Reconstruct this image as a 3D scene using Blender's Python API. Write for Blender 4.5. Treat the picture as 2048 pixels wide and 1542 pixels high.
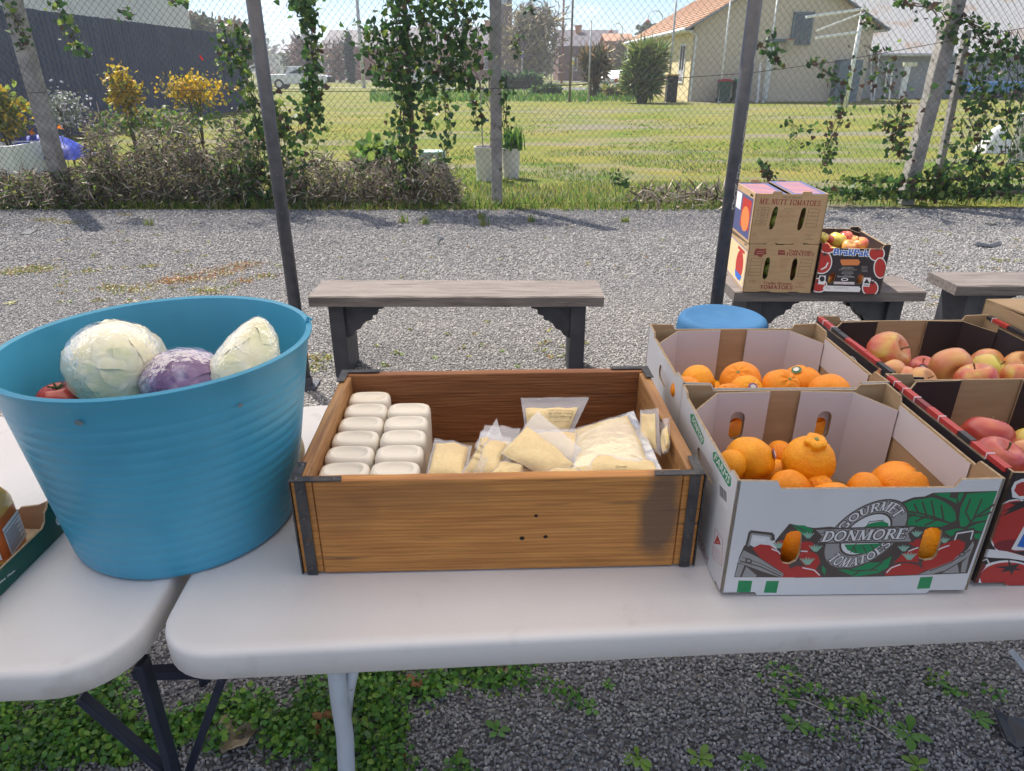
import bpy, math, random
import numpy as np
from mathutils import Vector, Matrix, noise
from mathutils.geometry import delaunay_2d_cdt
random.seed(7); rng = np.random.default_rng(7)
R = math.radians; PI = math.pi
sc = bpy.context.scene
for o in list(bpy.data.objects): bpy.data.objects.remove(o)
col = sc.collection

# ------------------------------------------------------------------ camera
FPX, CAMZ, VH = 1380.0, 1.45, 140.0
PITCH = math.atan((771 - VH) / FPX); CP, SP = math.cos(PITCH), math.sin(PITCH)
cd = bpy.data.cameras.new('camera'); cam = bpy.data.objects.new('camera', cd); col.objects.link(cam)
cd.sensor_width = 36; cd.lens = 36 * FPX / 2048; cd.clip_start = .02; cd.clip_end = 3000
cam.location = (0, 0, CAMZ); cam.rotation_euler = (PI / 2 - PITCH, 0, 0); sc.camera = cam

# ------------------------------------------------------------------ sun, sky, exposure
SUN_EL, SUN_AZ = R(56), R(-38)            # azimuth measured from +Y towards +X: the sun stands behind the yard, to the left
sdir = Vector((math.sin(SUN_AZ) * math.cos(SUN_EL), math.cos(SUN_AZ) * math.cos(SUN_EL), math.sin(SUN_EL)))
sl = bpy.data.lights.new('sun', 'SUN'); sl.energy = 4.0; sl.angle = R(.6); sl.color = (1, .94, .84)
so = bpy.data.objects.new('sun', sl); col.objects.link(so); so.location = (-20, 30, 30)
so.rotation_euler = sdir.to_track_quat('Z', 'Y').to_euler()
w = bpy.data.worlds.new('World'); sc.world = w; w.use_nodes = True
nt = w.node_tree; nt.nodes.clear()
def N(t, typ, **k):
    n = t.nodes.new(typ)
    for a, b in k.items(): setattr(n, a, b)
    return n
sky = N(nt, 'ShaderNodeTexSky', sky_type='NISHITA', sun_disc=False, sun_elevation=SUN_EL, sun_rotation=SUN_AZ % (2 * PI), air_density=.8, dust_density=.0, ozone_density=4.0)
tc = N(nt, 'ShaderNodeTexCoord'); mp = N(nt, 'ShaderNodeMapping'); mp.inputs['Scale'].default_value = (3.2, 3.2, 9.0); mp.inputs['Location'].default_value = (.35, .1, .2)
nz = N(nt, 'ShaderNodeTexNoise'); nz.inputs['Scale'].default_value = 1.6; nz.inputs['Detail'].default_value = 7; nz.inputs['Roughness'].default_value = .55
rp = N(nt, 'ShaderNodeValToRGB'); rp.color_ramp.elements[0].position = .48; rp.color_ramp.elements[1].position = .68
mx = N(nt, 'ShaderNodeMix', data_type='RGBA'); mx.inputs['B'].default_value = (8.6, 8.7, 8.9, 1)
bg = N(nt, 'ShaderNodeBackground'); bg.inputs['Strength'].default_value = .07; wo = N(nt, 'ShaderNodeOutputWorld')
L = nt.links.new
L(tc.outputs['Generated'], mp.inputs['Vector']); L(mp.outputs['Vector'], nz.inputs['Vector']); L(nz.outputs['Fac'], rp.inputs['Fac'])
L(rp.outputs['Color'], mx.inputs['Factor']); L(sky.outputs['Color'], mx.inputs['A']); L(mx.outputs['Result'], bg.inputs['Color']); L(bg.outputs['Background'], wo.inputs['Surface'])
vs = sc.view_settings; vs.view_transform = 'Standard'; vs.look = 'None'; vs.exposure = 1.3; vs.gamma = 1; vs.use_curve_mapping = False
sc.render.engine = 'CYCLES'
try:
    cy = sc.cycles; cy.max_bounces = 8; cy.transparent_max_bounces = 16; cy.diffuse_bounces = 3; cy.glossy_bounces = 3; cy.volume_bounces = 0; cy.sample_clamp_indirect = 8
except Exception: pass

# ------------------------------------------------------------------ helpers: pixel of the photo -> point in the place
def ray(u, v):
    x = (u - 1024) / FPX; y = -(v - 771) / FPX
    return Vector((x, CP + y * SP, -SP + y * CP))
def at(u, v, z=0.0):
    d = ray(u, v); return Vector((0, 0, CAMZ)) + d * ((z - CAMZ) / d.z)
def aty(u, v, Y):
    d = ray(u, v); return Vector((0, 0, CAMZ)) + d * (Y / d.y)
def onplane(u, v, O, n):
    d = ray(u, v); c = Vector((0, 0, CAMZ)); return c + d * ((O - c).dot(n) / d.dot(n))
V = Vector

# ------------------------------------------------------------------ helpers: materials
MATS = {}
def lin(c):
    return tuple((x / 255 / 12.92 if x / 255 <= .04045 else ((x / 255 + .055) / 1.055) ** 2.4) for x in c)
def M(name, c, c2=None, scale=5, rough=.6, bump=0, bscale=None, metal=0, spec=.5, stretch=(1, 1, 1), detail=5, lo=.35, hi=.65, trans=0, sheen=0, bdist=.01, coat=0, rvar=0, c3=None, scale3=2, lo3=.55, hi3=.7, st3=(1, 1, 1), wave=None, sub=0):
    if name in MATS: return MATS[name]
    m = bpy.data.materials.new(name); m.use_nodes = True; t = m.node_tree; t.nodes.clear(); L = t.links.new
    out = N(t, 'ShaderNodeOutputMaterial'); b = N(t, 'ShaderNodeBsdfPrincipled'); L(b.outputs[0], out.inputs['Surface'])
    b.inputs['Roughness'].default_value = rough; b.inputs['Metallic'].default_value = metal; b.inputs['Specular IOR Level'].default_value = spec
    if coat: b.inputs['Coat Weight'].default_value = coat; b.inputs['Coat Roughness'].default_value = .15
    if sub: b.inputs['Subsurface Weight'].default_value = sub; b.inputs['Subsurface Radius'].default_value = (.01, .006, .003); b.inputs['Subsurface Scale'].default_value = 1
    b.inputs['Base Color'].default_value = (*c, 1); cs = None
    tcn = N(t, 'ShaderNodeTexCoord'); mpn = N(t, 'ShaderNodeMapping'); mpn.inputs['Scale'].default_value = stretch; L(tcn.outputs['Object'], mpn.inputs['Vector'])
    if c2 is not None:
        n1 = N(t, 'ShaderNodeTexNoise'); n1.inputs['Scale'].default_value = scale; n1.inputs['Detail'].default_value = detail; L(mpn.outputs['Vector'], n1.inputs['Vector'])
        r1 = N(t, 'ShaderNodeValToRGB'); e = r1.color_ramp.elements; e[0].position = lo; e[0].color = (*c, 1); e[1].position = hi; e[1].color = (*c2, 1)
        L(n1.outputs['Fac'], r1.inputs['Fac']); cs = r1.outputs['Color']
        if wave:
            wn = N(t, 'ShaderNodeTexWave', wave_type='BANDS', bands_direction='Z'); wn.inputs['Scale'].default_value = wave[0]; wn.inputs['Distortion'].default_value = wave[1]; wn.inputs['Detail'].default_value = 3; wn.inputs['Detail Scale'].default_value = 1.5
            L(mpn.outputs['Vector'], wn.inputs['Vector'])
            mw = N(t, 'ShaderNodeMix', data_type='RGBA', blend_type='MULTIPLY'); mw.inputs['Factor'].default_value = wave[2]
            L(cs, mw.inputs['A']); L(wn.outputs['Color'], mw.inputs['B']); cs = mw.outputs['Result']
        if rvar:
            mr = N(t, 'ShaderNodeMapRange'); mr.inputs['To Min'].default_value = max(.02, rough - rvar); mr.inputs['To Max'].default_value = min(1, rough + rvar); L(n1.outputs['Fac'], mr.inputs['Value']); L(mr.outputs[0], b.inputs['Roughness'])
    if c3 is not None:
        mp3 = N(t, 'ShaderNodeMapping'); mp3.inputs['Scale'].default_value = st3; mp3.inputs['Location'].default_value = (3.1, 1.7, .4); L(tcn.outputs['Object'], mp3.inputs['Vector'])
        n3 = N(t, 'ShaderNodeTexNoise'); n3.inputs['Scale'].default_value = scale3; n3.inputs['Detail'].default_value = 7; L(mp3.outputs['Vector'], n3.inputs['Vector'])
        r3 = N(t, 'ShaderNodeValToRGB'); r3.color_ramp.elements[0].position = lo3; r3.color_ramp.elements[1].position = hi3; L(n3.outputs['Fac'], r3.inputs['Fac'])
        m3 = N(t, 'ShaderNodeMix', data_type='RGBA'); m3.inputs['B'].default_value = (*c3, 1); L(r3.outputs['Color'], m3.inputs['Factor'])
        if cs: L(cs, m3.inputs['A'])
        else: m3.inputs['A'].default_value = (*c, 1)
        cs = m3.outputs['Result']
    if cs: L(cs, b.inputs['Base Color'])
    if bump:
        n2 = N(t, 'ShaderNodeTexNoise'); n2.inputs['Scale'].default_value = bscale or scale * 3; n2.inputs['Detail'].default_value = 4; L(mpn.outputs['Vector'], n2.inputs['Vector'])
        bp = N(t, 'ShaderNodeBump'); bp.inputs['Strength'].default_value = bump; bp.inputs['Distance'].default_value = bdist; L(n2.outputs['Fac'], bp.inputs['Height']); L(bp.outputs['Normal'], b.inputs['Normal'])
    if trans:
        tr = N(t, 'ShaderNodeBsdfTranslucent'); ms = N(t, 'ShaderNodeMixShader'); ms.inputs['Fac'].default_value = trans
        if cs: L(cs, tr.inputs['Color'])
        else: tr.inputs['Color'].default_value = (*c, 1)
        L(b.outputs[0], ms.inputs[1]); L(tr.outputs[0], ms.inputs[2]); L(ms.outputs[0], out.inputs['Surface'])
    MATS[name] = m; return m
def film(name, white=.12, gloss=.25, rough=.12, tint=(1, 1, 1), bump=.3, bscale=40, gf=.3):
    m = bpy.data.materials.new(name); m.use_nodes = True; t = m.node_tree; t.nodes.clear(); L = t.links.new
    out = N(t, 'ShaderNodeOutputMaterial'); tp = N(t, 'ShaderNodeBsdfTransparent'); tp.inputs['Color'].default_value = (*tint, 1)
    df = N(t, 'ShaderNodeBsdfDiffuse'); df.inputs['Color'].default_value = (.9, .88, .9, 1); gl = N(t, 'ShaderNodeBsdfGlossy'); gl.inputs['Roughness'].default_value = rough
    fr = N(t, 'ShaderNodeLayerWeight'); fr.inputs['Blend'].default_value = gloss
    a = N(t, 'ShaderNodeMixShader'); a.inputs['Fac'].default_value = white; c = N(t, 'ShaderNodeMixShader')
    n2 = N(t, 'ShaderNodeTexNoise'); n2.inputs['Scale'].default_value = bscale; tcn = N(t, 'ShaderNodeTexCoord'); L(tcn.outputs['Object'], n2.inputs['Vector'])
    bp = N(t, 'ShaderNodeBump'); bp.inputs['Strength'].default_value = bump; bp.inputs['Distance'].default_value = .004; L(n2.outputs['Fac'], bp.inputs['Height'])
    L(bp.outputs['Normal'], gl.inputs['Normal']); L(bp.outputs['Normal'], fr.inputs['Normal'])
    L(tp.outputs[0], a.inputs[1]); L(df.outputs[0], a.inputs[2]); L(a.outputs[0], c.inputs[1]); L(gl.outputs[0], c.inputs[2]); mf = N(t, 'ShaderNodeMath', operation='MULTIPLY'); mf.inputs[1].default_value = gf; L(fr.outputs['Fresnel'], mf.inputs[0]); L(mf.outputs[0], c.inputs['Fac']); L(c.outputs[0], out.inputs['Surface'])
    MATS[name] = m; return m

# ------------------------------------------------------------------ helpers: objects
def tag(o, label=None, cat=None, group=None, kind=None):
    if label: o['label'] = label
    if cat: o['category'] = cat
    if group: o['group'] = group
    if kind: o['kind'] = kind
    return o
def thing(name, loc, label, cat, group=None, rz=0, rot=None):
    o = bpy.data.objects.new(name, None); col.objects.link(o); o.empty_display_size = .05
    o.location = loc; o.rotation_euler = rot or (0, 0, rz)
    return tag(o, label, cat, group)
def copy_tree(o, parent=None):
    c = o.copy(); col.objects.link(c); c.parent = parent
    for ch in list(o.children): copy_tree(ch, c)
    return c
class MB:
    def __init__(s): s.v = []; s.f = []; s.m = []
    def add(s, vs, fs, mi=0):
        k = len(s.v); s.v += [tuple(p) for p in vs]; s.f += [tuple(i + k for i in f) for f in fs]; s.m += [mi] * len(fs); return s
    def box(s, c, d, rz=0, mi=0, mat=None):
        x, y, z = d[0] / 2, d[1] / 2, d[2] / 2
        P = [V((a * x, b * y, e * z)) for e in (-1, 1) for b in (-1, 1) for a in (-1, 1)]
        T = mat or Matrix.Rotation(rz, 3, 'Z')
        return s.add([T @ p + V(c) for p in P], [(0, 2, 3, 1), (4, 5, 7, 6), (0, 1, 5, 4), (2, 6, 7, 3), (0, 4, 6, 2), (1, 3, 7, 5)], mi)
    def bar(s, a, b, w, h, mi=0, up=(0, 0, 1)):
        a, b = V(a), V(b); d = b - a; z = d.normalized(); x = V(up).cross(z)
        if x.length < 1e-4: x = V((1, 0, 0)).cross(z)
        x.normalize(); y = z.cross(x); T = Matrix((x, y, z)).transposed()
        return s.box((a + b) / 2, (w, h, d.length), mi=mi, mat=T)
    def tube(s, path, r, n=8, mi=0, cap=True):
        path = [V(p) for p in path]; rs = r if isinstance(r, (list, tuple)) else [r] * len(path); rings = []
        for i, p in enumerate(path):
            d = (path[min(i + 1, len(path) - 1)] - path[max(i - 1, 0)]).normalized()
            x = d.cross(V((0, 0, 1)) if abs(d.z) < .9 else V((1, 0, 0))).normalized(); y = d.cross(x)
            rings.append([p + (x * math.cos(2 * PI * k / n) + y * math.sin(2 * PI * k / n)) * rs[i] for k in range(n)])
        return s.loft(rings, mi, cap)
    def loft(s, rings, mi=0, cap=True, flip=False):
        n = len(rings[0]); vs = [p for r in rings for p in r]; fs = []
        for i in range(len(rings) - 1):
            for k in range(n):
                a, b = i * n + k, i * n + (k + 1) % n; q = (a, b, b + n, a + n); fs.append(q[::-1] if flip else q)
        if cap:
            fs.append(tuple(range(n))[::-1] if not flip else tuple(range(n))); l = (len(rings) - 1) * n; fs.append(tuple(range(l, l + n)) if not flip else tuple(range(l, l + n))[::-1])
        return s.add(vs, fs, mi)
    def lathe(s, prof, n=24, c=(0, 0, 0), mi=0, cap=True, sx=1, sy=1):
        return s.loft([[V((c[0] + r * math.cos(2 * PI * k / n) * sx, c[1] + r * math.sin(2 * PI * k / n) * sy, c[2] + z)) for k in range(n)] for r, z in prof], mi, cap)
    def poly(s, pts, mi=0): return s.add(pts, [tuple(range(len(pts)))], mi)
    def prism(s, pts, vec, mi=0):
        n = len(pts); P = [V(p) for p in pts]; Q = [p + V(vec) for p in P]
        return s.add(P + Q, [tuple(range(n))[::-1], tuple(range(n, 2 * n))] + [(k, (k + 1) % n, (k + 1) % n + n, k + n) for k in range(n)], mi)
    def grid(s, fn, nu, nv, mi=0, wrap=False):
        vs = [fn(i / nu, j / nv) for j in range(nv + 1) for i in range(nu + 1)]
        return s.add(vs, [(j * (nu + 1) + i, j * (nu + 1) + i + 1, (j + 1) * (nu + 1) + i + 1, (j + 1) * (nu + 1) + i) for j in range(nv) for i in range(nu)], mi)
    def build(s, name, mats, parent=None, smooth=False, org=None, bevel=0, auto=None):
        me = bpy.data.meshes.new(name); v = s.v
        if org is not None: o_ = V(org); v = [(p[0] - o_.x, p[1] - o_.y, p[2] - o_.z) for p in v]
        me.from_pydata(v, [], s.f); mats = mats if isinstance(mats, (list, tuple)) else [mats]
        for m in mats: me.materials.append(m)
        me.polygons.foreach_set('material_index', s.m)
        if smooth: me.polygons.foreach_set('use_smooth', [True] * len(s.f))
        me.update(); o = bpy.data.objects.new(name, me); col.objects.link(o); o.parent = parent
        if auto is not None:
            me.polygons.foreach_set('use_smooth', [True] * len(s.f)); me.set_sharp_from_angle(angle=R(auto))
        if bevel:
            md = o.modifiers.new('bevel', 'BEVEL'); md.width = bevel; md.segments = 2; md.limit_method = 'ANGLE'; md.angle_limit = R(40)
        return o
def npmesh(name, verts, faces, mats, mi=None, parent=None, smooth=False):
    """verts (n,3), faces (m,k) arrays"""
    me = bpy.data.meshes.new(name); k = faces.shape[1]; m = len(faces)
    me.vertices.add(len(verts)); me.vertices.foreach_set('co', np.asarray(verts, np.float32).ravel())
    me.loops.add(m * k); me.loops.foreach_set('vertex_index', faces.astype(np.int32).ravel())
    me.polygons.add(m); me.polygons.foreach_set('loop_start', np.arange(0, m * k, k, dtype=np.int32))
    for x in (mats if isinstance(mats, (list, tuple)) else [mats]): me.materials.append(x)
    if mi is not None: me.polygons.foreach_set('material_index', np.asarray(mi, np.int32))
    if smooth: me.polygons.foreach_set('use_smooth', np.ones(m, bool))
    me.update(calc_edges=True); me.validate()
    o = bpy.data.objects.new(name, me); col.objects.link(o); o.parent = parent; return o
def frames(n, up=None, tilt=1.0):
    """n random orthonormal frames; normals spread about `up` when given"""
    d = rng.normal(size=(n, 3))
    if up is not None: d = d * tilt + np.asarray(up)
    d /= np.linalg.norm(d, axis=1)[:, None]
    a = rng.normal(size=(n, 3)); a -= (a * d).sum(1)[:, None] * d; a /= np.linalg.norm(a, axis=1)[:, None]
    return a, np.cross(d, a), d
LEAF = np.array([(0, 0, 0), (.32, .28, .06), (.26, .72, .04), (0, 1, -.06), (-.26, .72, .04), (-.32, .28, .06)])
IVY = np.array([(0, .06, 0), (.42, -.02, .05), (.5, .38, .08), (0, 1, -.08), (-.5, .38, .08), (-.42, -.02, .05)])
BLADE = np.array([(-.04, 0, 0), (.04, 0, 0), (.03, .55, .05), (0, 1, .22), (-.03, .55, .05), (-.04, .2, .01)])
def leaves(name, pts, size, mats, parent=None, up=None, tilt=1.0, shape=LEAF, var=.4, weights=None, org=None):
    pts = np.asarray(pts, float); n = len(pts)
    if org is not None: pts = pts - np.asarray(org)
    a, b, d = frames(n, up, tilt); sz = np.broadcast_to(np.asarray(size, float), (n,)) * (1 + var * rng.uniform(-1, 1, n)); k = len(shape)
    vs = pts[:, None, :] + sz[:, None, None] * (shape[None, :, 0:1] * a[:, None] + (shape[None, :, 1:2]) * b[:, None] + shape[None, :, 2:3] * d[:, None])
    base = np.arange(n)[:, None] * k
    if k == 6: loc = np.array([[0, 1, 2, 3], [0, 3, 4, 5]])
    f = (base[:, None, :] + loc[None]).reshape(-1, 4)
    mi = np.repeat(rng.choice(len(mats), n, p=weights), 2) if len(mats) > 1 else None
    return npmesh(name, vs.reshape(-1, 3), f, mats, mi, parent)
def grass(name, pts, h, mats, parent=None, lean=.35, wd=.012, weights=None, org=None):
    pts = np.asarray(pts, float); n = len(pts)
    if org is not None: pts = pts - np.asarray(org)
    th = rng.uniform(0, 2 * PI, n); hh = np.broadcast_to(np.asarray(h, float), (n,)) * rng.uniform(.5, 1.3, n); le = rng.uniform(.1, 1, n) * lean * hh
    dx = np.c_[np.cos(th), np.sin(th), 0 * th]; sx = np.c_[-np.sin(th), np.cos(th), 0 * th]; up = np.array([0, 0, 1.0])
    def lv(t, w): return pts + dx * (le * t * t)[:, None] + up * (hh * t)[:, None] + sx * w
    W = wd * rng.uniform(.6, 1.3, n)[:, None] / 2
    vs = np.stack([lv(0, -W), lv(0, W), lv(.55, W * .8), lv(1, W * .05), lv(1, -W * .05), lv(.55, -W * .8)], 1)
    f = (np.arange(n)[:, None, None] * 6 + np.array([[0, 1, 2, 5], [5, 2, 3, 4]])[None]).reshape(-1, 4)
    mi = np.repeat(rng.choice(len(mats), n, p=weights), 2) if len(mats) > 1 else None
    return npmesh(name, vs.reshape(-1, 3), f, mats, mi, parent)
def circ(n, r=1, a0=0): return [(r * math.cos(a0 + 2 * PI * k / n), r * math.sin(a0 + 2 * PI * k / n)) for k in range(n)]

# ------------------------------------------------------------------ helpers: flat print on a panel
def glyphs(txt, res=2):
    c = bpy.data.curves.new('t', 'FONT'); c.body = txt; c.resolution_u = res; o = bpy.data.objects.new('t', c)
    me = bpy.data.meshes.new_from_object(o); P = [[(me.vertices[i].co.x, me.vertices[i].co.y) for i in p.vertices] for p in me.polygons]
    bpy.data.objects.remove(o); bpy.data.curves.remove(c); bpy.data.meshes.remove(me); return P
_T, _t, _s = .2, .085, .07
def serif(ch):
    """own serif capitals: list of (polyline, width) in a unit-high cell, and the cell's width"""
    S = []
    def st(x, y0=0, y1=1, w=_T, x1=None):
        x1 = x if x1 is None else x1; S.append(([(x, y0), (x1, y1)], w))
        if y0 == 0: S.append(([(x - w * .5 - .1, .035), (x + w * .5 + .1, .035)], _s))
        if y1 == 1: S.append(([(x1 - w * .5 - .1, .965), (x1 + w * .5 + .1, .965)], _s))
    def arc(cx, cy, rx, ry, a0, a1, w, n=10): S.append(([(cx + rx * math.cos(R(a0 + (a1 - a0) * k / n)), cy + ry * math.sin(R(a0 + (a1 - a0) * k / n))) for k in range(n + 1)], w))
    def hb(x0, x1, y, w=_t): S.append(([(x0, y), (x1, y)], w))
    wd = .8
    if ch == 'D': st(.2); hb(.2, .42, .96); hb(.2, .42, .04); arc(.42, .5, .34, .46, -90, 90, .16); wd = .88
    elif ch == 'O': arc(.45, .5, .35, .46, 0, 360, .15, 16); wd = .92
    elif ch == 'N': st(.17, w=.1); S.append(([(.15, .98), (.72, .02)], .19)); st(.74, w=.1); wd = .92
    elif ch == 'M': st(.16, w=.1); S.append(([(.16, .98), (.5, .05)], .18)); S.append(([(.5, .05), (.84, .98)], .09)); st(.86, w=.18); wd = 1.08
    elif ch == 'R': st(.2); hb(.2, .44, .96); hb(.2, .44, .5); arc(.44, .73, .2, .23, -90, 90, .14); S.append(([(.42, .5), (.78, .03)], .16)); wd = .86
    elif ch == 'E': st(.2); hb(.2, .66, .96); hb(.2, .52, .51); hb(.2, .7, .04); S += [([(.66, 1), (.66, .76)], .06), ([(.7, 0), (.7, .26)], .06), ([(.52, .4), (.52, .62)], .05)]; wd = .8
    elif ch == 'F': st(.2); hb(.2, .66, .96); hb(.2, .52, .51); S += [([(.66, 1), (.66, .76)], .06)]; wd = .74
    elif ch == 'T': st(.4, 0, .97); hb(.06, .74, .96); S += [([(.07, 1), (.07, .74)], .06), ([(.73, 1), (.73, .74)], .06)]; wd = .8
    elif ch == 'A': S += [([(.14, .02), (.43, .98)], .09), ([(.43, .98), (.74, .02)], .19)]; hb(.2, .66, .34); S += [([(.02, .035), (.26, .035)], _s), ([(.6, .035), (.9, .035)], _s)]; wd = .9
    elif ch == 'S': arc(.36, .73, .22, .23, 20, 270, .13); arc(.36, .27, .24, .23, 90, -160, .13); S += [([(.58, .98), (.58, .74)], .06), ([(.11, .02), (.11, .28)], .06)]; wd = .7
    elif ch == 'G': arc(.45, .5, .35, .46, 50, 320, .15, 14); S.append(([(.72, .05), (.72, .44)], .15)); hb(.56, .86, .44, .07); S.append(([(.72, .98), (.72, .74)], .06)); wd = .92
    elif ch == 'U': st(.18, .3, 1); S.append(([(.7, .3), (.7, 1)], .1)); hb(.58, .82, .965, _s); arc(.44, .32, .26, .28, 180, 360, .13); wd = .9
    elif ch == '.': S.append(([(.12, 0), (.12, .16)], .16)); wd = .3
    else: wd = .4
    return S, wd
def quads(pl, w, ext=0):
    out = []
    for (x0, y0), (x1, y1) in zip(pl, pl[1:]):
        d = math.hypot(x1 - x0, y1 - y0)
        if d < 1e-9: continue
        ex, ey = (x1 - x0) / d, (y1 - y0) / d; nx, ny = -ey * w / 2, ex * w / 2; k = ext + w * .12
        x0e, y0e, x1e, y1e = x0 - ex * k, y0 - ey * k, x1 + ex * k, y1 + ey * k
        out.append([(x0e - nx, y0e - ny), (x1e - nx, y1e - ny), (x1e + nx, y1e + ny), (x0e + nx, y0e + ny)])
    return out
class Art:
    """painter's stack of flat shapes on one panel; all shapes are cut into one sheet, colour of the topmost wins"""
    def __init__(s, outline, colour, px=None): s.P = []; s.holes = []; s.out = outline; s.px = px or (lambda u, v: (u, v)); s.base = colour; s.P.append((outline, colour))
    def poly(s, pts, c): s.P.append(([s.px(*p) for p in pts], c))
    def raw(s, pts, c): s.P.append((pts, c))
    def ell(s, cx, cy, rx, ry, c, rot=0, n=24):
        a = R(rot); s.poly([(cx + rx * x * math.cos(a) - ry * y * math.sin(a), cy + rx * x * math.sin(a) + ry * y * math.cos(a)) for x, y in circ(n)], c)
    def line(s, pts, w, c):
        for q in quads(pts, w): s.poly(q, c)
    def hole(s, pts): s.holes.append([s.px(*p) for p in pts])
    def _emit(s, polys, f, c):
        for q in polys: s.poly([f(x, y) for x, y in q], c)
    def sans(s, txt, quad, c, fat=0):
        """quad: photo points of the text box: bottom-left, bottom-right, top-right, top-left"""
        P = glyphs(txt); xs = [p[0] for q in P for p in q]; ys = [p[1] for q in P for p in q]; x0, x1, y0, y1 = min(xs), max(xs), min(ys), max(ys)
        bl, br, tr, tl = [V(q) for q in quad]
        def f(x, y):
            a, b = (x - x0) / (x1 - x0), (y - y0) / (y1 - y0); p = (bl * (1 - a) + br * a) * (1 - b) + (tl * (1 - a) + tr * a) * b; return (p.x, p.y)
        if fat:
            for k in range(4):
                ox, oy = fat * math.cos(k * PI / 2 + .6), fat * math.sin(k * PI / 2 + .6)
                s._emit(P, lambda x, y: (f(x, y)[0] + ox, f(x, y)[1] + oy), c)
        s._emit(P, f, c)
    def serif(s, txt, quad, c, edge=None, ew=.12, wt=1.0):
        bl, br, tr, tl = [V(q) for q in quad]; tot = sum(serif(ch)[1] for ch in txt)
        def run(col_, ext, grow):
            x = 0
            for ch in txt:
                S, wd = serif(ch)
                for pl, w in S:
                    for q in quads(pl, w * wt + grow, ext):
                        pts = []
                        for px, py in q:
                            a, b = (x + px) / tot, py; p = (bl * (1 - a) + br * a) * (1 - b) + (tl * (1 - a) + tr * a) * b; pts.append((p.x, p.y))
                        s.poly(pts, col_)
                x += wd
        if edge: run(edge, ew / 2, ew)
        run(c, 0, 0)
    def serif_arc(s, txt, f, c, edge=None, ew=.14):
        """f(a, b): a in 0..1 along the arc, b 0..1 across the letter height -> photo point"""
        tot = sum(serif(ch)[1] for ch in txt)
        def run(col_, ext, grow):
            x = 0
            for ch in txt:
                S, wd = serif(ch)
                for pl, w in S:
                    for q in quads(pl, w + grow, ext): s.poly([f((x + px) / tot, py) for px, py in q], col_)
                x += wd
        if edge: run(edge, ew / 2, ew)
        run(c, 0, 0)
    def build(s, name, O, ux, uz, n, th, mats, back, edge, parent=None, org=None, K=1000.0):
        """mats: dict colour -> material"""
        def ccw(p):
            a = sum(p[i][0] * p[(i + 1) % len(p)][1] - p[(i + 1) % len(p)][0] * p[i][1] for i in range(len(p))); return p if a > 0 else p[::-1]
        vs, fs = [], []
        for p in [q for q, _ in s.P] + s.holes:
            p = ccw(p); k = len(vs); vs += [Vector((x * K, y * K)) for x, y in p]; fs.append(list(range(k, k + len(p))))
        ov, oe, of, _, _, oid = delaunay_2d_cdt(vs, [], fs, 0, 1e-4)
        nh = len(s.P); cols = list(dict.fromkeys([c for _, c in s.P])); ml = [mats[c] for c in cols] + [back, edge]
        b = MB(); O, ux, uz, n = V(O), V(ux), V(uz), V(n)
        T = lambda x, y, d=0: O + ux * x + uz * y - n * d
        F, Fm, Bk = [], [], []; SH = [q for q, _ in s.P] + s.holes
        BB = [(min(x for x, _ in q) * K, max(x for x, _ in q) * K, min(y for _, y in q) * K, max(y for _, y in q) * K) for q in SH]
        def inside(k, x, y):
            bb = BB[k]
            if x < bb[0] or x > bb[1] or y < bb[2] or y > bb[3]: return False
            q = SH[k]; r_ = False; x /= K; y /= K; x1, y1 = q[-1]
            for x0, y0 in q:
                if (y0 > y) != (y1 > y) and x < (x1 - x0) * (y - y0) / (y1 - y0) + x0: r_ = not r_
                x1, y1 = x0, y0
            return r_
        for f, ids in zip(of, oid):
            if not ids: continue
            cx = sum(ov[i].x for i in f) / 3; cy = sum(ov[i].y for i in f) / 3
            k = next((k for k in sorted(ids, reverse=True) if inside(k, cx, cy)), -1)     # topmost shape over the triangle's centre
            if k < 0 or k >= nh or not inside(0, cx, cy): continue
            F.append(tuple(f)); Fm.append(cols.index(s.P[k][1])); Bk.append(tuple(f)[::-1])
        nv = len(ov); b.v = [tuple(T(p.x / K, p.y / K)) for p in ov] + [tuple(T(p.x / K, p.y / K, th)) for p in ov]
        b.f = F + [tuple(i + nv for i in f) for f in Bk]; b.m = Fm + [len(cols)] * len(Bk)
        for lp, sg in [(s.out, 1)] + [(h, -1) for h in s.holes]:
            lp = ccw(lp)[::sg]; m = len(lp)
            b.add([T(*p) for p in lp] + [T(*p, th) for p in lp], [(k, k + m, (k + 1) % m + m, (k + 1) % m) for k in range(m)], len(cols) + 1)
        return b.build(name, ml, parent, org=org)
def slot(cx, cy, w, h, n=6):
    """vertical/horizontal hand hole"""
    r = min(w, h) / 2; out = []
    if h >= w: cs = [(cx, cy + h / 2 - r, 0), (cx, cy - h / 2 + r, PI)]
    else: cs = [(cx - w / 2 + r, cy, PI / 2), (cx + w / 2 - r, cy, -PI / 2)]
    for x, y, a in cs: out += [(x + r * math.cos(a + PI * k / n), y + r * math.sin(a + PI * k / n)) for k in range(n + 1)]
    return out
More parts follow.
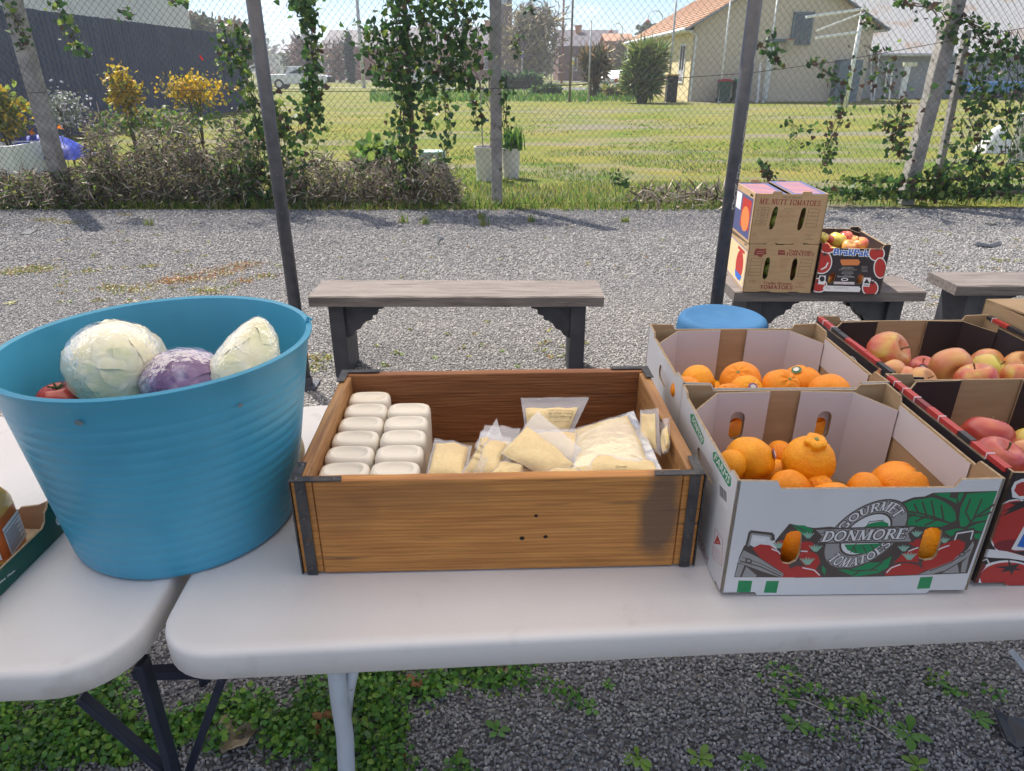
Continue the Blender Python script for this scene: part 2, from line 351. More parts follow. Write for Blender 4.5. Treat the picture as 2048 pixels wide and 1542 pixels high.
# ================================================================== SETTING
def ground_material():
    m = bpy.data.materials.new('lawn_and_dirt'); m.use_nodes = True; t = m.node_tree; t.nodes.clear(); L = t.links.new
    out = N(t, 'ShaderNodeOutputMaterial'); b = N(t, 'ShaderNodeBsdfPrincipled'); b.inputs['Roughness'].default_value = .95; b.inputs['Specular IOR Level'].default_value = .1; L(b.outputs[0], out.inputs['Surface'])
    tcn = N(t, 'ShaderNodeTexCoord')
    def noise_(sc_, st, det=6, loc=(0, 0, 0)):
        mpn = N(t, 'ShaderNodeMapping'); mpn.inputs['Scale'].default_value = st; mpn.inputs['Location'].default_value = loc; L(tcn.outputs['Object'], mpn.inputs['Vector'])
        n = N(t, 'ShaderNodeTexNoise'); n.inputs['Scale'].default_value = sc_; n.inputs['Detail'].default_value = det; n.inputs['Roughness'].default_value = .65; L(mpn.outputs['Vector'], n.inputs['Vector']); return n.outputs['Fac']
    def mixc(fac, a, bcol, lo, hi):
        r = N(t, 'ShaderNodeValToRGB'); r.color_ramp.elements[0].position = lo; r.color_ramp.elements[1].position = hi; L(fac, r.inputs['Fac'])
        x = N(t, 'ShaderNodeMix', data_type='RGBA'); L(r.outputs['Color'], x.inputs['Factor'])
        if isinstance(a, tuple): x.inputs['A'].default_value = (*a, 1)
        else: L(a, x.inputs['A'])
        x.inputs['B'].default_value = (*bcol, 1); return x.outputs['Result']
    c = mixc(noise_(.5, (.5, 1, 1)), (.15, .18, .032), (.25, .215, .06), .42, .62)      # green to dry yellow
    c = mixc(noise_(.5, (.3, 1.3, 1), loc=(4, 2, 0)), c, (.22, .195, .155), .5, .62)  # bare, grey-brown strips
    c = mixc(noise_(1.1, (.6, 1.2, 1), loc=(9, 3, 0)), c, (.10, .17, .026), .54, .66)   # clover green
    c = mixc(noise_(14, (1, 1, 1), 4), c, (.07, .08, .03), .6, .8)
    L(c, b.inputs['Base Color'])
    bp = N(t, 'ShaderNodeBump'); bp.inputs['Strength'].default_value = .8; bp.inputs['Distance'].default_value = .06; L(noise_(22, (1, 1, 1), 5), bp.inputs['Height']); L(bp.outputs['Normal'], b.inputs['Normal'])
    return m
g = MB().poly([(-440, -330, 0), (440, -330, 0), (440, 450, 0), (-440, 450, 0)]).build('ground', ground_material()); tag(g, kind='structure')

def gravel_material(name, rnd=False):
    K = 1.0 if rnd else .62
    m = bpy.data.materials.new(name); m.use_nodes = True; t = m.node_tree; t.nodes.clear(); L = t.links.new
    out = N(t, 'ShaderNodeOutputMaterial'); b = N(t, 'ShaderNodeBsdfPrincipled'); b.inputs['Roughness'].default_value = .85; b.inputs['Specular IOR Level'].default_value = .25; L(b.outputs[0], out.inputs['Surface'])
    r = N(t, 'ShaderNodeValToRGB'); e = r.color_ramp.elements; e[0].position = 0; K *= 1.42; e[0].color = (.12 * K, .115 * K, .115 * K, 1); e[1].position = 1; e[1].color = (.36 * K, .34 * K, .32 * K, 1)
    x = e.new(.35); x.color = (.175 * K, .168 * K, .168 * K, 1); x = e.new(.8); x.color = (.24 * K, .228 * K, .222 * K, 1)
    tcn = N(t, 'ShaderNodeTexCoord')
    if rnd:
        oi = N(t, 'ShaderNodeObjectInfo'); L(oi.outputs['Random'], r.inputs['Fac']); L(r.outputs['Color'], b.inputs['Base Color'])
    else:
        vo = N(t, 'ShaderNodeTexVoronoi'); vo.inputs['Scale'].default_value = 75; L(tcn.outputs['Object'], vo.inputs['Vector'])
        sp = N(t, 'ShaderNodeSeparateColor'); L(vo.outputs['Color'], sp.inputs[0]); L(sp.outputs[0], r.inputs['Fac'])
        n = N(t, 'ShaderNodeTexNoise'); n.inputs['Scale'].default_value = 1.3; n.inputs['Detail'].default_value = 5; L(tcn.outputs['Object'], n.inputs['Vector'])
        r2 = N(t, 'ShaderNodeValToRGB'); r2.color_ramp.elements[0].position = .35; r2.color_ramp.elements[0].color = (.75, .75, .78, 1); r2.color_ramp.elements[1].position = .65; r2.color_ramp.elements[1].color = (1.1, 1.08, 1.05, 1); L(n.outputs['Fac'], r2.inputs['Fac'])
        mm = N(t, 'ShaderNodeMix', data_type='RGBA', blend_type='MULTIPLY'); mm.inputs['Factor'].default_value = 1; L(r.outputs['Color'], mm.inputs['A']); L(r2.outputs['Color'], mm.inputs['B']); L(mm.outputs['Result'], b.inputs['Base Color'])
        bp = N(t, 'ShaderNodeBump'); bp.inputs['Strength'].default_value = 1; bp.inputs['Distance'].default_value = .012; bp.invert = True; L(vo.outputs['Distance'], bp.inputs['Height']); L(bp.outputs['Normal'], b.inputs['Normal'])
    return m
GM = gravel_material('grey_gravel'); GS = gravel_material('gravel_stone', True)
# yard sheet with a ragged far edge against the grass
edge = [(x, 8.0 + .10 * noise.noise(V((x * 1.3, 0, 0))) + .05 * noise.noise(V((x * 5, 3, 0))) + (.02 * (x - 1) if x > 1 else 0), .004) for x in np.linspace(-14, 14, 160)]
yard = MB().poly([(-14, -5, .004), (14, -5, .004)] + edge[::-1]).build('gravel_yard', GM); tag(yard, kind='structure')
def stones(name, rects, density, r, seed, parent=None):
    mb = MB()
    for q in rects: mb.poly([(*p, .006) for p in q])
    o = mb.build(name, GM, parent); tag(o, kind='stuff')
    ng = bpy.data.node_groups.new(name, 'GeometryNodeTree'); ng.interface.new_socket('Geometry', in_out='INPUT', socket_type='NodeSocketGeometry'); ng.interface.new_socket('Geometry', in_out='OUTPUT', socket_type='NodeSocketGeometry')
    gi = N(ng, 'NodeGroupInput'); go = N(ng, 'NodeGroupOutput'); L = ng.links.new
    dp = N(ng, 'GeometryNodeDistributePointsOnFaces'); dp.inputs['Density'].default_value = density; dp.inputs['Seed'].default_value = seed
    ic = N(ng, 'GeometryNodeMeshIcoSphere'); ic.inputs['Radius'].default_value = r; ic.inputs['Subdivisions'].default_value = 1
    sm = N(ng, 'GeometryNodeSetMaterial'); sm.inputs['Material'].default_value = GS
    io = N(ng, 'GeometryNodeInstanceOnPoints')
    rr = N(ng, 'FunctionNodeRandomValue', data_type='FLOAT_VECTOR'); rr.inputs[0].default_value = (0, 0, 0); rr.inputs[1].default_value = (6.28, 6.28, 6.28); rr.inputs['Seed'].default_value = 3
    rs = N(ng, 'FunctionNodeRandomValue', data_type='FLOAT_VECTOR'); rs.inputs[0].default_value = (.55, .45, .4); rs.inputs[1].default_value = (1.25, 1.1, .9); rs.inputs['Seed'].default_value = 5
    L(gi.outputs[0], dp.inputs['Mesh']); L(dp.outputs['Points'], io.inputs['Points']); L(ic.outputs['Mesh'], sm.inputs['Geometry']); L(sm.outputs['Geometry'], io.inputs['Instance'])
    L(rr.outputs[0], io.inputs['Rotation']); L(rs.outputs[0], io.inputs['Scale']); L(io.outputs['Instances'], go.inputs[0])
    md = o.modifiers.new('stones', 'NODES'); md.node_group = ng
    tag(o, 'loose grey stones lying over the gravel yard', 'gravel'); return o
s1 = stones('loose_gravel', [[(-1.25, .9), (1.6, .9), (1.6, 1.75), (-1.25, 1.75)]], 15000, .0056, 1)
s1['label'] = 'loose grey stones in the shade under the white tables'
s2 = stones('loose_gravel', [[(-2.6, 1.75), (2.9, 1.75), (4.3, 5.2), (-4.3, 5.2)]], 7500, .0068, 2)
s2['label'] = 'sunlit loose grey stones around the wooden benches'
s3 = stones('loose_gravel', [[(-4.4, 5.2), (4.4, 5.2), (6.6, 8.0), (-6.6, 7.95)]], 2600, .0105, 4)
s3['label'] = 'sunlit loose grey stones by the foot of the wire fence'

# distant road, path and kerb
asph = M('asphalt', (.10, .10, .105), (.14, .14, .145), 3, .9); conc = M('pale_concrete', (.42, .40, .36), (.5, .48, .44), 2, .9, bump=.2)
tag(MB().poly([(-200, 96, .012), (200, 96, .012), (200, 106, .012), (-200, 106, .012)]).build('road', asph), kind='structure')
tag(MB().poly([(-60, 66.5, .010), (-11.5, 66.5, .010), (-11.5, 67.6, .010), (-60, 67.6, .010)]).build('path', conc), kind='structure')
tag(MB().poly([(-6, 60, .010), (9, 60, .010), (9, 68, .010), (-6, 68, .010)]).build('driveway', asph), kind='structure')

# ================================================================== market shelter: the two posts in view belong to its far side
steel = M('dark_painted_steel', (.035, .038, .05), (.06, .06, .075), 30, .45, bump=.05, bscale=200, c3=(.16, .14, .13), scale3=60, lo3=.68, hi3=.75)
def canopy_mat():
    m = M('shelter_roof_cloth', (.92, .87, .81), (.94, .89, .83), 3, .8, trans=.66); return m
PL, PR = V((-1.034, 3.147, 0)), V((.972, 3.147, 0)); RZ = 2.3
sh = thing('market_shelter', (0, 1.6, 0), 'dark steel post shelter with pale cloth roof over the market tables', 'shelter')
for x in (PL.x - 2.006, PL.x, PR.x, PR.x + 2.006):
    for y in (3.147, .5):
        p = MB().tube([(x, y, 0), (x, y, RZ)], .029, 14).build('post', steel, sh, smooth=True, org=(0, 1.6, 0))
        MB().box((x, y, .01), (.12, .12, .016)).tube([(x, y, .018), (x, y, .06)], .036, 14).build('base_plate', steel, p, org=(0, 1.6, 0))
for y in (3.147, .5): MB().tube([(PL.x - 2.05, y, RZ), (PR.x + 2.05, y, RZ)], .025, 8).build('rail', steel, sh, org=(0, 1.6, 0))
MB().grid(lambda a, b: V((PL.x - 2.05 + a * 6.1, .4 + b * 3.2, RZ + .03 + .25 * (1 - abs(2 * b - 1)))), 12, 8).build('roof_cloth', canopy_mat(), sh, org=(0, 1.6, 0))
# scratched letters down the right post
scr = M('scratched_letters', (.42, .40, .40), rough=.6)
def scratch(ch_list, parent):
    mb = MB()
    for ch, (u, v), h in ch_list:
        P = glyphs(ch); xs = [p[0] for q in P for p in q]; ys = [p[1] for q in P for p in q]; w_, hh = max(xs) - min(xs), max(ys) - min(ys)
        c = aty(u, v, PR.y); 
        for q in P:
            pts = []
            for x, y in q:
                dx = ((x - min(xs)) / max(w_, .3) - .5) * h * .55; dz = ((y - min(ys)) / hh - .5) * h
                ang = math.asin(max(-.95, min(.95, (c.x - PR.x + dx) / .0293))); pts.append((PR.x + .0296 * math.sin(ang), PR.y - .0296 * math.cos(ang), c.z + dz))
            mb.poly(pts)
    return tag(mb.build('scratched_letters', scr, parent, org=(0, 1.6, 0)), kind='stuff')
post_r = [o for o in sh.children if o.name.startswith('post')]
scratch([('N', (1493, 228), .03), ('A', (1491, 241), .03), ('O', (1489, 254), .03), ('N', (1487, 267), .03), ('A', (1485, 281), .03), ('Y', (1482, 302), .026), ('O', (1477, 333), .03), ('D', (1474, 349), .03),
         ('N', (1470, 372), .03), ('O', (1468, 385), .03), ('A', (1466, 398), .03), ('D', (1464, 410), .03), ('N', (1508, 120), .03)], post_r[4])

# ================================================================== benches
wgrey = M('weathered_bench_timber', (.165, .14, .13), (.11, .09, .085), 5, .85, bump=.7, bscale=14, stretch=(1.2, 10, 10), bdist=.006, c3=(.06, .05, .045), scale3=4, st3=(.8, 14, 14), lo3=.6, hi3=.68)
wdark = M('black_painted_timber', (.022, .022, .028), (.04, .04, .048), 12, .55, bump=.25, bscale=30, c3=(.2, .19, .18), scale3=40, lo3=.74, hi3=.8)
def bench(name, x0, x1, y0, y1, z, label, skew=0):
    c = V(((x0 + x1) / 2, (y0 + y1) / 2, 0)); t = thing(name, c, label, 'bench', 'wooden benches on the gravel', rz=skew)
    W, D = x1 - x0, y1 - y0
    MB().grid(lambda a, b: V(((a - .5) * W, 0, z)), 1, 1)
    # seat: thick sawn plank, edges slightly wavy
    n = 24; rings = []
    for k in range(n + 1):
        x = -W / 2 + W * k / n; e = .004 * noise.noise(V((x * 6, c.x, 0))); f = .003 * noise.noise(V((x * 9, c.x, 4)))
        rings.append([V((x, -D / 2 + e, z - .052)), V((x, D / 2 + f, z - .052)), V((x, D / 2 + f, z - .004)), V((x, D / 2 - .006 + f, z + f * .5)), V((x, -D / 2 + .006 + e, z + e * .5)), V((x, -D / 2 + e, z - .006))])
    MB().loft(rings, flip=True).build('seat', wgrey, t)
    for s in (-1, 1):
        xl = s * (W / 2 - .12)
        lg = MB().box((xl, 0, (z - .053) / 2), (.075, D * .82, z - .053)).build('leg', wdark, t, bevel=.004)
        # stepped ogee bracket under the seat, along the bench
        prof = [(0, 0), (.20, 0), (.195, -.022), (.165, -.03), (.16, -.055), (.135, -.062), (.128, -.085), (.105, -.09), (.085, -.105), (.07, -.13), (.045, -.14), (.03, -.165), (.0, -.18)]
        pts = [(xl - s * (.038 + a), -D * .32, z - .0535 + b) for a, b in prof]
        MB().prism(pts if s > 0 else pts[::-1], (0, D * .14, 0)).build('bracket', wdark, t)
        MB().prism([(p[0], p[1] + D * .5, p[2]) for p in (pts if s > 0 else pts[::-1])], (0, D * .14, 0)).build('bracket', wdark, t)
    return t
bench('bench', -.99, .448, 3.225, 3.515, .45, 'weathered plank bench with black stepped brackets, nothing standing on it, behind the wooden crate')
bench('bench', 1.105, 2.06, 3.31, 3.60, .45, 'weathered plank bench carrying the stacked tomato cartons')
bench('bench', 2.27, 3.25, 3.41, 3.68, .45, 'weathered plank bench with bare end, beyond the carton bench')

# ================================================================== chain-link fence
FY = 8.25
wire = M('galvanised_wire', (.20, .19, .19), (.12, .10, .09), 6, .55, metal=.5); rust = M('rusty_wire', (.07, .055, .05), rough=.8)
concp = M('concrete_post', (.40, .37, .34), (.27, .25, .235), 7, .95, bump=.6, bscale=50, c3=(.10, .09, .075), scale3=9, lo3=.62, hi3=.72)
brownsteel = M('brown_steel_post', (.13, .10, .085), (.19, .15, .12), 8, .7, bump=.2)
fence = thing('wire_fence', (0, FY, 0), 'tall chain-link mesh fence with concrete posts, overgrown with ivy, at the back of the gravel', 'fence')
def chain(x0, x1, z0, z1, p=.073, r=.0026):
    V_, F_ = [], []; k0 = 0; H_ = z1 - z0; step = .146
    for sgn in (1, -1):
        i0 = int((x0 - H_) / p); i1 = int((x1 + H_) / p)
        for i in range(i0, i1):
            xa = i * p
            zs = np.arange(z0, z1 + 1e-6, step); xs = xa + (zs - z0) * .92 if sgn > 0 else xa - (zs - z0) * .92 + H_
            ok = (xs >= x0) & (xs <= x1); zs, xs = zs[ok], xs[ok]
            if len(zs) < 2: continue
            n = len(zs); wob = np.sin(xs * 1.7 + zs * 2.1) * .02 + np.sin(xs * 3.9 - zs * 1.3) * .012
            wz = np.sin(xs * 2.3 + 1) * .018 + np.sin(xs * .9 + zs * 3) * .012; wx = np.sin(zs * 2.7 + xs * 1.1) * .016
            y = wob; c = np.c_[xs + wx, y, zs + wz]
            o3 = np.array([(r, 0, 0), (-r * .5, r * .87, 0), (-r * .5, -r * .87, 0)])
            V_.append((c[:, None] + o3[None]).reshape(-1, 3)); a = np.arange(n - 1)[:, None] * 3
            for s_ in range(3): F_.append(np.c_[a + s_, a + (s_ + 1) % 3, a + 3 + (s_ + 1) % 3, a + 3 + s_] + k0)
            k0 += n * 3
    return npmesh('mesh', np.concatenate(V_), np.concatenate(F_), wire, parent=fence)
tag(chain(-6.6, 6.9, .05, 2.75), kind='stuff')
def fpost(u, name='post', w=.15, mat=concp, tilt=0.0, z1=2.8, dy=.09, round_=False):
    x = aty(u, 200, FY).x
    if round_: o = MB().tube([(x, dy, 0), (x + tilt, dy, z1)], w / 2, 10).build(name, mat, fence, smooth=True)
    else:
        n = 14; rings = []
        for k in range(n + 1):
            z = z1 * k / n; e = [.008 * noise.noise(V((x + q, z * 4, q * 3))) for q in range(4)]; h = w / 2
            rings.append([V((x + tilt * z / z1 - h + e[0], dy - h + e[1], z)), V((x + tilt * z / z1 + h + e[2], dy - h + e[3], z)), V((x + tilt * z / z1 + h + e[2], dy + h, z)), V((x + tilt * z / z1 - h + e[0], dy + h, z))])
        o = MB().loft(rings).build(name, concp if mat is None else mat, fence, bevel=.012)
    return o
fpost(70, tilt=-.03); fpost(992, w=.125); fpost(1866, tilt=.06); fpost(820, 'steel_post', .055, brownsteel, tilt=-.02, round_=True)
# leaning concrete strut beside the middle post, and a timber one by the right post
def strut(u0, v0, u1, v1, y0, y1, w, name='strut', mat=concp):
    a, b = aty(u0, v0, y0), aty(u1, v1, y1); MB().bar(a, b, w, w).build(name, mat, fence, org=(0, FY, 0), bevel=.01)
strut(912, 415, 880, 318, 8.55, 8.75, .09); strut(1862, 420, 1935, 60, 8.5, 8.62, .07)
# top, straining and bottom wires
for pts in ([(-10, 190), (200, 178), (560, 183), (700, 183), (880, 180), (1080, 174), (1300, 160), (1500, 146), (1660, 125), (1800, 100), (1930, 76), (2060, 54)],
            [(-10, 404), (400, 410), (900, 408), (1400, 406), (2060, 392)]):
    MB().tube([aty(u, v, FY - .01) for u, v in pts], .0035, 5).build('straining_wire', rust, fence, org=(0, FY, 0))
MB().tube([aty(1990, 384, 8.1), aty(2070, 384, 8.1)], .022, 8).build('fallen_rail', brownsteel, fence, org=(0, FY, 0))
# plastic tags caught in the mesh
for (u, v, w_, h_, rz, c, l) in ((403, 116, .02, .055, -.5, (.75, .06, .05), 'small red plastic tag caught in the wire mesh'), (140, 88, .055, .018, .3, (.75, .62, .05), 'yellow plastic strip tied in the wire mesh')):
    o = MB().box((0, 0, 0), (w_, .003, h_), mat=Matrix.Rotation(rz, 3, 'Y')).build('plastic_tag', M('tag_' + l[:10], c, rough=.5, trans=.4)); o.location = aty(u, v, FY - .03)
    tag(o, l, 'tag')
# ================================================================== vegetation on and behind the fence
def leafmat(n, c, tr=.45, rough=.5): return M(n, c, tuple(x * 1.5 for x in c), 8, rough, trans=tr)
IV = [leafmat('ivy_dark', (.03, .068, .024), .4), leafmat('ivy_mid', (.06, .13, .033), .5), leafmat('ivy_light', (.16, .22, .045), .55), leafmat('ivy_dry', (.075, .045, .03), .3)]
GR = [leafmat('grass_green', (.11, .20, .03)), leafmat('grass_yellow', (.24, .25, .05)), leafmat('grass_dry', (.27, .21, .09), .3), leafmat('grass_dark', (.03, .06, .015), .3)]
DRY = [M('dry_stem', (.38, .31, .26), (.27, .21, .18), 8, .9, trans=.3), M('dry_stem_pale', (.60, .52, .44), rough=.9, trans=.3), M('dry_stem_dark', (.08, .06, .05), rough=.9)]
stemm = M('vine_stem', (.07, .055, .04), (.12, .09, .06), 10, .9)
def atys(uv, Y):
    uv = np.asarray(uv, float); Y = np.broadcast_to(Y, (len(uv),)); x = (uv[:, 0] - 1024) / FPX; y = -(uv[:, 1] - 771) / FPX
    d = np.c_[x, CP + y * SP, -SP + y * CP]; t = Y / d[:, 1]; return d * t[:, None] + np.array([0, 0, CAMZ])
def along(pl, n, wd):
    pl = np.asarray(pl, float); seg = np.linalg.norm(np.diff(pl, axis=0), axis=1); cs = np.r_[0, np.cumsum(seg)] ; t = rng.uniform(0, cs[-1], n)
    i = np.clip(np.searchsorted(cs, t) - 1, 0, len(seg) - 1); f = (t - cs[i]) / seg[i]
    return pl[i] + (pl[i + 1] - pl[i]) * f[:, None] + np.c_[rng.normal(0, wd, n), rng.normal(0, 6, n)]
def vine(label, strands, size=.06, wts=(.32, .40, .20, .08), Y=None):
    Y = FY if Y is None else Y
    p0 = aty(*strands[0][0][-1], Y); t = thing('ivy_vine', (p0.x, Y, 0), label, 'vine', 'vines on the wire fence'); P = []
    mb = MB()
    for pl, wd, n in strands:
        n = int(n * .85); uv = along(pl, n, wd); q = atys(uv, Y + rng.normal(-.03, .06, n)); P.append(q)
        for k in range(3 + n // 55):
            off = rng.normal(0, wd * .5); m = 12; path = []
            for i in range(m):
                a = np.asarray(pl, float); f = i / (m - 1) * (len(a) - 1); j = min(int(f), len(a) - 2); c = a[j] + (a[j + 1] - a[j]) * (f - j)
                path.append(aty(c[0] + off + rng.normal(0, wd * .2 + 2), c[1], Y + rng.normal(0, .02)))
            mb.tube(path, float(rng.uniform(.002, .005)), 4)
    P = np.concatenate(P); P = P[P[:, 2] > .02]
    tag(mb.build('stems', stemm, t, org=t.location), kind='stuff')
    o = leaves('leaves', P, size, IV, t, up=(0, -.9, .35), tilt=.75, shape=IVY, weights=wts, org=t.location); tag(o, kind='stuff'); return t
vine('dense ivy climbing the mesh behind the tub\'s shelter post', [([(490, 60), (478, 120), (500, 190), (520, 300), (500, 410)], 22, 420), ([(540, 200), (570, 300), (560, 400)], 24, 420), ([(470, 330), (480, 410)], 30, 200)])
vine('narrow ivy column hanging from the fence top beside the parked utility vehicle', [([(612, -20), (622, 60), (628, 130), (620, 200), (610, 280)], 11, 430), ([(590, 0), (612, 30)], 14, 60), ([(632, 150), (640, 260)], 8, 60)])
vine('thick ivy hanging round the thin brown steel post', [([(790, -20), (800, 80), (810, 180), (812, 300), (815, 380)], 16, 560), ([(850, -20), (860, 60), (870, 150), (850, 190)], 34, 620), ([(925, -20), (930, 60), (930, 140), (940, 180)], 26, 420), ([(745, 40), (760, 110), (770, 170)], 20, 200),
      ([(890, 190), (897, 260), (890, 320)], 9, 70), ([(850, 200), (865, 260)], 12, 50), ([(945, 180), (955, 260)], 10, 40)], wts=(.34, .42, .18, .06))
vine('sparse brown-leaved creeper strands on the mesh in front of the tan house', [([(1500, 70), (1540, 110), (1560, 130)], 9, 40), ([(1620, 120), (1660, 150), (1690, 170), (1680, 230), (1650, 300)], 12, 150), ([(1660, 280), (1655, 330)], 8, 60), ([(1545, 60), (1550, 130)], 8, 36), ([(1760, 240), (1790, 260), (1800, 320)], 16, 170),
      ([(1740, 90), (1790, 200), (1810, 250)], 24, 140), ([(1530, 330), (1540, 370)], 8, 60), ([(1720, 30), (1740, 60)], 8, 40), ([(1590, 300), (1600, 260), (1580, 240)], 20, 40)], size=.048, wts=(.4, .2, .08, .32))
vine('bushy ivy with autumn tints covering the mesh beside the right concrete post', [([(1925, 30), (1960, 70), (1975, 110), (1950, 180)], 30, 300), ([(1960, 180), (1950, 250), (1940, 320), (1950, 390)], 26, 420), ([(2010, 60), (2040, 160), (2040, 300), (2010, 390)], 26, 480), ([(1890, 330), (1880, 390)], 18, 180), ([(1800, 0), (1880, 20), (1900, 80)], 20, 110)], size=.052, wts=(.42, .3, .12, .16))
vine('low ivy hedge at the fence foot beyond the bench cartons', [([(1650, 385), (1750, 385), (1850, 390), (2060, 380)], 26, 650), ([(1690, 360), (1800, 365), (2040, 350)], 26, 330)], size=.055, wts=(.22, .42, .3, .06), Y=8.2)
vine('thin ivy strands near the fence top over the dark paling fence', [([(110, -10), (130, 40), (150, 90), (175, 110)], 10, 110), ([(20, 10), (50, 80), (40, 100)], 9, 60), ([(345, 0), (370, 8)], 8, 20), ([(245, 20), (260, 30)], 8, 14), ([(440, 40), (460, 90), (450, 150)], 14, 90)], size=.05)
vine('wispy creeper on the mesh beside the white pots', [([(1040, 60), (1030, 100), (1040, 110)], 6, 24), ([(1010, 150), (1012, 240), (1020, 300)], 7, 60), ([(1235, 350), (1245, 372)], 12, 46), ([(1060, 10), (1066, 30)], 4, 12)], size=.045, wts=(.5, .3, .1, .1))

# dry brambles and rough grass along the fence foot
def blob(n, c, s): return rng.normal(size=(n, 3)) * np.asarray(s) + np.asarray(c)
TW = np.array([(-.012, 0, 0), (.012, 0, 0), (.012, .5, .10), (0, 1, 0), (-.012, .5, .10), (-.012, .2, .05)]); TB = TW * np.array([1.2, 1, 1])
def bramble(label, pxbox, n, Y, dens_leaf=.25, h=.3):
    u0, u1, v0, v1 = pxbox; uv = np.c_[rng.uniform(u0, u1, n), v1 - (v1 - v0) * rng.beta(1.1, 1.5, n)]
    tp = np.array([.78 + .5 * noise.noise(V((u * .018, v0, 0))) + .25 * noise.noise(V((u * .06, v0, 2))) for u in uv[:, 0]]); uv[:, 1] = v1 - (v1 - uv[:, 1]) * tp; P = atys(uv, Y + rng.normal(0, .22, n)); P[:, 2] = np.abs(P[:, 2])
    c = P.mean(0); t = thing('bramble_thicket', (c[0], c[1], 0), label, 'shrub')
    tag(leaves('dry_stems', P, h, DRY, t, up=(0, -.3, .5), tilt=1.2, shape=TW * np.array([.75, 1, 1]), weights=[.46, .4, .14], org=t.location), kind='stuff')
    k = int(n * dens_leaf); tag(leaves('leaves', P[:k], .035, IV + [GR[1]], t, tilt=1, shape=LEAF, weights=[.22, .25, .2, .18, .15], org=t.location), kind='stuff'); return t
bramble('dry brown bramble thicket along the fence under the yellow bushes', (170, 520, 225, 415), 8500, FY + .25, .5, .12)
bramble('dark leafy thicket at the fence foot beside the left concrete post', (-10, 200, 320, 420), 5000, FY + .1, 1.0, .12)
bramble('brown dead undergrowth below the ivy at the steel post', (540, 920, 290, 415), 6500, FY + .2, .4, .12)
bramble('tangled dead twigs on the ground beside the cartons under the fence', (1260, 1500, 370, 412), 500, FY + .1, .2, .18)
def strip(u0, u1, v0, v1, n): # ground points
    uv = np.c_[rng.uniform(u0, u1, n), rng.uniform(v0, v1, n)]; x = (uv[:, 0] - 1024) / FPX; y = -(uv[:, 1] - 771) / FPX
    d = np.c_[x, CP + y * SP, -SP + y * CP]; t = -CAMZ / d[:, 2]; P = d * t[:, None] + np.array([0, 0, CAMZ]); P[:, 2] = 0; return P
P = np.concatenate([strip(930, 1560, 372, 424, 5200), strip(0, 560, 398, 420, 2600), strip(1560, 2060, 380, 412, 2400), strip(560, 930, 405, 424, 900)])
tag(grass('rough_grass', P, .095, GR, lean=1.1, wd=.010, weights=[.46, .2, .14, .2]), 'rough green and dry grass growing under the wire fence', 'grass', kind='stuff')
P = np.concatenate([strip(900, 1600, 300, 374, 9000), strip(1600, 2060, 280, 372, 2500)]); keep = np.array([noise.noise(V((p[0] * 1.1, p[1] * .9, 2))) > -.12 for p in P]); P = P[keep]
tag(grass('lawn_grass', P, .04, GR, lean=.9, wd=.014, weights=[.62, .2, .08, .1]), 'short sunlit grass on the lawn behind the fence', 'grass', kind='stuff')
P = np.concatenate([strip(640, 1640, 205, 300, 3500)]); keep = np.array([noise.noise(V((p[0] * .35, p[1] * .3, 7))) > .05 for p in P]); P = P[keep]
tag(grass('lawn_grass', P, .035, GR, lean=1, wd=.05, weights=[.45, .42, .13, 0]), 'clumpy yellow-green grass across the far lawn', 'grass', kind='stuff')
for u, v, h in ((807, 447, .10), (850, 450, .09), (968, 452, .09), (1060, 446, .08), (962, 440, .1), (300, 452, .07), (1250, 446, .07)):
    p = at(u, v); n = 40; q = np.c_[rng.normal(p.x, .025, n), rng.normal(p.y, .015, n), np.zeros(n) + .004]
    tag(grass('grass_tuft', q, h, GR[:3], lean=.7, wd=.007, weights=[.6, .3, .1]), 'small green grass tuft in the gravel at the fence shadow', 'grass', 'grass tufts along the shaded edge of the gravel')

# bushes and planters behind the fence
def bush(name, label, u, v0, v1, wpx, Y, n, mats, wts, lsize, cat='shrub', stem=True, up=None, dens=1.0):
    b, tp = aty(u, v1, Y), aty(u, v0, Y); rx = wpx / 2 / FPX * (Y * CP); h = tp.z - max(0, b.z); t = thing(name, (b.x, Y, 0), label, cat)
    q = rng.normal(size=(n, 3)); q /= np.linalg.norm(q, axis=1)[:, None]; rad = rng.uniform(.25, 1, n) ** .6
    k = np.array([1 + .9 * noise.noise(V((d[0] * 2.6 + u, d[1] * 2.6, d[2] * 2.6))) + .35 * noise.noise(V((d[0] * 7 + u, d[1] * 7, d[2] * 7))) for d in q])
    P = q * (rad * k)[:, None] * np.array([rx, rx * .8, h / 2]) + np.array([0, 0, max(0, b.z) + h / 2])
    tag(leaves('leaves', P, lsize, mats, t, up=up, tilt=1, weights=wts), kind='stuff')
    if stem:
        mb = MB()
        for j in range(7):
            a = rng.uniform(0, 6.28); mb.tube([(0, 0, 0), (math.cos(a) * rx * .25, math.sin(a) * rx * .25, (b.z + h * .35)), (math.cos(a) * rx * .6, math.sin(a) * rx * .5, b.z + h * .75)], [.012, .009, .004], 5)
        mb.build('stems', stemm, t)
    return t
YL = [leafmat('wattle_yellow', (.42, .30, .03), .45), leafmat('wattle_gold', (.52, .33, .02), .45), leafmat('wattle_green', (.14, .16, .03), .4)]
SV = [leafmat('silver_leaf', (.22, .25, .2), .3), leafmat('pale_flower', (.45, .42, .5), .3), leafmat('silver_dark', (.10, .13, .09), .3)]
bush('yellow_bush', 'upright golden-leaved bush in front of the dark paling fence', 256, 140, 225, 66, 13, 900, YL, [.4, .3, .3], .075)
bush('yellow_bush', 'spreading golden-leaved bush nearer the lawn end of the dark paling fence', 392, 150, 210, 110, 14, 1000, YL, [.5, .35, .15], .07)
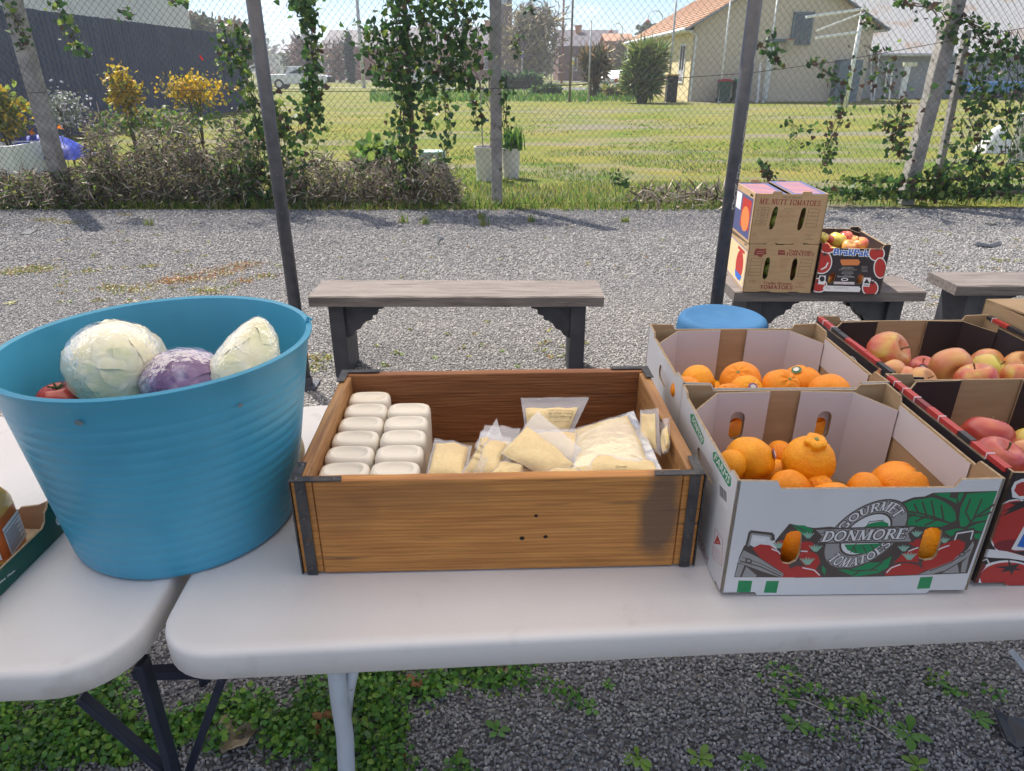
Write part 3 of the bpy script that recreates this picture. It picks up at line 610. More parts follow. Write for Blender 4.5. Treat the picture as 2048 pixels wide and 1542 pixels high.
bush('yellow_bush', 'yellow-green strappy bush beside the left concrete post', 18, 165, 280, 90, 11, 900, YL + [IV[2]], [.25, .1, .35, .3], .09)
bush('silver_bush', 'grey-leaved bush with pale mauve flowers by the paling fence', 132, 178, 260, 110, 12, 1100, SV, [.4, .25, .35], .05)
bush('green_bush', 'mixed green undergrowth between the golden bushes', 320, 215, 270, 260, 13.5, 1500, [IV[1], GR[0], GR[1], DRY[0]], [.35, .25, .2, .2], .08)
bush('vegetable_plant', 'bright leafy vegetable clump behind the mesh by the steel post', 762, 285, 365, 96, 9.4, 520, [leafmat('chard', (.10, .2, .03), .5), IV[2], IV[1]], [.5, .25, .25], .12, 'plant')
bluep = M('blue_tarpaulin', (.02, .05, .42), (.015, .03, .28), 3, .4, bump=.5, bscale=6); whitep = M('white_plastic', (.74, .73, .73), (.66, .65, .65), 6, .5, bump=.1)
t0 = aty(85, 283, 11.2)
mb = MB(); mb.grid(lambda a, b: V((-.62 + 1.24 * a, -.35 + .7 * b, .10 + .34 * math.sin(PI * a) ** .5 * math.sin(PI * b) ** .5 + .05 * noise.noise(V((a * 5, b * 5, 1))))), 16, 10)
o = mb.build('tarpaulin', bluep, smooth=True); o.location = (t0.x, 11.2, t0.z - .33); tag(o, 'crumpled blue tarpaulin behind the left concrete post', 'tarpaulin')
o = MB().grid(lambda a, b: V((-.62 + 1.24 * a, -.30 + .6 * b, 0.0)), 1, 1)
t1 = aty(-40, 308, 10.6); pb = thing('planter_box', (t1.x, 10.6, 0), 'low white planter box by the left concrete post', 'planter')
for c, d in (((0, -.4, .27), (1.5, .04, .42)), ((0, .4, .27), (1.5, .04, .42)), ((-.73, 0, .27), (.04, .76, .42)), ((.73, 0, .27), (.04, .76, .42))): MB().box(c, d).build('side_panel', whitep, pb, bevel=.008)
MB().box((0, 0, .2), (1.42, .76, .3)).build('soil', M('potting_soil', (.05, .035, .025), (.08, .06, .04), 30, .95, bump=.8), pb)
for c in ((-.6, 0), (.6, 0)): MB().box((c[0], c[1], .03), (.08, .7, .06)).build('foot', whitep, pb)
for u, v in ((62, 263), (118, 256)):
    p = aty(u, v, 11.0); b = thing('poppy', (p.x, 11.0, 0), 'orange poppy flower standing above the blue tarpaulin', 'flower', 'orange poppies')
    MB().tube([(0, 0, 0), (.01, 0, p.z * .5), (0, 0, p.z)], .004, 5).build('stalk', IV[1], b)
    leaves('petals', np.array([(0, 0, p.z)] * 7), .055, [leafmat('poppy_orange', (.75, .22, .01), .4)], b, up=(0, 0, 1), tilt=.8)
# white pots
def pot(u0, u1, v0, v1, Y, label):
    c = aty((u0 + u1) / 2, v1, Y); r = (u1 - u0) / 2 / FPX * (Y * CP + .55); h = aty((u0 + u1) / 2, v0, Y).z
    t = thing('white_pot', (c.x, Y, 0), label, 'pot', 'white drum pots behind the fence')
    MB().lathe([(r * .86, 0), (r, h * .97), (r * 1.03, h), (r * .95, h), (r * .93, h * .93), (0.01, h * .92)], 28).build('shell', M('pot_white', (.72, .68, .70), (.62, .58, .60), 5, .55, bump=.1, c3=(.45, .36, .30), scale3=3, lo3=.62, hi3=.8), t, auto=40)
    MB().lathe([(r * .93, h * .93), (.01, h * .945)], 20).build('soil', MATS['potting_soil'], t); return t, h, r
pt, ph, pr_ = pot(950, 1003, 293, 361, 10.33, 'white drum pot holding a bare staked sapling, behind the middle concrete post')
sap = thing('sapling', (pt.location.x, 10.33, ph * .93), 'bare pale sapling tied to a stake in the white pot', 'tree')
barkp = M('pale_bark', (.42, .36, .30), (.28, .22, .18), 10, .9)
mb = MB().tube([(.05, 0, 0), (.06, 0, .4), (.03, 0, .9), (.04, .02, 1.5)], [.022, .018, .013, .006], 6)
for k in range(9):
    z = .5 + .11 * k; a = rng.uniform(0, 6.28); l = rng.uniform(.25, .5); mb.tube([(.04, 0, z), (.04 + math.cos(a) * l * .3, math.sin(a) * l * .3, z + l * .5), (.04 + math.cos(a) * l * .45, math.sin(a) * l * .45, z + l)], [.008, .006, .002], 4)
mb.build('trunk', barkp, sap); MB().tube([(-.07, 0, 0), (-.10, 0, 1.15)], .009, 6).build('stake', M('grey_stake', (.35, .33, .3), rough=.8), sap)
MB().box((-.03, 0, .38), (.1, .03, .025)).build('tie', bluep, sap)
pt2, ph2, _ = pot(1004, 1040, 296, 359, 10.55, 'white drum pot full of upright green herb leaves')
hb = thing('herb_plant', (pt2.location.x + .04, 10.55, ph2 * .92), 'upright bright green herb growing in a white pot', 'plant')
q = np.c_[rng.normal(0, .06, 150), rng.normal(0, .06, 150), rng.uniform(0, .02, 150)]
tag(grass('leaves', q, .28, [GR[0], leafmat('herb', (.06, .17, .02), .5)], hb, lean=.3, wd=.03), kind='stuff')
tq = aty(866, 335, 9.8); tr = thing('trough', (tq.x, 9.8, 0), 'pale green plastic trough behind the ivy', 'trough')
MB().box((0, 0, tq.z + .1), (.34, .3, .24)).build('tub', M('pale_green_plastic', (.42, .58, .52), rough=.5), tr, bevel=.02)
MB().box((0, 0, tq.z / 2), (.3, .26, tq.z - .02)).build('stand', M('dark_stand', (.05, .045, .04), rough=.9), tr)
# white sheets lying in the rough grass at the right
wl = aty(2020, 300, 12); ws = thing('white_sheet', (wl.x + .25, 12, 0), 'white corrugated plastic sheet propped in the rough grass at the fence end', 'sheet')
MB().box((0, 0, .45), (.5, .03, .9), mat=Matrix.Rotation(-.25, 3, 'Y') @ Matrix.Rotation(.3, 3, 'X')).build('sheet', whitep, ws)
wl = aty(1995, 272, 14); ws = thing('white_bag', (wl.x, 14, 0), 'white sack lying in the grass beyond the ivy', 'bag')
MB().grid(lambda a, b: V(((a - .5) * .6, (b - .5) * .4, .5 * math.sin(PI * a) ** .6 * math.sin(PI * b) ** .6 + .03 * noise.noise(V((a * 6, b * 6, 0))))), 12, 10).build('sack', whitep, ws, smooth=True)

# ================================================================== far left: paling fence, pale building
pal = M('dark_palings', (.05, .062, .115), (.075, .085, .145), 3, .9, stretch=(4, 4, .6), bump=.3)
pf = thing('paling_fence', (-10.75, 22, 0), 'tall dark weathered paling fence running back along the lawn', 'fence'); mb = MB()
for k, y in enumerate(np.arange(12.0, 30.2, .095)):
    h = 2.68 + .02 * random.random(); mb.box((-10.75 + .012 * (k % 2) + .006 * random.random(), y, h / 2), (.018, .088, h))
tag(mb.build('palings', pal, pf, org=pf.location), kind='stuff')
for y in np.arange(12.2, 30.3, 2.4): MB().box((-10.83, y, 1.3), (.1, .1, 2.6)).build('post', pal, pf, org=pf.location)
for z in (.4, 1.4, 2.4): MB().box((-10.79, 21.1, z), (.045, 18.2, .08)).build('rail', pal, pf, org=pf.location)
cream = M('pale_rendered_wall', (.62, .62, .64), (.56, .56, .58), 1.5, .8); 
wbq = aty(226, 30, 34); wb = thing('pale_building', (wbq.x - 5, 38, 0), 'pale grey rendered building standing above the paling fence', 'building')
MB().box((0, 0, 3.6), (10, 8, 7.2)).build('wall', cream, wb); MB().box((0, 0, 7.3), (10.6, 8.6, .2)).build('roof', M('grey_sheet_roof', (.34, .35, .37), rough=.5), wb)

# ================================================================== tan house behind the lawn
brick = M('tan_brick', (.66, .57, .46), (.56, .48, .38), 6, .9, bump=.3, bscale=20); cbr = M('cream_painted_brick', (.66, .54, .30), (.72, .60, .36), 2, .85, bump=.2, bscale=20)
tile = M('terracotta_tiles', (.36, .20, .12), (.46, .28, .18), 5, .85, bump=.5, bscale=10); trim = M('white_trim', (.74, .76, .76), rough=.5); slate = M('blue_grey_trim', (.13, .18, .21), rough=.6); glass = M('dark_glass', (.03, .035, .045), rough=.08, spec=.8)
HX, HY, HW, HL, EV = 8.88, 37.74, 8.75, 19.0, 3.5
ho = thing('brick_house', (HX + HW / 2, HY, 0), 'tan brick gabled house with terracotta roof and cream side wall', 'house'); HO = ho.location; RG = EV + HW / 2 * .56
mb = MB(); g0 = [(HX, HY, 0), (HX + HW, HY, 0), (HX + HW, HY, EV), (HX + HW / 2, HY, RG), (HX, HY, EV)]
MB().prism(g0[::-1], (0, HL, 0)).build('wall', brick, ho, org=HO)
# brick courses on the gable: thin recessed joints, built as proud courses
mb = MB(); zc = .05
while zc < RG - .2:
    x0, x1 = HX, HX + HW
    if zc > EV: k = (zc - EV) / .56; x0 += k; x1 -= k
    mb.box(((x0 + x1) / 2, HY - .006, zc + .055), (x1 - x0 - .02, .012, .10)); zc += .125
tag(mb.build('brick_courses', brick, ho, org=HO), kind='stuff')
MB().box((HX - .008, HY + HL / 2, EV / 2), (.016, HL, EV)).build('side_render', cbr, ho, org=HO)
for s in (-1, 1):
    xe = HX - .5 if s < 0 else HX + HW + .5; ze = EV - .28; xr = HX + HW / 2
    rf = MB(); nrm = V((s * .56, 0, 1)).normalized()
    rf.add([(xe, HY - .45, ze), (xr, HY - .45, RG + .02), (xr, HY + HL + .4, RG + .02), (xe, HY + HL + .4, ze)], [(0, 1, 2, 3) if s > 0 else (3, 2, 1, 0)])
    n = 16
    for k in range(n): # tile courses stepping up the slope
        a, b = k / n, (k + 1) / n; p = V((xe + (xr - xe) * a, 0, ze + (RG - ze) * a)); q = V((xe + (xr - xe) * b, 0, ze + (RG - ze) * b))
        pts = [p + nrm * .09, q + nrm * .05, q + nrm * .02, p + nrm * .02]; pts = [V((t_.x, HY - .45, t_.z)) for t_ in pts]
        rf.prism(pts if s < 0 else pts[::-1], (0, HL + .85, 0))
    r_ = rf.build('roof', tile, ho, org=HO)
    bb = MB().bar((xe, HY - .47, ze - .02), (xr, HY - .47, RG), .06, .24, up=(0, 1, 0)).build('barge_board', slate, r_, org=HO)
    MB().tube([(xe, HY - .4, ze + .02), (xe, HY + HL + .4, ze + .02)], .1, 8).build('gutter', trim, r_, org=HO)
    MB().box((xe + (.25 if s < 0 else -.25), HY + HL / 2, ze - .03), (.5, HL, .05)).build('soffit', trim, r_, org=HO)
def window(par, c, w, h, axis, name='window', fr=trim, org=None, d=.05):
    f = MB(); x = (1, 0) if axis == 'x' else (0, 1)
    for a, b, ww, hh in ((-w / 2, 0, .09, h), (w / 2, 0, .09, h), (0, -h / 2, w + .09, .09), (0, h / 2, w + .09, .09), (0, 0, .06, h)):
        f.box((c[0] + x[0] * a, c[1] + x[1] * a, c[2] + b), ((ww if axis == 'x' else d * 1.4), (d * 1.4 if axis == 'x' else ww), hh))
    o = f.build(name, fr, par, org=org); MB().box(c, (w if axis == 'x' else d, d if axis == 'x' else w, h)).build('pane', glass, o, org=org); return o
for y in (39.6, 44.5, 48.5, 53): window(ho, (HX - .03, y, 1.75), 1.15, 1.75, 'y', org=HO)
a, b = aty(1580, 88, HY), aty(1626, 26, HY); sh_w = window(ho, ((a.x + b.x) / 2, HY - .05, (a.z + b.z) / 2), b.x - a.x, b.z - a.z, 'x', 'shuttered_window', slate, HO, .1)
a, b = aty(1524, 200, HY), aty(1546, 92, HY); window(ho, ((a.x + b.x) / 2, HY - .04, (a.z + b.z) / 2), (b.x - a.x), (b.z - a.z), 'x', 'window', trim, HO, .08)
a, b = aty(1530, 84, HY), aty(1580, 78, HY); MB().box(((a.x + b.x) / 2, HY - .06, (a.z + b.z) / 2), (b.x - a.x, .12, .14)).build('lintel', slate, ho, org=HO)
a, b = aty(1640, 207, HY), aty(1700, 120, HY); MB().box(((a.x + b.x) / 2 + .4, HY - .3, (a.z + b.z) / 2), (b.x - a.x, .6, b.z - a.z)).build('side_porch', slate, ho, org=HO)
MB().tube([(HX + .1, HY - .08, 0), (HX + .1, HY - .08, 3.0), (HX - .45, HY - .35, 3.2)], .045, 8).build('downpipe', trim, ho, org=HO)
a = aty(1575, 80, HY); hp = thing('basketball_hoop', (a.x, HY - .3, a.z - .3), 'small hoop with hanging pale net on the tan house wall', 'hoop')
MB().tube([(.22 * math.cos(k * PI / 8), -.1 + .22 * math.sin(k * PI / 8), .3) for k in range(17)], .02, 5).tube([(0, .08, .3), (0, .3, .3)], .03, 5).build('rim', M('orange_paint', (.5, .2, .08), rough=.5), hp)
MB().lathe([(.21, .3), (.15, .05), (.11, -.2)], 10, (0, -.1, 0), cap=False).build('net', M('cream_net', (.6, .55, .42), rough=.9, trans=.3), hp)
# bins
def bin_(u, w_, lid, label):
    p = at(u, 203); t = thing('wheelie_bin', (p.x, HY - 1.1, 0), label, 'bin', 'wheelie bins by the house'); gm = M('bin_green', (.02, .06, .045), (.03, .08, .06), 6, .5)
    MB().loft([[V((a * w_ * .42, b * w_ * .42, 0.06)) for a, b in ((-1, -1), (1, -1), (1, 1), (-1, 1))], [V((a * w_ * .5, b * w_ * .55, .95)) for a, b in ((-1, -1), (1, -1), (1, 1), (-1, 1))]]).build('body', gm, t, bevel=.03)
    MB().box((0, 0, .985), (w_ * 1.08, w_ * 1.2, .07)).box((0, .02, 1.035), (w_ * .8, w_ * .9, .04)).build('lid', lid, t, bevel=.02)
    for s in (-1, 1): MB().tube([(s * w_ * .4, w_ * .45, .1), (s * w_ * .5, w_ * .45, .1)], .1, 12).build('wheel', MATS['dark_stand'], t)
    MB().tube([(-w_ * .4, w_ * .62, .93), (w_ * .4, w_ * .62, .93)], .02, 6).build('handle', gm, t)
bin_(1433, .56, M('red_lid', (.45, .03, .04), rough=.5), 'dark green wheelie bin with red lid against the tan brick wall'); bin_(1464, .66, M('green_lid', (.03, .30, .12), rough=.5), 'dark green wheelie bin with bright green lid against the tan brick wall')
p = at(1344, 203); mb = thing('black_box', (p.x - .3, HY - 1.0, 0), 'black storage box at the corner of the cream wall', 'box')
MB().box((0, 0, .6), (.5, .5, 1.2)).build('body', MATS['dark_stand'], mb, bevel=.02); MB().box((0, 0, 1.23), (.58, .58, .06)).build('lid', M('mustard_lid', (.5, .32, .04), rough=.5), mb)
def spiky(name, label, u, v0, v1, wpx, Y, n, mats, wts, ll):
    b, tp = aty(u, v1, Y), aty(u, v0, Y); rx = wpx / 2 / FPX * Y * CP; t = thing(name, (b.x, Y, 0), label, 'shrub'); H_ = tp.z; heads = []
    mb = MB()
    for k in range(n):
        a = rng.uniform(0, 6.28); q = V((rng.uniform(-.75, .75) * rx, rng.uniform(-.5, .5) * rx, H_ * rng.uniform(.25, .85))); heads.append(q); mb.tube([(q.x * .3, q.y * .3, 0), (q.x * .8, q.y * .8, q.z * .6), q], [.06, .05, .04], 5)
    mb.build('stems', stemm, t); m = 70
    P = np.repeat(np.array([tuple(h) for h in heads]), m, 0); tag(leaves('leaves', P, ll, mats, t, up=(0, 0, .5), tilt=.8, shape=BLADE * np.array([1.4, 1, 1]), weights=wts, var=.3), kind='stuff'); return t
spiky('yucca', 'large green yucca clump in front of the cream wall', 1285, 85, 192, 64, 36, 34, [leafmat('yucca', (.10, .17, .04), .3), leafmat('yucca_light', (.26, .28, .08), .3)], [.6, .4], .75)
spiky('cabbage_palm', 'brown-skirted spiky palm beside the driveway', 1186, 95, 195, 44, 42, 9, [leafmat('palm_dry', (.24, .17, .08), .3), leafmat('palm_dark', (.06, .075, .035), .3)], [.5, .5], .8)
# ================================================================== poles, lamps, hoist
galv = M('galvanised_pole', (.50, .50, .50), (.42, .42, .42), 4, .5, metal=.2); redp = M('red_oxide_pole', (.26, .10, .08), rough=.7); whp = M('white_pole', (.78, .78, .78), rough=.5)
def pole(u, v0, v1, Y, r, mat, label, name='tall_pole', group=None):
    a, b = aty(u, v1, Y), aty(u, v0, Y); t = thing(name, (a.x, Y, 0), label, 'pole', group)
    MB().tube([(0, 0, 0), (0, 0, b.z)], [r * 1.1, r * .9], 8).build('shaft', mat, t, smooth=True); MB().box((0, 0, .02), (r * 4, r * 4, .04)).build('base_plate', mat, t); MB().lathe([(r, 0), (r * .9, r), (.004, r * 1.4)], 8, (0, 0, b.z)).build('cap', mat, t); return t
gp = 'old court fence posts beside the house'
pole(1139, -40, 205, 37, .055, brownsteel, 'brown steel post rising behind the lawn, left of the driveway palm', group=gp); pole(1176, 44, 205, 36.9, .04, galv, 'thin grey steel post in front of the driveway palm', group=gp)
pole(1335, -40, 203, 36.6, .05, galv, 'tall grey steel post in front of the cream side wall', group=gp); pole(1438, -40, 201, 36.5, .04, whp, 'thin pale steel post in front of the wheelie bins', group=gp); pole(1526, -40, 204, 36.5, .04, whp, 'thin pale steel post in front of the tan house window', group=gp)
pole(1123, -40, 166, 88, .12, redp, 'tall red-oxide pole near the road'); pole(1102, 66, 165, 86, .07, whp, 'white road marker pole near the willow'); pole(1213, 92, 162, 84, .07, whp, 'white pole beside the driveway'); pole(1252, 82, 158, 84, .07, whp, 'white pole behind the white hatchback')
pole(728, -40, 176, 66, .16, galv, 'pale concrete power pole beside the dark cypress', 'power_pole')
tw = aty(1075, 52, 37); w2 = aty(1186, 52, 37)
lw = aty(1514, 207, 36.8); lt = aty(1521, 126, 37.6); t = thing('leaning_pipe', (lw.x, 36.8, 0), 'white pipe leaning against the tan house window', 'pipe')
MB().tube([lw - t.location, lt - t.location], .05, 8).build('pipe', whp, t); MB().tube([lw - t.location + V((-.12, 0, .02)), lw - t.location + V((0, 0, .06))], .055, 8).build('elbow', whp, t)
hq = aty(1690, 214, 31.6); ht = thing('clothes_hoist', (hq.x, 31.6, 0), 'white pole with slanting arms standing on the lawn in front of the grey shed', 'hoist'); zt = aty(1716, 16, 31.6)
MB().tube([(0, 0, 0), (0, 0, zt.z)], .085, 10).build('mast', whp, ht, smooth=True)
for (u0, v0), (u1, v1), r in (((1716, 18), (1612, 34), .06), ((1712, 26), (1632, 62), .035), ((1706, 64), (1632, 76), .055), ((1716, 18), (1730, 12), .05)):
    a, b = aty(u0, v0, 31.6), aty(u1, v1, 31.2); MB().tube([(0, 0, a.z), V((b.x - hq.x, -.4, b.z))], r, 6).build('arm', whp, ht)
for u, v0, v1, du in ((1746, 110, 206, 12), (1752, 108, 204, -10), (1768, 128, 202, 8), (1778, 128, 202, 8), (1664, 130, 203, 16)):
    a, b = aty(u + (du if du < 0 else 0), v1, 39), aty(u + du, v0, 39); t = thing('thin_stake', (a.x, 39, 0), 'thin pale pipe standing in front of the grey shed wall', 'pipe', 'thin pipes by the grey shed')
    MB().tube([(0, 0, 0), (b.x - a.x, 0, b.z)], .035, 6).build('pipe', whp, t); MB().tube([(0, 0, -.01), (0, 0, .05)], .06, 6).build('foot', whp, t)
def gooseneck(u, v0, v1, Y, s, label):
    a, b = aty(u, v1, Y), aty(u, v0, Y); t = thing('street_lamp', (a.x, Y, 0), label, 'lamp'); H_ = b.z - .9; r = .75
    P = [(0, 0, 0), (0, 0, H_ * .5), (0, 0, H_)] + [(s * (r - r * math.cos(k * PI / 8)), 0, H_ + r * math.sin(k * PI / 8)) for k in range(1, 9)]
    MB().tube(P, .05, 6).build('arm', galv, t, smooth=True)
    MB().lathe([(.05, .35), (.12, .25), (.3, 0), (.26, 0), (.05, .2)], 12, (s * 2 * r, 0, H_ - .32)).build('lamp_shade', M('lamp_red', (.45, .12, .1), rough=.5), t, smooth=True)
    MB().lathe([(.02, 0), (.1, .06), (.02, .14)], 8, (s * 2 * r, 0, H_ - .34)).build('bulb', whp, t)
gooseneck(1082, 16, 150, 95, 1, 'gooseneck street lamp with red shade above the bare willow'); gooseneck(1240, 44, 150, 100, -1, 'gooseneck street lamp with red shade above the dark slate roof'); gooseneck(1316, 18, 150, 80, -1, 'gooseneck street lamp with red shade above the terracotta roof')
bq = aty(1044, 150, 82); bn = thing('banner_pole', (bq.x, 82, 0), 'pole with a tall purple banner in front of the willow', 'banner'); bt = aty(1044, 68, 82).z; bm = aty(1044, 116, 82).z
MB().tube([(0, 0, 0), (0, 0, bt)], .06, 6).build('pole', whp, bn); MB().box((.02, -.08, (bt + bm) / 2), (.34, .03, bt - bm)).build('banner', M('purple_banner', (.2, .12, .33), rough=.8), bn); MB().box((.2, -.05, (bt + bm) / 2), (.06, .05, bt - bm)).build('edge_bar', MATS['dark_stand'], bn)
sq = aty(1145, 150, 90); sg = thing('road_sign', (sq.x, 90, 0), 'small yellow and white road sign by the driveway', 'sign'); z = aty(1145, 126, 90).z
MB().tube([(0, 0, 0), (0, 0, z + .4)], .04, 6).build('pole', galv, sg); MB().box((0, -.06, z), (.36, .03, .45)).build('plate', M('sign_yellow', (.75, .6, .08), rough=.4), sg); MB().box((0, -.06, z + .42), (.3, .03, .32)).build('upper_plate', whp, sg)

# ================================================================== vehicles
tyre = M('tyre_rubber', (.02, .02, .022), rough=.8); rim = M('alloy_rim', (.5, .5, .52), rough=.35, metal=.7)
def car(label, loc, rz, prof, cab, W, wheels, paint, cat='car', bull=False, name='parked_car'):
    t = thing(name, loc, label, cat, rz=rz)
    MB().loft([[V((x, -W / 2 * k, z)) for x, z in prof] for k in (1,)] + [[V((x, W / 2, z)) for x, z in prof]], cap=True).build('body', paint, t, bevel=.06)
    n = len(cab); MB().loft([[V((x, -W / 2 * .96 if z < cab[0][1] + .1 else -W / 2 * .8, z)) for x, z in cab], [V((x, W / 2 * .96 if z < cab[0][1] + .1 else W / 2 * .8, z)) for x, z in cab]], cap=True).build('cabin', paint, t, bevel=.04)
    x0, x1 = cab[0][0], cab[-1][0]; zt = max(z for _, z in cab); xs = [x for x, z in cab if z == zt]
    for s in (-1, 1):
        for fa, fb in ((.06, .48), (.54, .95)):
            xa, xb = x0 + .1 + (x1 - x0 - .2) * fa, x0 + .1 + (x1 - x0 - .2) * fb; z0 = cab[0][1] + .1; z1 = zt - .1
            ta, tb = min(xs) + (max(xs) - min(xs)) * fa, min(xs) + (max(xs) - min(xs)) * fb
            MB().poly([(xa, s * (W / 2 * .955 + .006), z0), (xb, s * (W / 2 * .955 + .006), z0), (tb, s * (W / 2 * .82 + .012), z1), (ta, s * (W / 2 * .82 + .012), z1)]).build('side_window', glass, t)
    a, b = cab[-1], max((c for c in cab if c[1] == zt), key=lambda c: c[0]); MB().poly([(a[0] + .01, -W * .42, a[1] + .03), (a[0] + .01, W * .42, a[1] + .03), (b[0] + .03, W * .36, b[1] - .04), (b[0] + .03, -W * .36, b[1] - .04)]).build('windscreen', glass, t)
    a, b = cab[0], min((c for c in cab if c[1] == zt), key=lambda c: c[0]); MB().poly([(a[0] - .01, -W * .42, a[1] + .03), (a[0] - .01, W * .42, a[1] + .03), (b[0] - .03, W * .36, b[1] - .04), (b[0] - .03, -W * .36, b[1] - .04)]).build('rear_window', glass, t)
    for x, r in wheels:
        for s in (-1, 1):
            wv = MB().tube([(x, s * (W / 2 - .2), r), (x, s * (W / 2 + .015), r)], r, 18).build('wheel', tyre, t); MB().tube([(x, s * (W / 2), r), (x, s * (W / 2 + .03), r)], r * .62, 12).build('rim', rim, wv)
    xf, xr = max(x for x, _ in prof), min(x for x, _ in prof)
    for s in (-1, 1):
        MB().box((xr - .005, s * W * .4, .85), (.05, .2, .22)).build('tail_light', M('tail_red', (.5, .02, .02), rough=.2), t); MB().box((xf - .01, s * W * .36, .8), (.06, .3, .14)).build('headlight', M('lamp_clear', (.7, .72, .75), rough=.15), t)
    if bull: MB().box((xf + .12, 0, .72), (.28, W * .95, .42)).tube([(xf + .2, -W * .4, .9), (xf + .1, -W * .4, 1.12), (xf + .1, W * .4, 1.12), (xf + .2, W * .4, .9)], .04, 6).build('bull_bar', MATS['dark_stand'], t)
    return t
silver = M('silver_paint', (.62, .64, .67), rough=.3, spec=.6, coat=.5); wpaint = M('white_paint', (.8, .8, .8), rough=.3, coat=.5)
uq = at(603, 178)
car('silver dual-cab utility vehicle with black bull bar parked beyond the lawn', (uq.x, uq.y, 0), 0, [(-2.5, .5), (-2.5, 1.12), (1.0, 1.12), (2.3, 1.05), (2.45, .9), (2.45, .5), (2.0, .38), (-2.2, .38)], [(-.95, 1.1), (-.75, 1.72), (.35, 1.74), (1.15, 1.1)], 1.82, ((-1.55, .39), (1.6, .39)), silver, 'utility', True, 'utility_vehicle')
car('white hatchback parked in the driveway behind the yucca', (7.1, 51, 0), R(62), [(-2.0, .4), (-2.05, .9), (1.0, .95), (1.95, .8), (2.0, .4), (1.6, .25), (-1.7, .25)], [(-2.0, .9), (-1.35, 1.42), (.2, 1.46), (1.15, .93)], 1.74, ((-1.25, .31), (1.3, .31)), wpaint)
cq = at(858, 173); car('silver sedan parked beyond the lawn behind the ivy', (cq.x, cq.y, 0), 0, [(-2.2, .4), (-2.2, .95), (1.0, .92), (2.1, .8), (2.2, .4), (1.8, .25), (-1.9, .25)], [(-1.5, .93), (-.9, 1.42), (.3, 1.45), (1.2, .9)], 1.78, ((-1.35, .32), (1.4, .32)), silver)

# ================================================================== brick buildings over the road, grey shed
redb = M('red_brick', (.32, .12, .075), (.24, .09, .06), 3, .9); slater = M('dark_slate_roof', (.07, .06, .075), (.10, .085, .10), 2, .7); oran = M('sunlit_orange_brick', (.55, .26, .12), (.45, .2, .09), 3, .9)  # orange brick: sunlight on the red brick gable is put into its colour
def hall(name, label, u0, u1, ve, vr, Y, dep, wall, roof, chim=(), rot=0):
    a, b = aty(u0, ve, Y), aty(u1, ve, Y); W = b.x - a.x; ze = a.z; zr = aty((u0 + u1) / 2, vr, Y + dep / 2).z
    t = thing(name, ((a.x + b.x) / 2, Y, 0), label, 'building')
    g_ = [(-W / 2, 0, 0), (-W / 2, 0, ze), (-W / 2, dep / 2, zr), (-W / 2, dep, ze), (-W / 2, dep, 0)]
    MB().prism(g_, (W, 0, 0)).build('wall', wall, t)
    rf = MB()
    for y0, y1 in ((-.4, dep / 2), (dep + .4, dep / 2)): rf.add([(-W / 2 - .4, y0, ze - .05), (W / 2 + .4, y0, ze - .05), (W / 2 + .4, y1, zr + .12), (-W / 2 - .4, y1, zr + .12), (-W / 2 - .4, y0, ze + .12), (W / 2 + .4, y0, ze + .12), (W / 2 + .4, y1, zr + .3), (-W / 2 - .4, y1, zr + .3)], [(0, 1, 2, 3), (7, 6, 5, 4), (0, 4, 5, 1), (0, 3, 7, 4), (1, 5, 6, 2)])
    r_ = rf.build('roof', roof, t)
    for u, v in chim:
        c = aty(u, v, Y + dep * .4); MB().box((c.x - t.location.x, dep * .4, (c.z + ze) / 2), (.9, .9, c.z - ze)).box((c.x - t.location.x, dep * .4, c.z), (1.1, 1.1, .2)).build('chimney', oran, r_)
    n = max(2, int(W / 4))
    for k in range(n):
        x = -W / 2 + W * (k + .5) / n; f = MB().box((x, -.03, ze * .5), (1.1, .1, 1.9)).build('window', trim, t); MB().box((x, -.07, ze * .5), (.9, .06, 1.7)).build('pane', glass, f)
    return t
hall('brick_hall', 'red brick building with dark hipped roof beyond the cypress', 650, 800, 95, 64, 120, 12, redb, slater)
gq = hall('brick_wing', 'sunlit gable wall of the red brick building, orange sunlight in its colour', 640, 668, 100, 84, 116, 8, oran, slater)
hall('brick_hall', 'long red brick building with dark roof behind the thick ivy', 815, 1006, 92, 58, 118, 14, redb, slater, ((975, 42), (860, 50)))
hall('brick_hall', 'dark brick building with slate roof and orange chimney behind the driveway', 1118, 1240, 94, 64, 112, 14, M('dark_red_brick', (.16, .075, .06), (.12, .06, .05), 3, .9), slater, ((1157, 52), (1248, 70)))
hall('brick_wing', 'low sunlit brick wing at the end of the slate-roofed building', 1214, 1262, 84, 72, 106, 6, oran, M('terracotta_far', (.42, .22, .14), rough=.9))
tq = aty(1008, 80, 110); tz = 12; tow = thing('brick_tower', (tq.x - .2, 110, 0), 'dark brick church tower rising behind the middle concrete post', 'tower')
MB().loft([[V((a * s, b * s, z)) for a, b in ((-1, -1), (1, -1), (1, 1), (-1, 1))] for s, z in ((2.0, 0), (2.0, 5.2), (1.35, 6.6), (1.3, 15))]).build('wall', M('tower_brick', (.15, .09, .075), (.11, .07, .06), 3, .9), tow)
f = MB().box((.2, -1.38, 10.2), (.9, .12, .9)).build('clock_face', M('pale_clock', (.35, .42, .45), rough=.5), tow); MB().loft([[V((a * s, b * s, z)) for a, b in ((-1, -1), (1, -1), (1, 1), (-1, 1))] for s, z in ((1.5, 15), (.05, 21))]).build('roof', slater, tow)
wh = M('white_weatherboard', (.66, .66, .66), rough=.8); hall('far_house', 'small pale house among far trees behind the utility vehicle', 556, 606, 108, 92, 150, 9, wh, M('grey_roof_far', (.3, .3, .32), rough=.8))
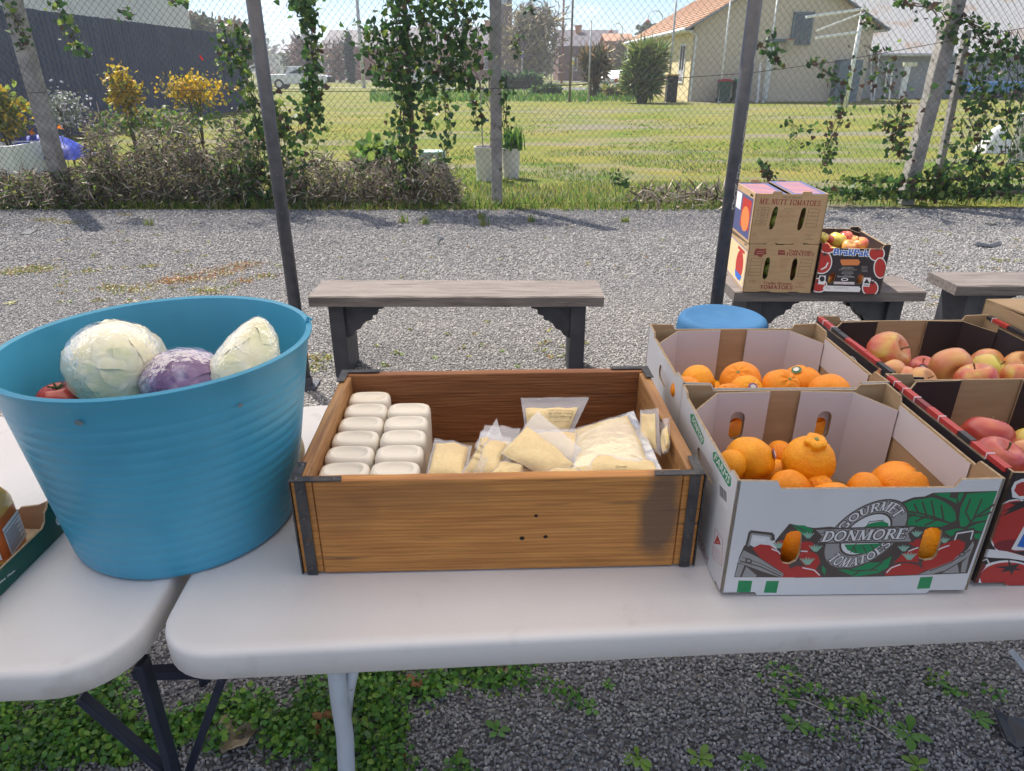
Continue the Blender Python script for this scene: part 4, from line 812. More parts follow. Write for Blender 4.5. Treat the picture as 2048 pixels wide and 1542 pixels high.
gsh = M('grey_sheet_wall', (.33, .34, .36), (.28, .29, .31), 2, .7, stretch=(6, 1, .3)); gro = M('grey_iron_roof', (.36, .36, .37), (.30, .30, .31), 2, .55, stretch=(8, 1, 1), c3=(.3, .22, .17), scale3=.8, lo3=.55, hi3=.7)
shd = thing('grey_shed', (30, 42, 0), 'long grey sheet-metal shed with pale iron roof beside the tan house', 'shed'); SO = shd.location
MB().box((30.3, 47, 1.15), (24.6, 10, 2.3)).build('wall', gsh, shd, org=SO)
rf = MB(); rf.add([(17.6, 41.4, 2.2), (43, 41.4, 2.2), (43, 47, 5.3), (19.0, 47, 5.3)], [(0, 1, 2, 3)]); rf.add([(17.6, 52.6, 2.2), (43, 52.6, 2.2), (43, 47, 5.3), (19, 47, 5.3)], [(3, 2, 1, 0)])
for x in np.arange(18.2, 43, .42): rf.bar((x + 1.0 * .2, 41.39, 2.23), (x + .6, 46.9, 5.3), .05, .04)
r_ = rf.build('roof', gro, shd, org=SO); MB().tube([(17.6, 41.35, 2.2), (43, 41.35, 2.2)], .09, 6).build('gutter', galv, r_, org=SO)
for x in (20.5, 26.5, 33): f = MB().box((x, 41.96, 1.05), (2.6, .08, 2.1)).build('roller_door', M('roller_grey', (.36, .37, .39), (.32, .33, .35), 1, .6, stretch=(.2, 1, 9)), shd, org=SO); MB().box((x, 41.9, .55), (.3, .06, .06)).build('handle', galv, f, org=SO)
a, b = aty(1800, 200, 41), aty(1818, 132, 41); t = thing('white_post', (a.x, 41, 0), 'white square post in front of the grey shed', 'post'); MB().box((0, 0, b.z / 2), (.34, .2, b.z)).build('shaft', whp, t, bevel=.02); MB().box((.1, 0, b.z + .08), (.7, .24, .2)).build('head', M('cream_head', (.7, .68, .5), rough=.6), t)
bl = at(1960, 196); t = thing('blue_trailer', (bl.x, bl.y - 2, 0), 'low blue trailer standing before the grey shed behind the ivy', 'trailer')
MB().box((0, 0, .62), (4.2, 1.6, .5)).build('tray', M('trailer_blue', (.08, .22, .5), rough=.5), t, bevel=.03); MB().box((0, 0, .34), (3.9, 1.4, .08)).build('chassis', MATS['dark_stand'], t)
for s in (-1, 1): MB().tube([(.2, s * .75, .3), (.2, s * .92, .3)], .3, 14).build('wheel', tyre, t)

# ================================================================== trees
bark = M('tree_bark', (.12, .09, .07), (.18, .14, .11), 6, .95)
def tree(name, label, u, v0, v1, wpx, Y, n, mats, wts, ls, shape=LEAF, clumps=14, droop=False, grp=None, tall=1.0):
    b, tp = aty(u, v1, Y), aty(u, v0, Y); rx = wpx / 2 / FPX * Y * CP; h = tp.z; z0 = max(0, b.z); t = thing(name, (b.x, Y, 0), label, 'tree', grp)
    C = []; mb = MB().tube([(0, 0, 0), (0, 0, z0 + (h - z0) * .3), (.05 * rx, 0, z0 + (h - z0) * .7)], [.05 * rx + .08, .04 * rx + .05, .03], 7)
    for k in range(clumps):
        a = rng.uniform(0, 6.28); zz = rng.uniform(.1, .92); r_ = rx * .78 * math.sqrt(max(.05, 1 - (2 * zz - 1) ** 2)) * rng.uniform(.4, 1) * tall
        c = V((math.cos(a) * r_, math.sin(a) * r_, z0 + (h - z0) * zz)); C.append(c); mb.tube([(0, 0, z0 + (h - z0) * max(.05, zz * .6 - .1)), (c.x * .6, c.y * .6, c.z - .1 * (h - z0)), c], [.03 * rx + .02, .02 * rx + .01, .01], 5)
    mb.build('trunk', bark, t); cc = np.array([tuple(c) for c in C]); i = rng.integers(0, clumps, n); s_ = rx * .3
    P = cc[i] + rng.normal(size=(n, 3)) * np.array([s_, s_, (h - z0) * .10])
    tag(leaves('crown', P, ls, mats, t, up=(0, 0, -1.2) if droop else None, tilt=1, shape=shape, weights=wts), kind='stuff'); return t
EU = [leafmat('gum_leaf', (.07, .09, .05), .3), leafmat('gum_pale', (.14, .15, .09), .3), leafmat('gum_brown', (.17, .11, .07), .3)]
BT = [M('willow_twig', (.34, .27, .16), rough=.9), M('willow_twig_green', (.30, .29, .14), rough=.9), M('twig_grey', (.22, .17, .14), rough=.9), M('twig_pink', (.33, .2, .17), rough=.9)]
T2 = TW * np.array([3.2, 1, 1])
tree('willow_tree', 'wide bare tan willow across the road behind the banner', 1066, 22, 150, 112, 84, 2600, BT[:3], [.5, .3, .2], 1.1, T2, 40)
tree('bare_tree', 'bare pinkish tree beside the sunlit orange gable wall', 612, 78, 150, 50, 100, 900, [BT[3], BT[2]], [.6, .4], 1.2, T2, 18); tree('bare_tree', 'bare grey tree in front of the red brick building', 680, 84, 150, 60, 98, 500, [BT[3], BT[2]], [.5, .5], 1.2, T2, 14)
tree('bare_tree', 'bare tan tree before the low brick wing', 1240, 88, 156, 50, 90, 900, BT[:3], [.4, .2, .4], 1.0, T2, 18)
tree('cypress_tree', 'slim dark pencil cypress in front of the red brick building', 703, 62, 168, 15, 85, 1500, [leafmat('cypress', (.018, .04, .02), .15), leafmat('cypress_mid', (.03, .06, .028), .15)], [.6, .4], .35, clumps=30)
tree('gum_tree', 'grey-green gum tree showing over the paling fence end', 400, 36, 90, 70, 70, 900, EU, [.5, .35, .15], .5, grp=None); tree('gum_tree', 'brownish gum tree behind the paling fence beside the shelter post', 490, 38, 140, 90, 75, 1600, EU, [.35, .3, .35], .55)
tree('gum_tree', 'small dark gum tree behind the utility vehicle', 588, 100, 140, 34, 120, 500, EU, [.7, .3, 0], .6); tree('gum_tree', 'gum tree rising behind the tan house roof end', 1745, 0, 60, 60, 75, 900, EU, [.4, .4, .2], .6); tree('gum_tree', 'wide brownish gum tree behind the grey shed', 1820, -10, 70, 110, 80, 1600, EU, [.3, .3, .4], .6); tree('gum_tree', 'dark gum tree over the terracotta roof', 1290, 48, 90, 30, 110, 400, EU, [.8, .2, 0], .6)
# far belt of bush on the horizon
P = np.c_[rng.uniform(-330, 330, 16000), rng.uniform(240, 330, 16000), np.zeros(16000)]
hgt = np.array([3 + 6 * max(0, .4 + noise.noise(V((p[0] * .02, p[1] * .01, 1))) + .4 * noise.noise(V((p[0] * .09, 0, 3)))) for p in P]); P[:, 2] = hgt * rng.uniform(0, 1, 16000) ** .6
tag(leaves('far_woodland', P, 2.4, EU, weights=[.55, .35, .1]), 'far belt of grey-green bush on the horizon', 'trees', kind='stuff')
# hedge and garden beds before the driveway
def hedge(label, u0, u1, v0, v1, Y, n, mats, wts, ls, dep=1.2):
    a, b = aty(u0, v1, Y), aty(u1, v0, Y); t = thing('hedge', ((a.x + b.x) / 2, Y, 0), label, 'hedge'); W = b.x - a.x; z0 = 0
    P = np.c_[rng.uniform(-W / 2, W / 2, n), rng.uniform(-dep / 2, dep / 2, n), rng.uniform(0, 1, n) ** .7 * b.z]
    P[:, 2] *= 1 + .12 * np.sin(P[:, 0] * 3); tag(leaves('leaves', P, ls, mats, t, weights=wts), kind='stuff')
    MB().box((0, 0, b.z * .4), (W * .92, dep * .7, b.z * .8)).build('branches', stemm, t); return t
hedge('clipped dark green hedge beside the driveway', 1008, 1082, 149, 178, 62, 2200, [IV[0], IV[1]], [.6, .4], .28); hedge('low dark shrubs behind the middle lawn', 1062, 1120, 172, 190, 48, 900, [IV[0], IV[1], GR[0]], [.4, .4, .2], .2); hedge('golden low shrubs in front of the white hatchback', 1205, 1300, 172, 190, 45, 800, [YL[2], YL[0], IV[1]], [.4, .3, .3], .18)
P = strip(740, 1300, 182, 204, 3000); tag(grass('verge_grass', P, .22, [GR[0], leafmat('verge', (.05, .14, .02), .4)], lean=.8, wd=.09), 'bright green verge grass beyond the lawn', 'grass', kind='stuff')
# ================================================================== FOLDING TABLES
TZ = .74
tabm = M('white_table_plastic', (.75, .70, .67), (.70, .65, .62), 3, .48, bump=.18, bscale=220, bdist=.0015, c3=(.52, .48, .43), scale3=14, lo3=.62, hi3=.85)
legw = M('white_leg_paint', (.62, .64, .68), (.55, .57, .60), 8, .4, c3=(.3, .2, .12), scale3=30, lo3=.7, hi3=.78); legd = M('navy_leg_paint', (.018, .022, .04), (.03, .034, .055), 10, .5)
def rrect(W, D, r, ins, z, n=9):
    out = []; r2 = max(.002, r - ins)
    for cx, cy, a0 in ((W - r, r, -PI / 2), (W - r, D - r, 0), (r, D - r, PI / 2), (r, r, PI)):
        out += [V((cx + r2 * math.cos(a0 + PI / 2 * k / n), cy + r2 * math.sin(a0 + PI / 2 * k / n), z)) for k in range(n + 1)]
    return out
def table(corner, rz, W, D, r, label, flip=False):
    t = thing('folding_table', (corner[0], corner[1], 0), label, 'table', 'white folding tables', rz=rz); x0 = -W if flip else 0
    rings = [rrect(W, D, r, i, z) for i, z in ((.05, .70), (.02, .694), (.003, .6925), (0, .695), (0, .731), (.0012, .7352), (.004, .7385), (.009, .7402), (.019, .7404), (.024, .7398), (.03, .7390), (.06, .7392))]
    MB().loft([[p + V((x0, 0, 0)) for p in q] for q in rings]).build('table_top', tabm, t, auto=75); return t
tR = table((-.490, .683), R(3.6), 2.4, .76, .085, 'white plastic folding table carrying the wooden crate and fruit cartons')
tL = table((-.514, .660), R(2.8), 1.83, .76, .10, 'white plastic folding table with navy steel legs under the blue tub', True)
def loc(t, p): return t.matrix_basis.inverted() @ V(p) if False else Matrix.Rotation(-t.rotation_euler.z, 3, 'Z') @ (V(p) - t.location)
# wishbone leg of the right table, px of the photo on a vertical plane
ly = .90
a = [aty(u, v, ly) for u, v in ((672, 1335), (679, 1400), (690, 1470), (693, 1542), (690, 1640))]; a.append(V((a[-1].x, ly, 0)))
MB().tube([loc(tR, p) for p in a], .0165, 12).build('leg', legw, tR, smooth=True)
b = [aty(u, v, ly + .015) for u, v in ((707, 1335), (697, 1385), (692, 1430))]; MB().tube([loc(tR, p) for p in b], .011, 10).build('leg_brace', legw, tR, smooth=True)
for (x, y) in ((.068, .60), (2.1, .14), (2.1, .62)): MB().tube([(x, y, .70), (x + .02, y, .4), (x + .02, y, 0)], .0165, 12).build('leg', legw, tR, smooth=True)
MB().tube([(.18, .2, .1), (.085, .60, .1)], .012, 8).build('stretcher', legw, tR, smooth=True); MB().tube([(2.12, .14, .1), (2.12, .62, .1)], .012, 8).build('stretcher', legw, tR, smooth=True)
p0, p1 = aty(2030, 1310, 1.1), aty(2075, 1370, 1.1); MB().bar(loc(tR, p0), loc(tR, p1), .03, .012).build('leg_brace', legw, tR)
# navy legs of the left table
def navy(u0, v0, u1, v1, Y, w, name):
    p, q = aty(u0, v0, Y), aty(u1, v1, Y); d = (q - p); 
    if name == 'leg': q = p + d * (p.z / -d.z)
    MB().bar(loc(tL, p), loc(tL, q), w, .014, up=(0, 1, 0) if False else (1, 0, 0)).build(name, legd, tL, bevel=.003)
navy(283, 1320, 347, 1542, .80, .028, 'leg'); navy(160, 1392, 335, 1545, .82, .02, 'leg_brace'); navy(447, 1350, 377, 1545, .84, .022, 'leg_brace')
pA, pB = aty(270, 1346, .86), aty(440, 1341, .86); MB().bar(loc(tL, pA), loc(tL, pB), .018, .018).build('cross_bar', legd, tL)
for x, y in ((-.25, .66), (-1.6, .1), (-1.6, .66)): MB().tube([(x, y, .70), (x, y, 0)], .014, 8).build('leg', legd, tL)

# ================================================================== BLUE TUB
tub = M('blue_tub_plastic', (.058, .305, .465), (.068, .34, .51), 4, .36, bump=.04, bscale=120, bdist=.001, c3=(.048, .26, .40), scale3=5, lo3=.55, hi3=.75, spec=.45)
tb = thing('blue_tub', (-.552, 1.011, TZ + .001), 'large round blue plastic tub of cabbages standing across both tables', 'tub')
h = .32; prof = []
rr_ = lambda f: .179 + .043 * f
prof.append((.176, .001)); prof.append((rr_(0), .006))
for k in range(15):
    f0 = .05 + k * .058; prof += [(rr_(f0 - .007), h * (f0 - .007)), (rr_(f0) - .0007, h * f0), (rr_(f0 + .007), h * (f0 + .007)), (rr_(f0 + .029), h * (f0 + .029))]
prof.append((rr_(.97), h * .97))
prof = [(.160, 0)] + prof + [(.2265, h + .0), (.2275, h + .006), (.2235, h + .009), (.218, h + .006), (.2165, h - .004)] + [(.2165 - .043 * f, h - h * f * .99 - .004) for f in np.linspace(.05, .98, 14)] + [(.12, .008), (.004, .007)]
rings = []
for r, z in prof: rings.append([V(((r + .004 * (z / h) * math.sin(2 * a_ + .6)) * math.cos(a_) - .012 * (1 - z / h) + .0, (r + .004 * (z / h) * math.sin(2 * a_ + .6)) * math.sin(a_), z)) for a_ in np.linspace(0, 2 * PI, 97)[:-1]])
MB().loft(rings).build('wall', tub, tb, auto=35)
scuff = M('grey_scuff', (.12, .17, .2), (.2, .22, .22), 60, .8)
def on_tub(u, v):
    c = V((0, 0, CAMZ)); d = ray(u, v); T0 = tb.location
    for k in range(400):
        t = .5 + k * .003; p = c + d * t; f = (p.z - T0.z) / h
        if 0 <= f <= 1 and math.hypot(p.x - T0.x + .012 * (1 - f), p.y - T0.y) < .179 + .043 * f + .0008: return p - T0
    return V((0, -.2, .2))
for u, v, s in ((158, 845, .006), (480, 810, .004)):
    p = on_tub(u, v); n = V((p.x, p.y, -.02)).normalized(); x = n.cross(V((0, 0, 1))).normalized(); z = x.cross(n)
    MB().poly([p + n * .0012 + x * (a_ * s * (1 + .3 * noise.noise(V((a_ * 3, b_ * 3, u))))) + z * (-b_ * s * .7) for a_, b_ in circ(12)]).build('scuff', scuff, tb)
MB().tube([(.208, .075, h + .004), (.214, .078, h + .016), (.220, .076, h + .012)], .003, 6).build('rim_nick', tub, tb)

# wrapped vegetables in the tub
wrap = film('cling_film', .02, .25, .14, (1, 1, 1), 1.0, 90, .4)
def veg_mesh(name, fn, nu=110, nv=70):
    mb = MB(); mb.grid(lambda a, b: fn(2 * PI * a, PI * b), nu, nv); return mb
def folds(d, seed, amp, fr): 
    s = 0; f = fr; a = amp
    for _ in range(4): s += a * (1 - 2 * abs(noise.noise(V((d.x * f + seed, d.y * f, d.z * f * .7))))); f *= 1.9; a *= .5
    return s
def cabbage(name, label, px, Y, r, mat, seed, sq=(1, 1, 1), amp=.06, rot=(0, 0, 0), fr=1.6, crest=None, half=False, parts=True):
    c = aty(*px, Y); t = thing(name, c, label, 'cabbage', rot=rot)
    def fn(th, ph, k=1.0, smooth=1.0):
        d = V((math.sin(ph) * math.cos(th), math.sin(ph) * math.sin(th), math.cos(ph))); q = d * (1 + folds(d, seed, amp, fr) * smooth)
        if crest: q += V((0, 0, crest * math.exp(-((d.y + .1) / .13) ** 2) * max(0, d.z + .2)))
        if half and q.y > half: q.y = half + (q.y - half) * .08
        return V((q.x * sq[0], q.y * sq[1], q.z * sq[2])) * r * k
    veg_mesh(name, fn).build('leaves', mat, t, smooth=True)
    if parts: veg_mesh(name, lambda a, b: fn(a, b, 1.025, .8)).build('plastic_wrap', wrap, t, smooth=True)
    return t
cabm = M('pale_cabbage', (.86, .76, .48), (.90, .82, .64), 25, .55, bump=.35, bscale=60, bdist=.004, c3=(.74, .70, .38), scale3=22, lo3=.52, hi3=.72, sub=.05)
redc = M('red_cabbage', (.11, .035, .14), (.30, .18, .32), 26, .4, bump=.35, bscale=60, bdist=.004, c3=(.45, .36, .46), scale3=30, lo3=.56, hi3=.7, lo=.35, hi=.7)
def leafy(t, r, mat, seed, n=7, sq=(1, 1, 1), cut=None, taper=0, wrapk=1.05, spread=(.75, 1.25)):
    """head of overlapping leaf sheets with ruffled rims and a few deep creases, in cling film"""
    rs = random.Random(seed)
    def cutf(q): 
        kk = 1 - taper * q.z / r; q.x *= kk; q.y *= kk
        if cut and q.x > cut * r: q.x = cut * r + (q.x - cut * r) * .1
        return q
    def core(th, ph, k=.97): d = V((math.sin(ph) * math.cos(th), math.sin(ph) * math.sin(th), math.cos(ph))); q = d * r * k * (1 + folds(d, seed, .02, 1.3)); return cutf(V((q.x * sq[0], q.y * sq[1], q.z * sq[2])))
    veg_mesh('c', core, 48, 30).build('heart', mat, t, smooth=True)
    for i in range(n):
        d = V((rs.uniform(-1, 1), rs.uniform(-1, .45), rs.uniform(-.15, 1))).normalized(); x = d.cross(V((.1, .2, 1))).normalized(); y = d.cross(x); sp = rs.uniform(*spread); o_ = rs.uniform(0, 9); mb = MB(); nu, nv = 40, 18
        def fn(a, b):
            th = 2 * PI * a; al = sp * b * (1 + .22 * noise.noise(V((math.cos(th) * 1.6 + o_, math.sin(th) * 1.6, i)))); ruff = max(0, b - .6) / .4
            q = d * math.cos(al) + (x * math.cos(th) + y * math.sin(th)) * math.sin(al)
            k = 1.0 + .012 * i / n + .03 * ruff ** 2 * (.6 + math.sin(th * 5 + o_) + .6 * math.sin(th * 11 + o_ * 2)) + .02 * noise.noise(q * 2.3 + V((o_, 0, i))) + .012 * math.exp(-(math.sin(th) * b / .07) ** 2) * (1 - b) + .006 * noise.noise(q * 9 + V((o_, 0, 0)))
            q = q * r * k; return cutf(V((q.x * sq[0], q.y * sq[1], q.z * sq[2])))
        mb.grid(fn, nu, nv).build('leaf', mat, t, smooth=True)
    def wf_(th, ph): d = V((math.sin(ph) * math.cos(th), math.sin(ph) * math.sin(th), math.cos(ph))); q = d * r * wrapk * (1 + folds(d, seed + 4, .012, 2.6)); return cutf(V((q.x * sq[0], q.y * sq[1], q.z * sq[2])))
    veg_mesh('w', wf_, 72, 44).build('plastic_wrap', wrap, t, smooth=True)
t = thing('white_cabbage', aty(235, 735, 1.02), 'large whole pale cabbage in cling film, biggest in the blue tub', 'cabbage', rot=(.2, .1, .5)); leafy(t, .0725, cabm, 5, 8, (1.04, 1, 1.0))
t = thing('red_cabbage', aty(372, 768, 1.0), 'purple red cabbage in shiny cling film between the pale cabbages', 'cabbage'); leafy(t, .0605, redc, 11, 7, (1.12, 1, .92))
t = thing('white_cabbage', aty(508, 722, 1.03), 'cut half pale cabbage in cling film with pointed top, against the tub rim', 'cabbage', rot=(R(-14), R(18), R(28))); leafy(t, .060, cabm, 23, 7, (1.0, .9, 1.15), .5, .42)
def fruit_mesh(kind, seed=0):
    mb = MB()
    if kind == 'apple':
        def fn(th, ph):
            r = math.sin(ph) ** .9 * (1 + .03 * math.cos(5 * th) * (ph > PI / 2)) * (1 + .05 * noise.noise(V((math.cos(th) + seed, math.sin(th), ph)))); z = math.cos(ph) * .86; z -= .26 * math.exp(-(ph / .35) ** 2) - .16 * math.exp(-((PI - ph) / .3) ** 2); z += .06 * math.sin(ph)
            return V((r * math.cos(th), r * math.sin(th), z))
    elif kind == 'knob':
        KP = np.array([(0, 1.2), (.14, 1.235), (.30, 1.225), (.39, 1.17), (.41, 1.08), (.39, 1.0), (.42, .93), (.52, .86), (.68, .74), (.85, .52), (.96, .26), (1, 0), (.96, -.3), (.84, -.56), (.62, -.78), (.34, -.9), (0, -.94)])
        def fn(th, ph):
            x = ph / PI * (len(KP) - 1); i = min(int(x), len(KP) - 2); f = x - i; f = f * f * (3 - 2 * f) * .3 + f * .7; r, z = KP[i] * (1 - f) + KP[i + 1] * f; k = math.exp(-((z - 1.08) / .16) ** 2)
            r *= 1 + .07 * k * math.cos(5 * th) + .04 * k * math.cos(9 * th + 1) + .015 * noise.noise(V((math.cos(th) * 2, math.sin(th) * 2, ph * 2 + seed))); return V((r * math.cos(th), r * math.sin(th), z - .02 * k * math.cos(3 * th)))
    else:
        def fn(th, ph):
            d = V((math.sin(ph) * math.cos(th), math.sin(ph) * math.sin(th), math.cos(ph))); k = 1 + .05 * noise.noise(d * 1.7 + V((seed, 0, 0))) + .03 * math.exp(-((ph - .35) / .2) ** 2) * math.cos(7 * th) * (seed % 3); q = d * k
            q.z *= .9; q.z -= .06 * math.exp(-(ph / .25) ** 2); return q
    mb.grid(lambda a, b: fn(2 * PI * a, .0001 + (PI - .0002) * b), 40, 48 if kind == 'knob' else 26); return mb
tomr = M('tomato_skin', (.42, .03, .02), (.52, .06, .03), 4, .18, coat=.3)
c = aty(122, 800, .97); t = thing('tomato', c, 'single red tomato at the edge of the blue tub', 'tomato'); o = fruit_mesh('apple').build('flesh', tomr, t, smooth=True); o.scale = (.034, .034, .031)
st_ = MB(); [st_.tube([(0, 0, .02), (.012 * math.cos(k * 1.25), .012 * math.sin(k * 1.25), .026)], .0015, 4) for k in range(5)]; st_.build('calyx', IV[1], t)
# supporting heap under the visible vegetables
for i, (x, y, r, z) in enumerate(((-.60, 1.07, .078, .083), (-.49, .97, .075, .082), (-.63, .94, .068, .076), (-.45, 1.09, .068, .075))):
    t = thing('white_cabbage', (x, y, TZ + .01 + z - .008), 'pale cabbage deep in the blue tub under the wrapped ones', 'cabbage', 'cabbages at the bottom of the tub'); veg_mesh('c', lambda th, ph: (lambda d: d * (r * (1 + folds(d, i * 5, .03, 1.6))))(V((math.sin(ph) * math.cos(th), math.sin(ph) * math.sin(th), math.cos(ph)))), 32, 20).build('leaves', cabm, t, smooth=True)

# ================================================================== WOODEN CRATE
def wood(name, dark=(.17, .075, .025), light=(.40, .21, .075), stain=None, grain=(1.8, 30, 30)):
    m = M(name, dark, light, 3.2, .62, bump=.55, bscale=7, stretch=grain, bdist=.004, lo=.3, hi=.7, c3=(.10, .05, .025), scale3=3, st3=(2, 26, 26), lo3=.62, hi3=.78, wave=(1.6, 7, .2))
    if stain and not m.get('st'):
        m['st'] = 1; t = m.node_tree; b = [n for n in t.nodes if n.type == 'BSDF_PRINCIPLED'][0]; src = b.inputs['Base Color'].links[0].from_socket; L = t.links.new
        tcn = N(t, 'ShaderNodeTexCoord'); nz_ = N(t, 'ShaderNodeTexNoise'); nz_.inputs['Scale'].default_value = 14; nz_.inputs['Detail'].default_value = 6; L(tcn.outputs['Object'], nz_.inputs['Vector'])
        for (px, py, pz, rx, rz_, colr, k) in stain:
            mp_ = N(t, 'ShaderNodeMapping'); mp_.inputs['Location'].default_value = (-px / rx, 0, -pz / rz_); mp_.inputs['Scale'].default_value = (1 / rx, .01, 1 / rz_); L(tcn.outputs['Object'], mp_.inputs['Vector'])
            ln = N(t, 'ShaderNodeVectorMath', operation='LENGTH'); L(mp_.outputs['Vector'], ln.inputs[0])
            ad = N(t, 'ShaderNodeMath', operation='MULTIPLY_ADD'); L(nz_.outputs['Fac'], ad.inputs[0]); ad.inputs[1].default_value = 1.1; L(ln.outputs['Value'], ad.inputs[2])
            mr = N(t, 'ShaderNodeMapRange'); mr.inputs['From Min'].default_value = 1.15; mr.inputs['From Max'].default_value = 1.65; mr.inputs['To Min'].default_value = k; mr.inputs['To Max'].default_value = 0; L(ad.outputs[0], mr.inputs['Value'])
            mx_ = N(t, 'ShaderNodeMix', data_type='RGBA'); mx_.inputs['B'].default_value = (*colr, 1); L(mr.outputs[0], mx_.inputs['Factor']); L(src, mx_.inputs['A']); src = mx_.outputs['Result']
        L(src, b.inputs['Base Color'])
    return m
CW, CD, CH, ct = .607, .405, .166, .02
cr = thing('wooden_crate', (-.322, .849, TZ + .0015), 'old brown wooden crate with black iron corner straps, full of bottles and bags', 'crate', rz=R(1.9))
wf = wood('crate_front_wood', (.42, .16, .036), (.63, .275, .068), [(.545, 0, .10, .035, .085, (.085, .06, .045), .78), (.06, 0, .12, .06, .05, (.20, .085, .03), .4), (.20, 0, .14, .12, .03, (.22, .095, .035), .35)]); we = wood('crate_end_wood', (.33, .14, .045), (.52, .26, .09), grain=(30, 1.8, 30)); wb_ = wood('crate_inner_wood', (.24, .08, .025), (.38, .15, .05)); wp = wood('crate_floor_wood', (.26, .14, .06), (.42, .26, .12))
iron = M('black_iron_strap', (.035, .034, .04), (.085, .078, .078), 25, .6, metal=.3, bump=.3, bscale=90, c3=(.12, .07, .05), scale3=40, lo3=.62, hi3=.75); riv = M('rivet', (.09, .085, .085), rough=.45, metal=.7)
def plank(c, d, name, m, bev=.003): 
    mb = MB(); n = 10; ax = 0 if d[0] >= d[1] else 1; rings = []
    for k in range(n + 1):
        s = -.5 + k / n; o = V(c); o[ax] += s * d[ax]; e = .0015 * noise.noise(V((s * 9, c[0] * 9, c[1] * 7))); w1 = d[1 - ax] / 2; hh = d[2] / 2; j = 1 - ax
        r_ = []
        for a_, b_ in ((-1, -1), (1, -1), (1, 1), (-1, 1)): q = o.copy(); q[j] += a_ * w1; q.z += b_ * hh + (e if b_ > 0 else 0); r_.append(q)
        rings.append(r_)
    mb.loft(rings, flip=(ax == 1)); return mb.build(name, m, cr, bevel=bev)
plank((CW / 2, ct / 2, CH / 2), (CW - .064, ct, CH), 'front_board', wf)
for x in (.0158, CW - .0158): MB().box((x, ct / 2 + .0005, CH / 2), (.031, ct - .002, CH - .002)).build('corner_batten', wf, cr, bevel=.002)
plank((CW / 2, CD - ct / 2, CH / 2), (CW, ct, CH), 'back_board', wb_)
for s, x in ((0, ct / 2 + .001), (1, CW - ct / 2 - .001)): plank((x, CD / 2, CH / 2 - .001), (ct, CD - 2 * ct - .002, CH - .002), 'end_board', we)
for k in range(4): plank((CW / 2, ct + .001 + (CD - 2 * ct) * (k + .5) / 4, .008), (CW - 2 * ct - .004, (CD - 2 * ct) / 4 - .003, .012), 'floor_plank', wp)
for x in (.0145, CW - .0145):
    st_ = MB().box((x, -.0012, CH / 2), (.016, .0022, CH + .001)).build('iron_strap', iron, cr, bevel=.0006)
    for z in (.012, .058, .104, .150): MB().lathe([(.0042, 0), (.0036, .0012), (.001, .002)], 10).build('rivet', riv, st_).matrix_local = Matrix.Translation((x, -.0023, z)) @ Matrix.Rotation(PI / 2, 4, 'X')
for x, y, sx, sy in ((0, 0, 1, 1), (CW, 0, -1, 1), (0, CD, 1, -1), (CW, CD, -1, -1)):
    pts = [(-.001, -.0016), (.075, -.0012), (.073, .011), (.014, .012), (.013, .052), (-.001, .054)]
    P_ = [(x + sx * a_, y + sy * b_, CH + .0012) for a_, b_ in pts]; st_ = MB().prism(P_ if sx * sy > 0 else P_[::-1], (0, 0, .0016)).build('corner_plate', iron, cr)
    for a_, b_ in ((.007, .006), (.062, .005), (.007, .045)): MB().lathe([(.0036, 0), (.001, .0016)], 8, (x + sx * a_, y + sy * b_, CH + .0028)).build('rivet', riv, st_)
    if y > 0: continue
    MB().box((x - sx * .0012, .024, CH / 2), (.0022, .05, CH)).build('iron_strap', iron, cr)
dk = M('nail_hole', (.02, .012, .008), rough=.9)
for u, v, r in ((1072, 1031, .003), (1044, 1076, .004), (1091, 1073, .0035)):
    n = V((math.sin(cr.rotation_euler.z), -math.cos(cr.rotation_euler.z), 0)); p = onplane(u, v, cr.location, n); q = Matrix.Rotation(-cr.rotation_euler.z, 3, 'Z') @ (p - cr.location)
    MB().poly([(q.x + a_ * r, -.0006, q.z + b_ * r * .9) for a_, b_ in circ(10)]).build('nail_hole', dk, cr)
def inc(x, y, z): return cr.location + Matrix.Rotation(cr.rotation_euler.z, 3, 'Z') @ V((x, y, z))

# white upturned bottles
bot = M('cream_bottle_plastic', (.80, .69, .56), (.84, .75, .62), 6, .33, sub=.08, c3=(.55, .47, .38), scale3=60, lo3=.70, hi3=.78, bump=.03, bscale=60, bdist=.002)
def sup(n, a, b, z, e=3.6): return [V((a * math.copysign(abs(math.cos(t)) ** (2 / e), math.cos(t)), b * math.copysign(abs(math.sin(t)) ** (2 / e), math.sin(t)), z)) for t in [2 * PI * k / n for k in range(n)]]
def oval(n, a, b, z): return sup(n, a, b, z, 2.2)
BW, BD, BH = .0395, .0258, .128
bt_ = thing('plastic_bottle', (0, 0, 0), 'cream plastic bottle standing upside down in the wooden crate', 'bottle', 'cream bottles packed upside down in the crate')
nb = 40; rings = [oval(nb, .016, .016, 0), oval(nb, .016, .016, .018), sup(nb, .02, .018, .02), sup(nb, BW * .9, BD * .9, .034), sup(nb, BW, BD, .045), sup(nb, BW, BD, BH - .014), sup(nb, BW * .985, BD * .98, BH - .008), sup(nb, BW * .93, BD * .91, BH - .0028), sup(nb, BW * .84, BD * .80, BH - .0005)]
bd_ = MB().loft(rings + [sup(nb, BW * .76, BD * .70, BH, 2.8)], cap=False).loft([sup(nb, BW * .76, BD * .70, BH, 2.8), oval(nb, BW * .73, BD * .64, BH - .001), oval(nb, BW * .69, BD * .59, BH - .0022), oval(nb, BW * .5, BD * .42, BH - .0045), oval(nb, BW * .25, BD * .2, BH - .0056), oval(nb, .002, .002, BH - .006), oval(nb, .00001, .00001, BH - .006)], cap=False).build('body', bot, bt_, smooth=True)
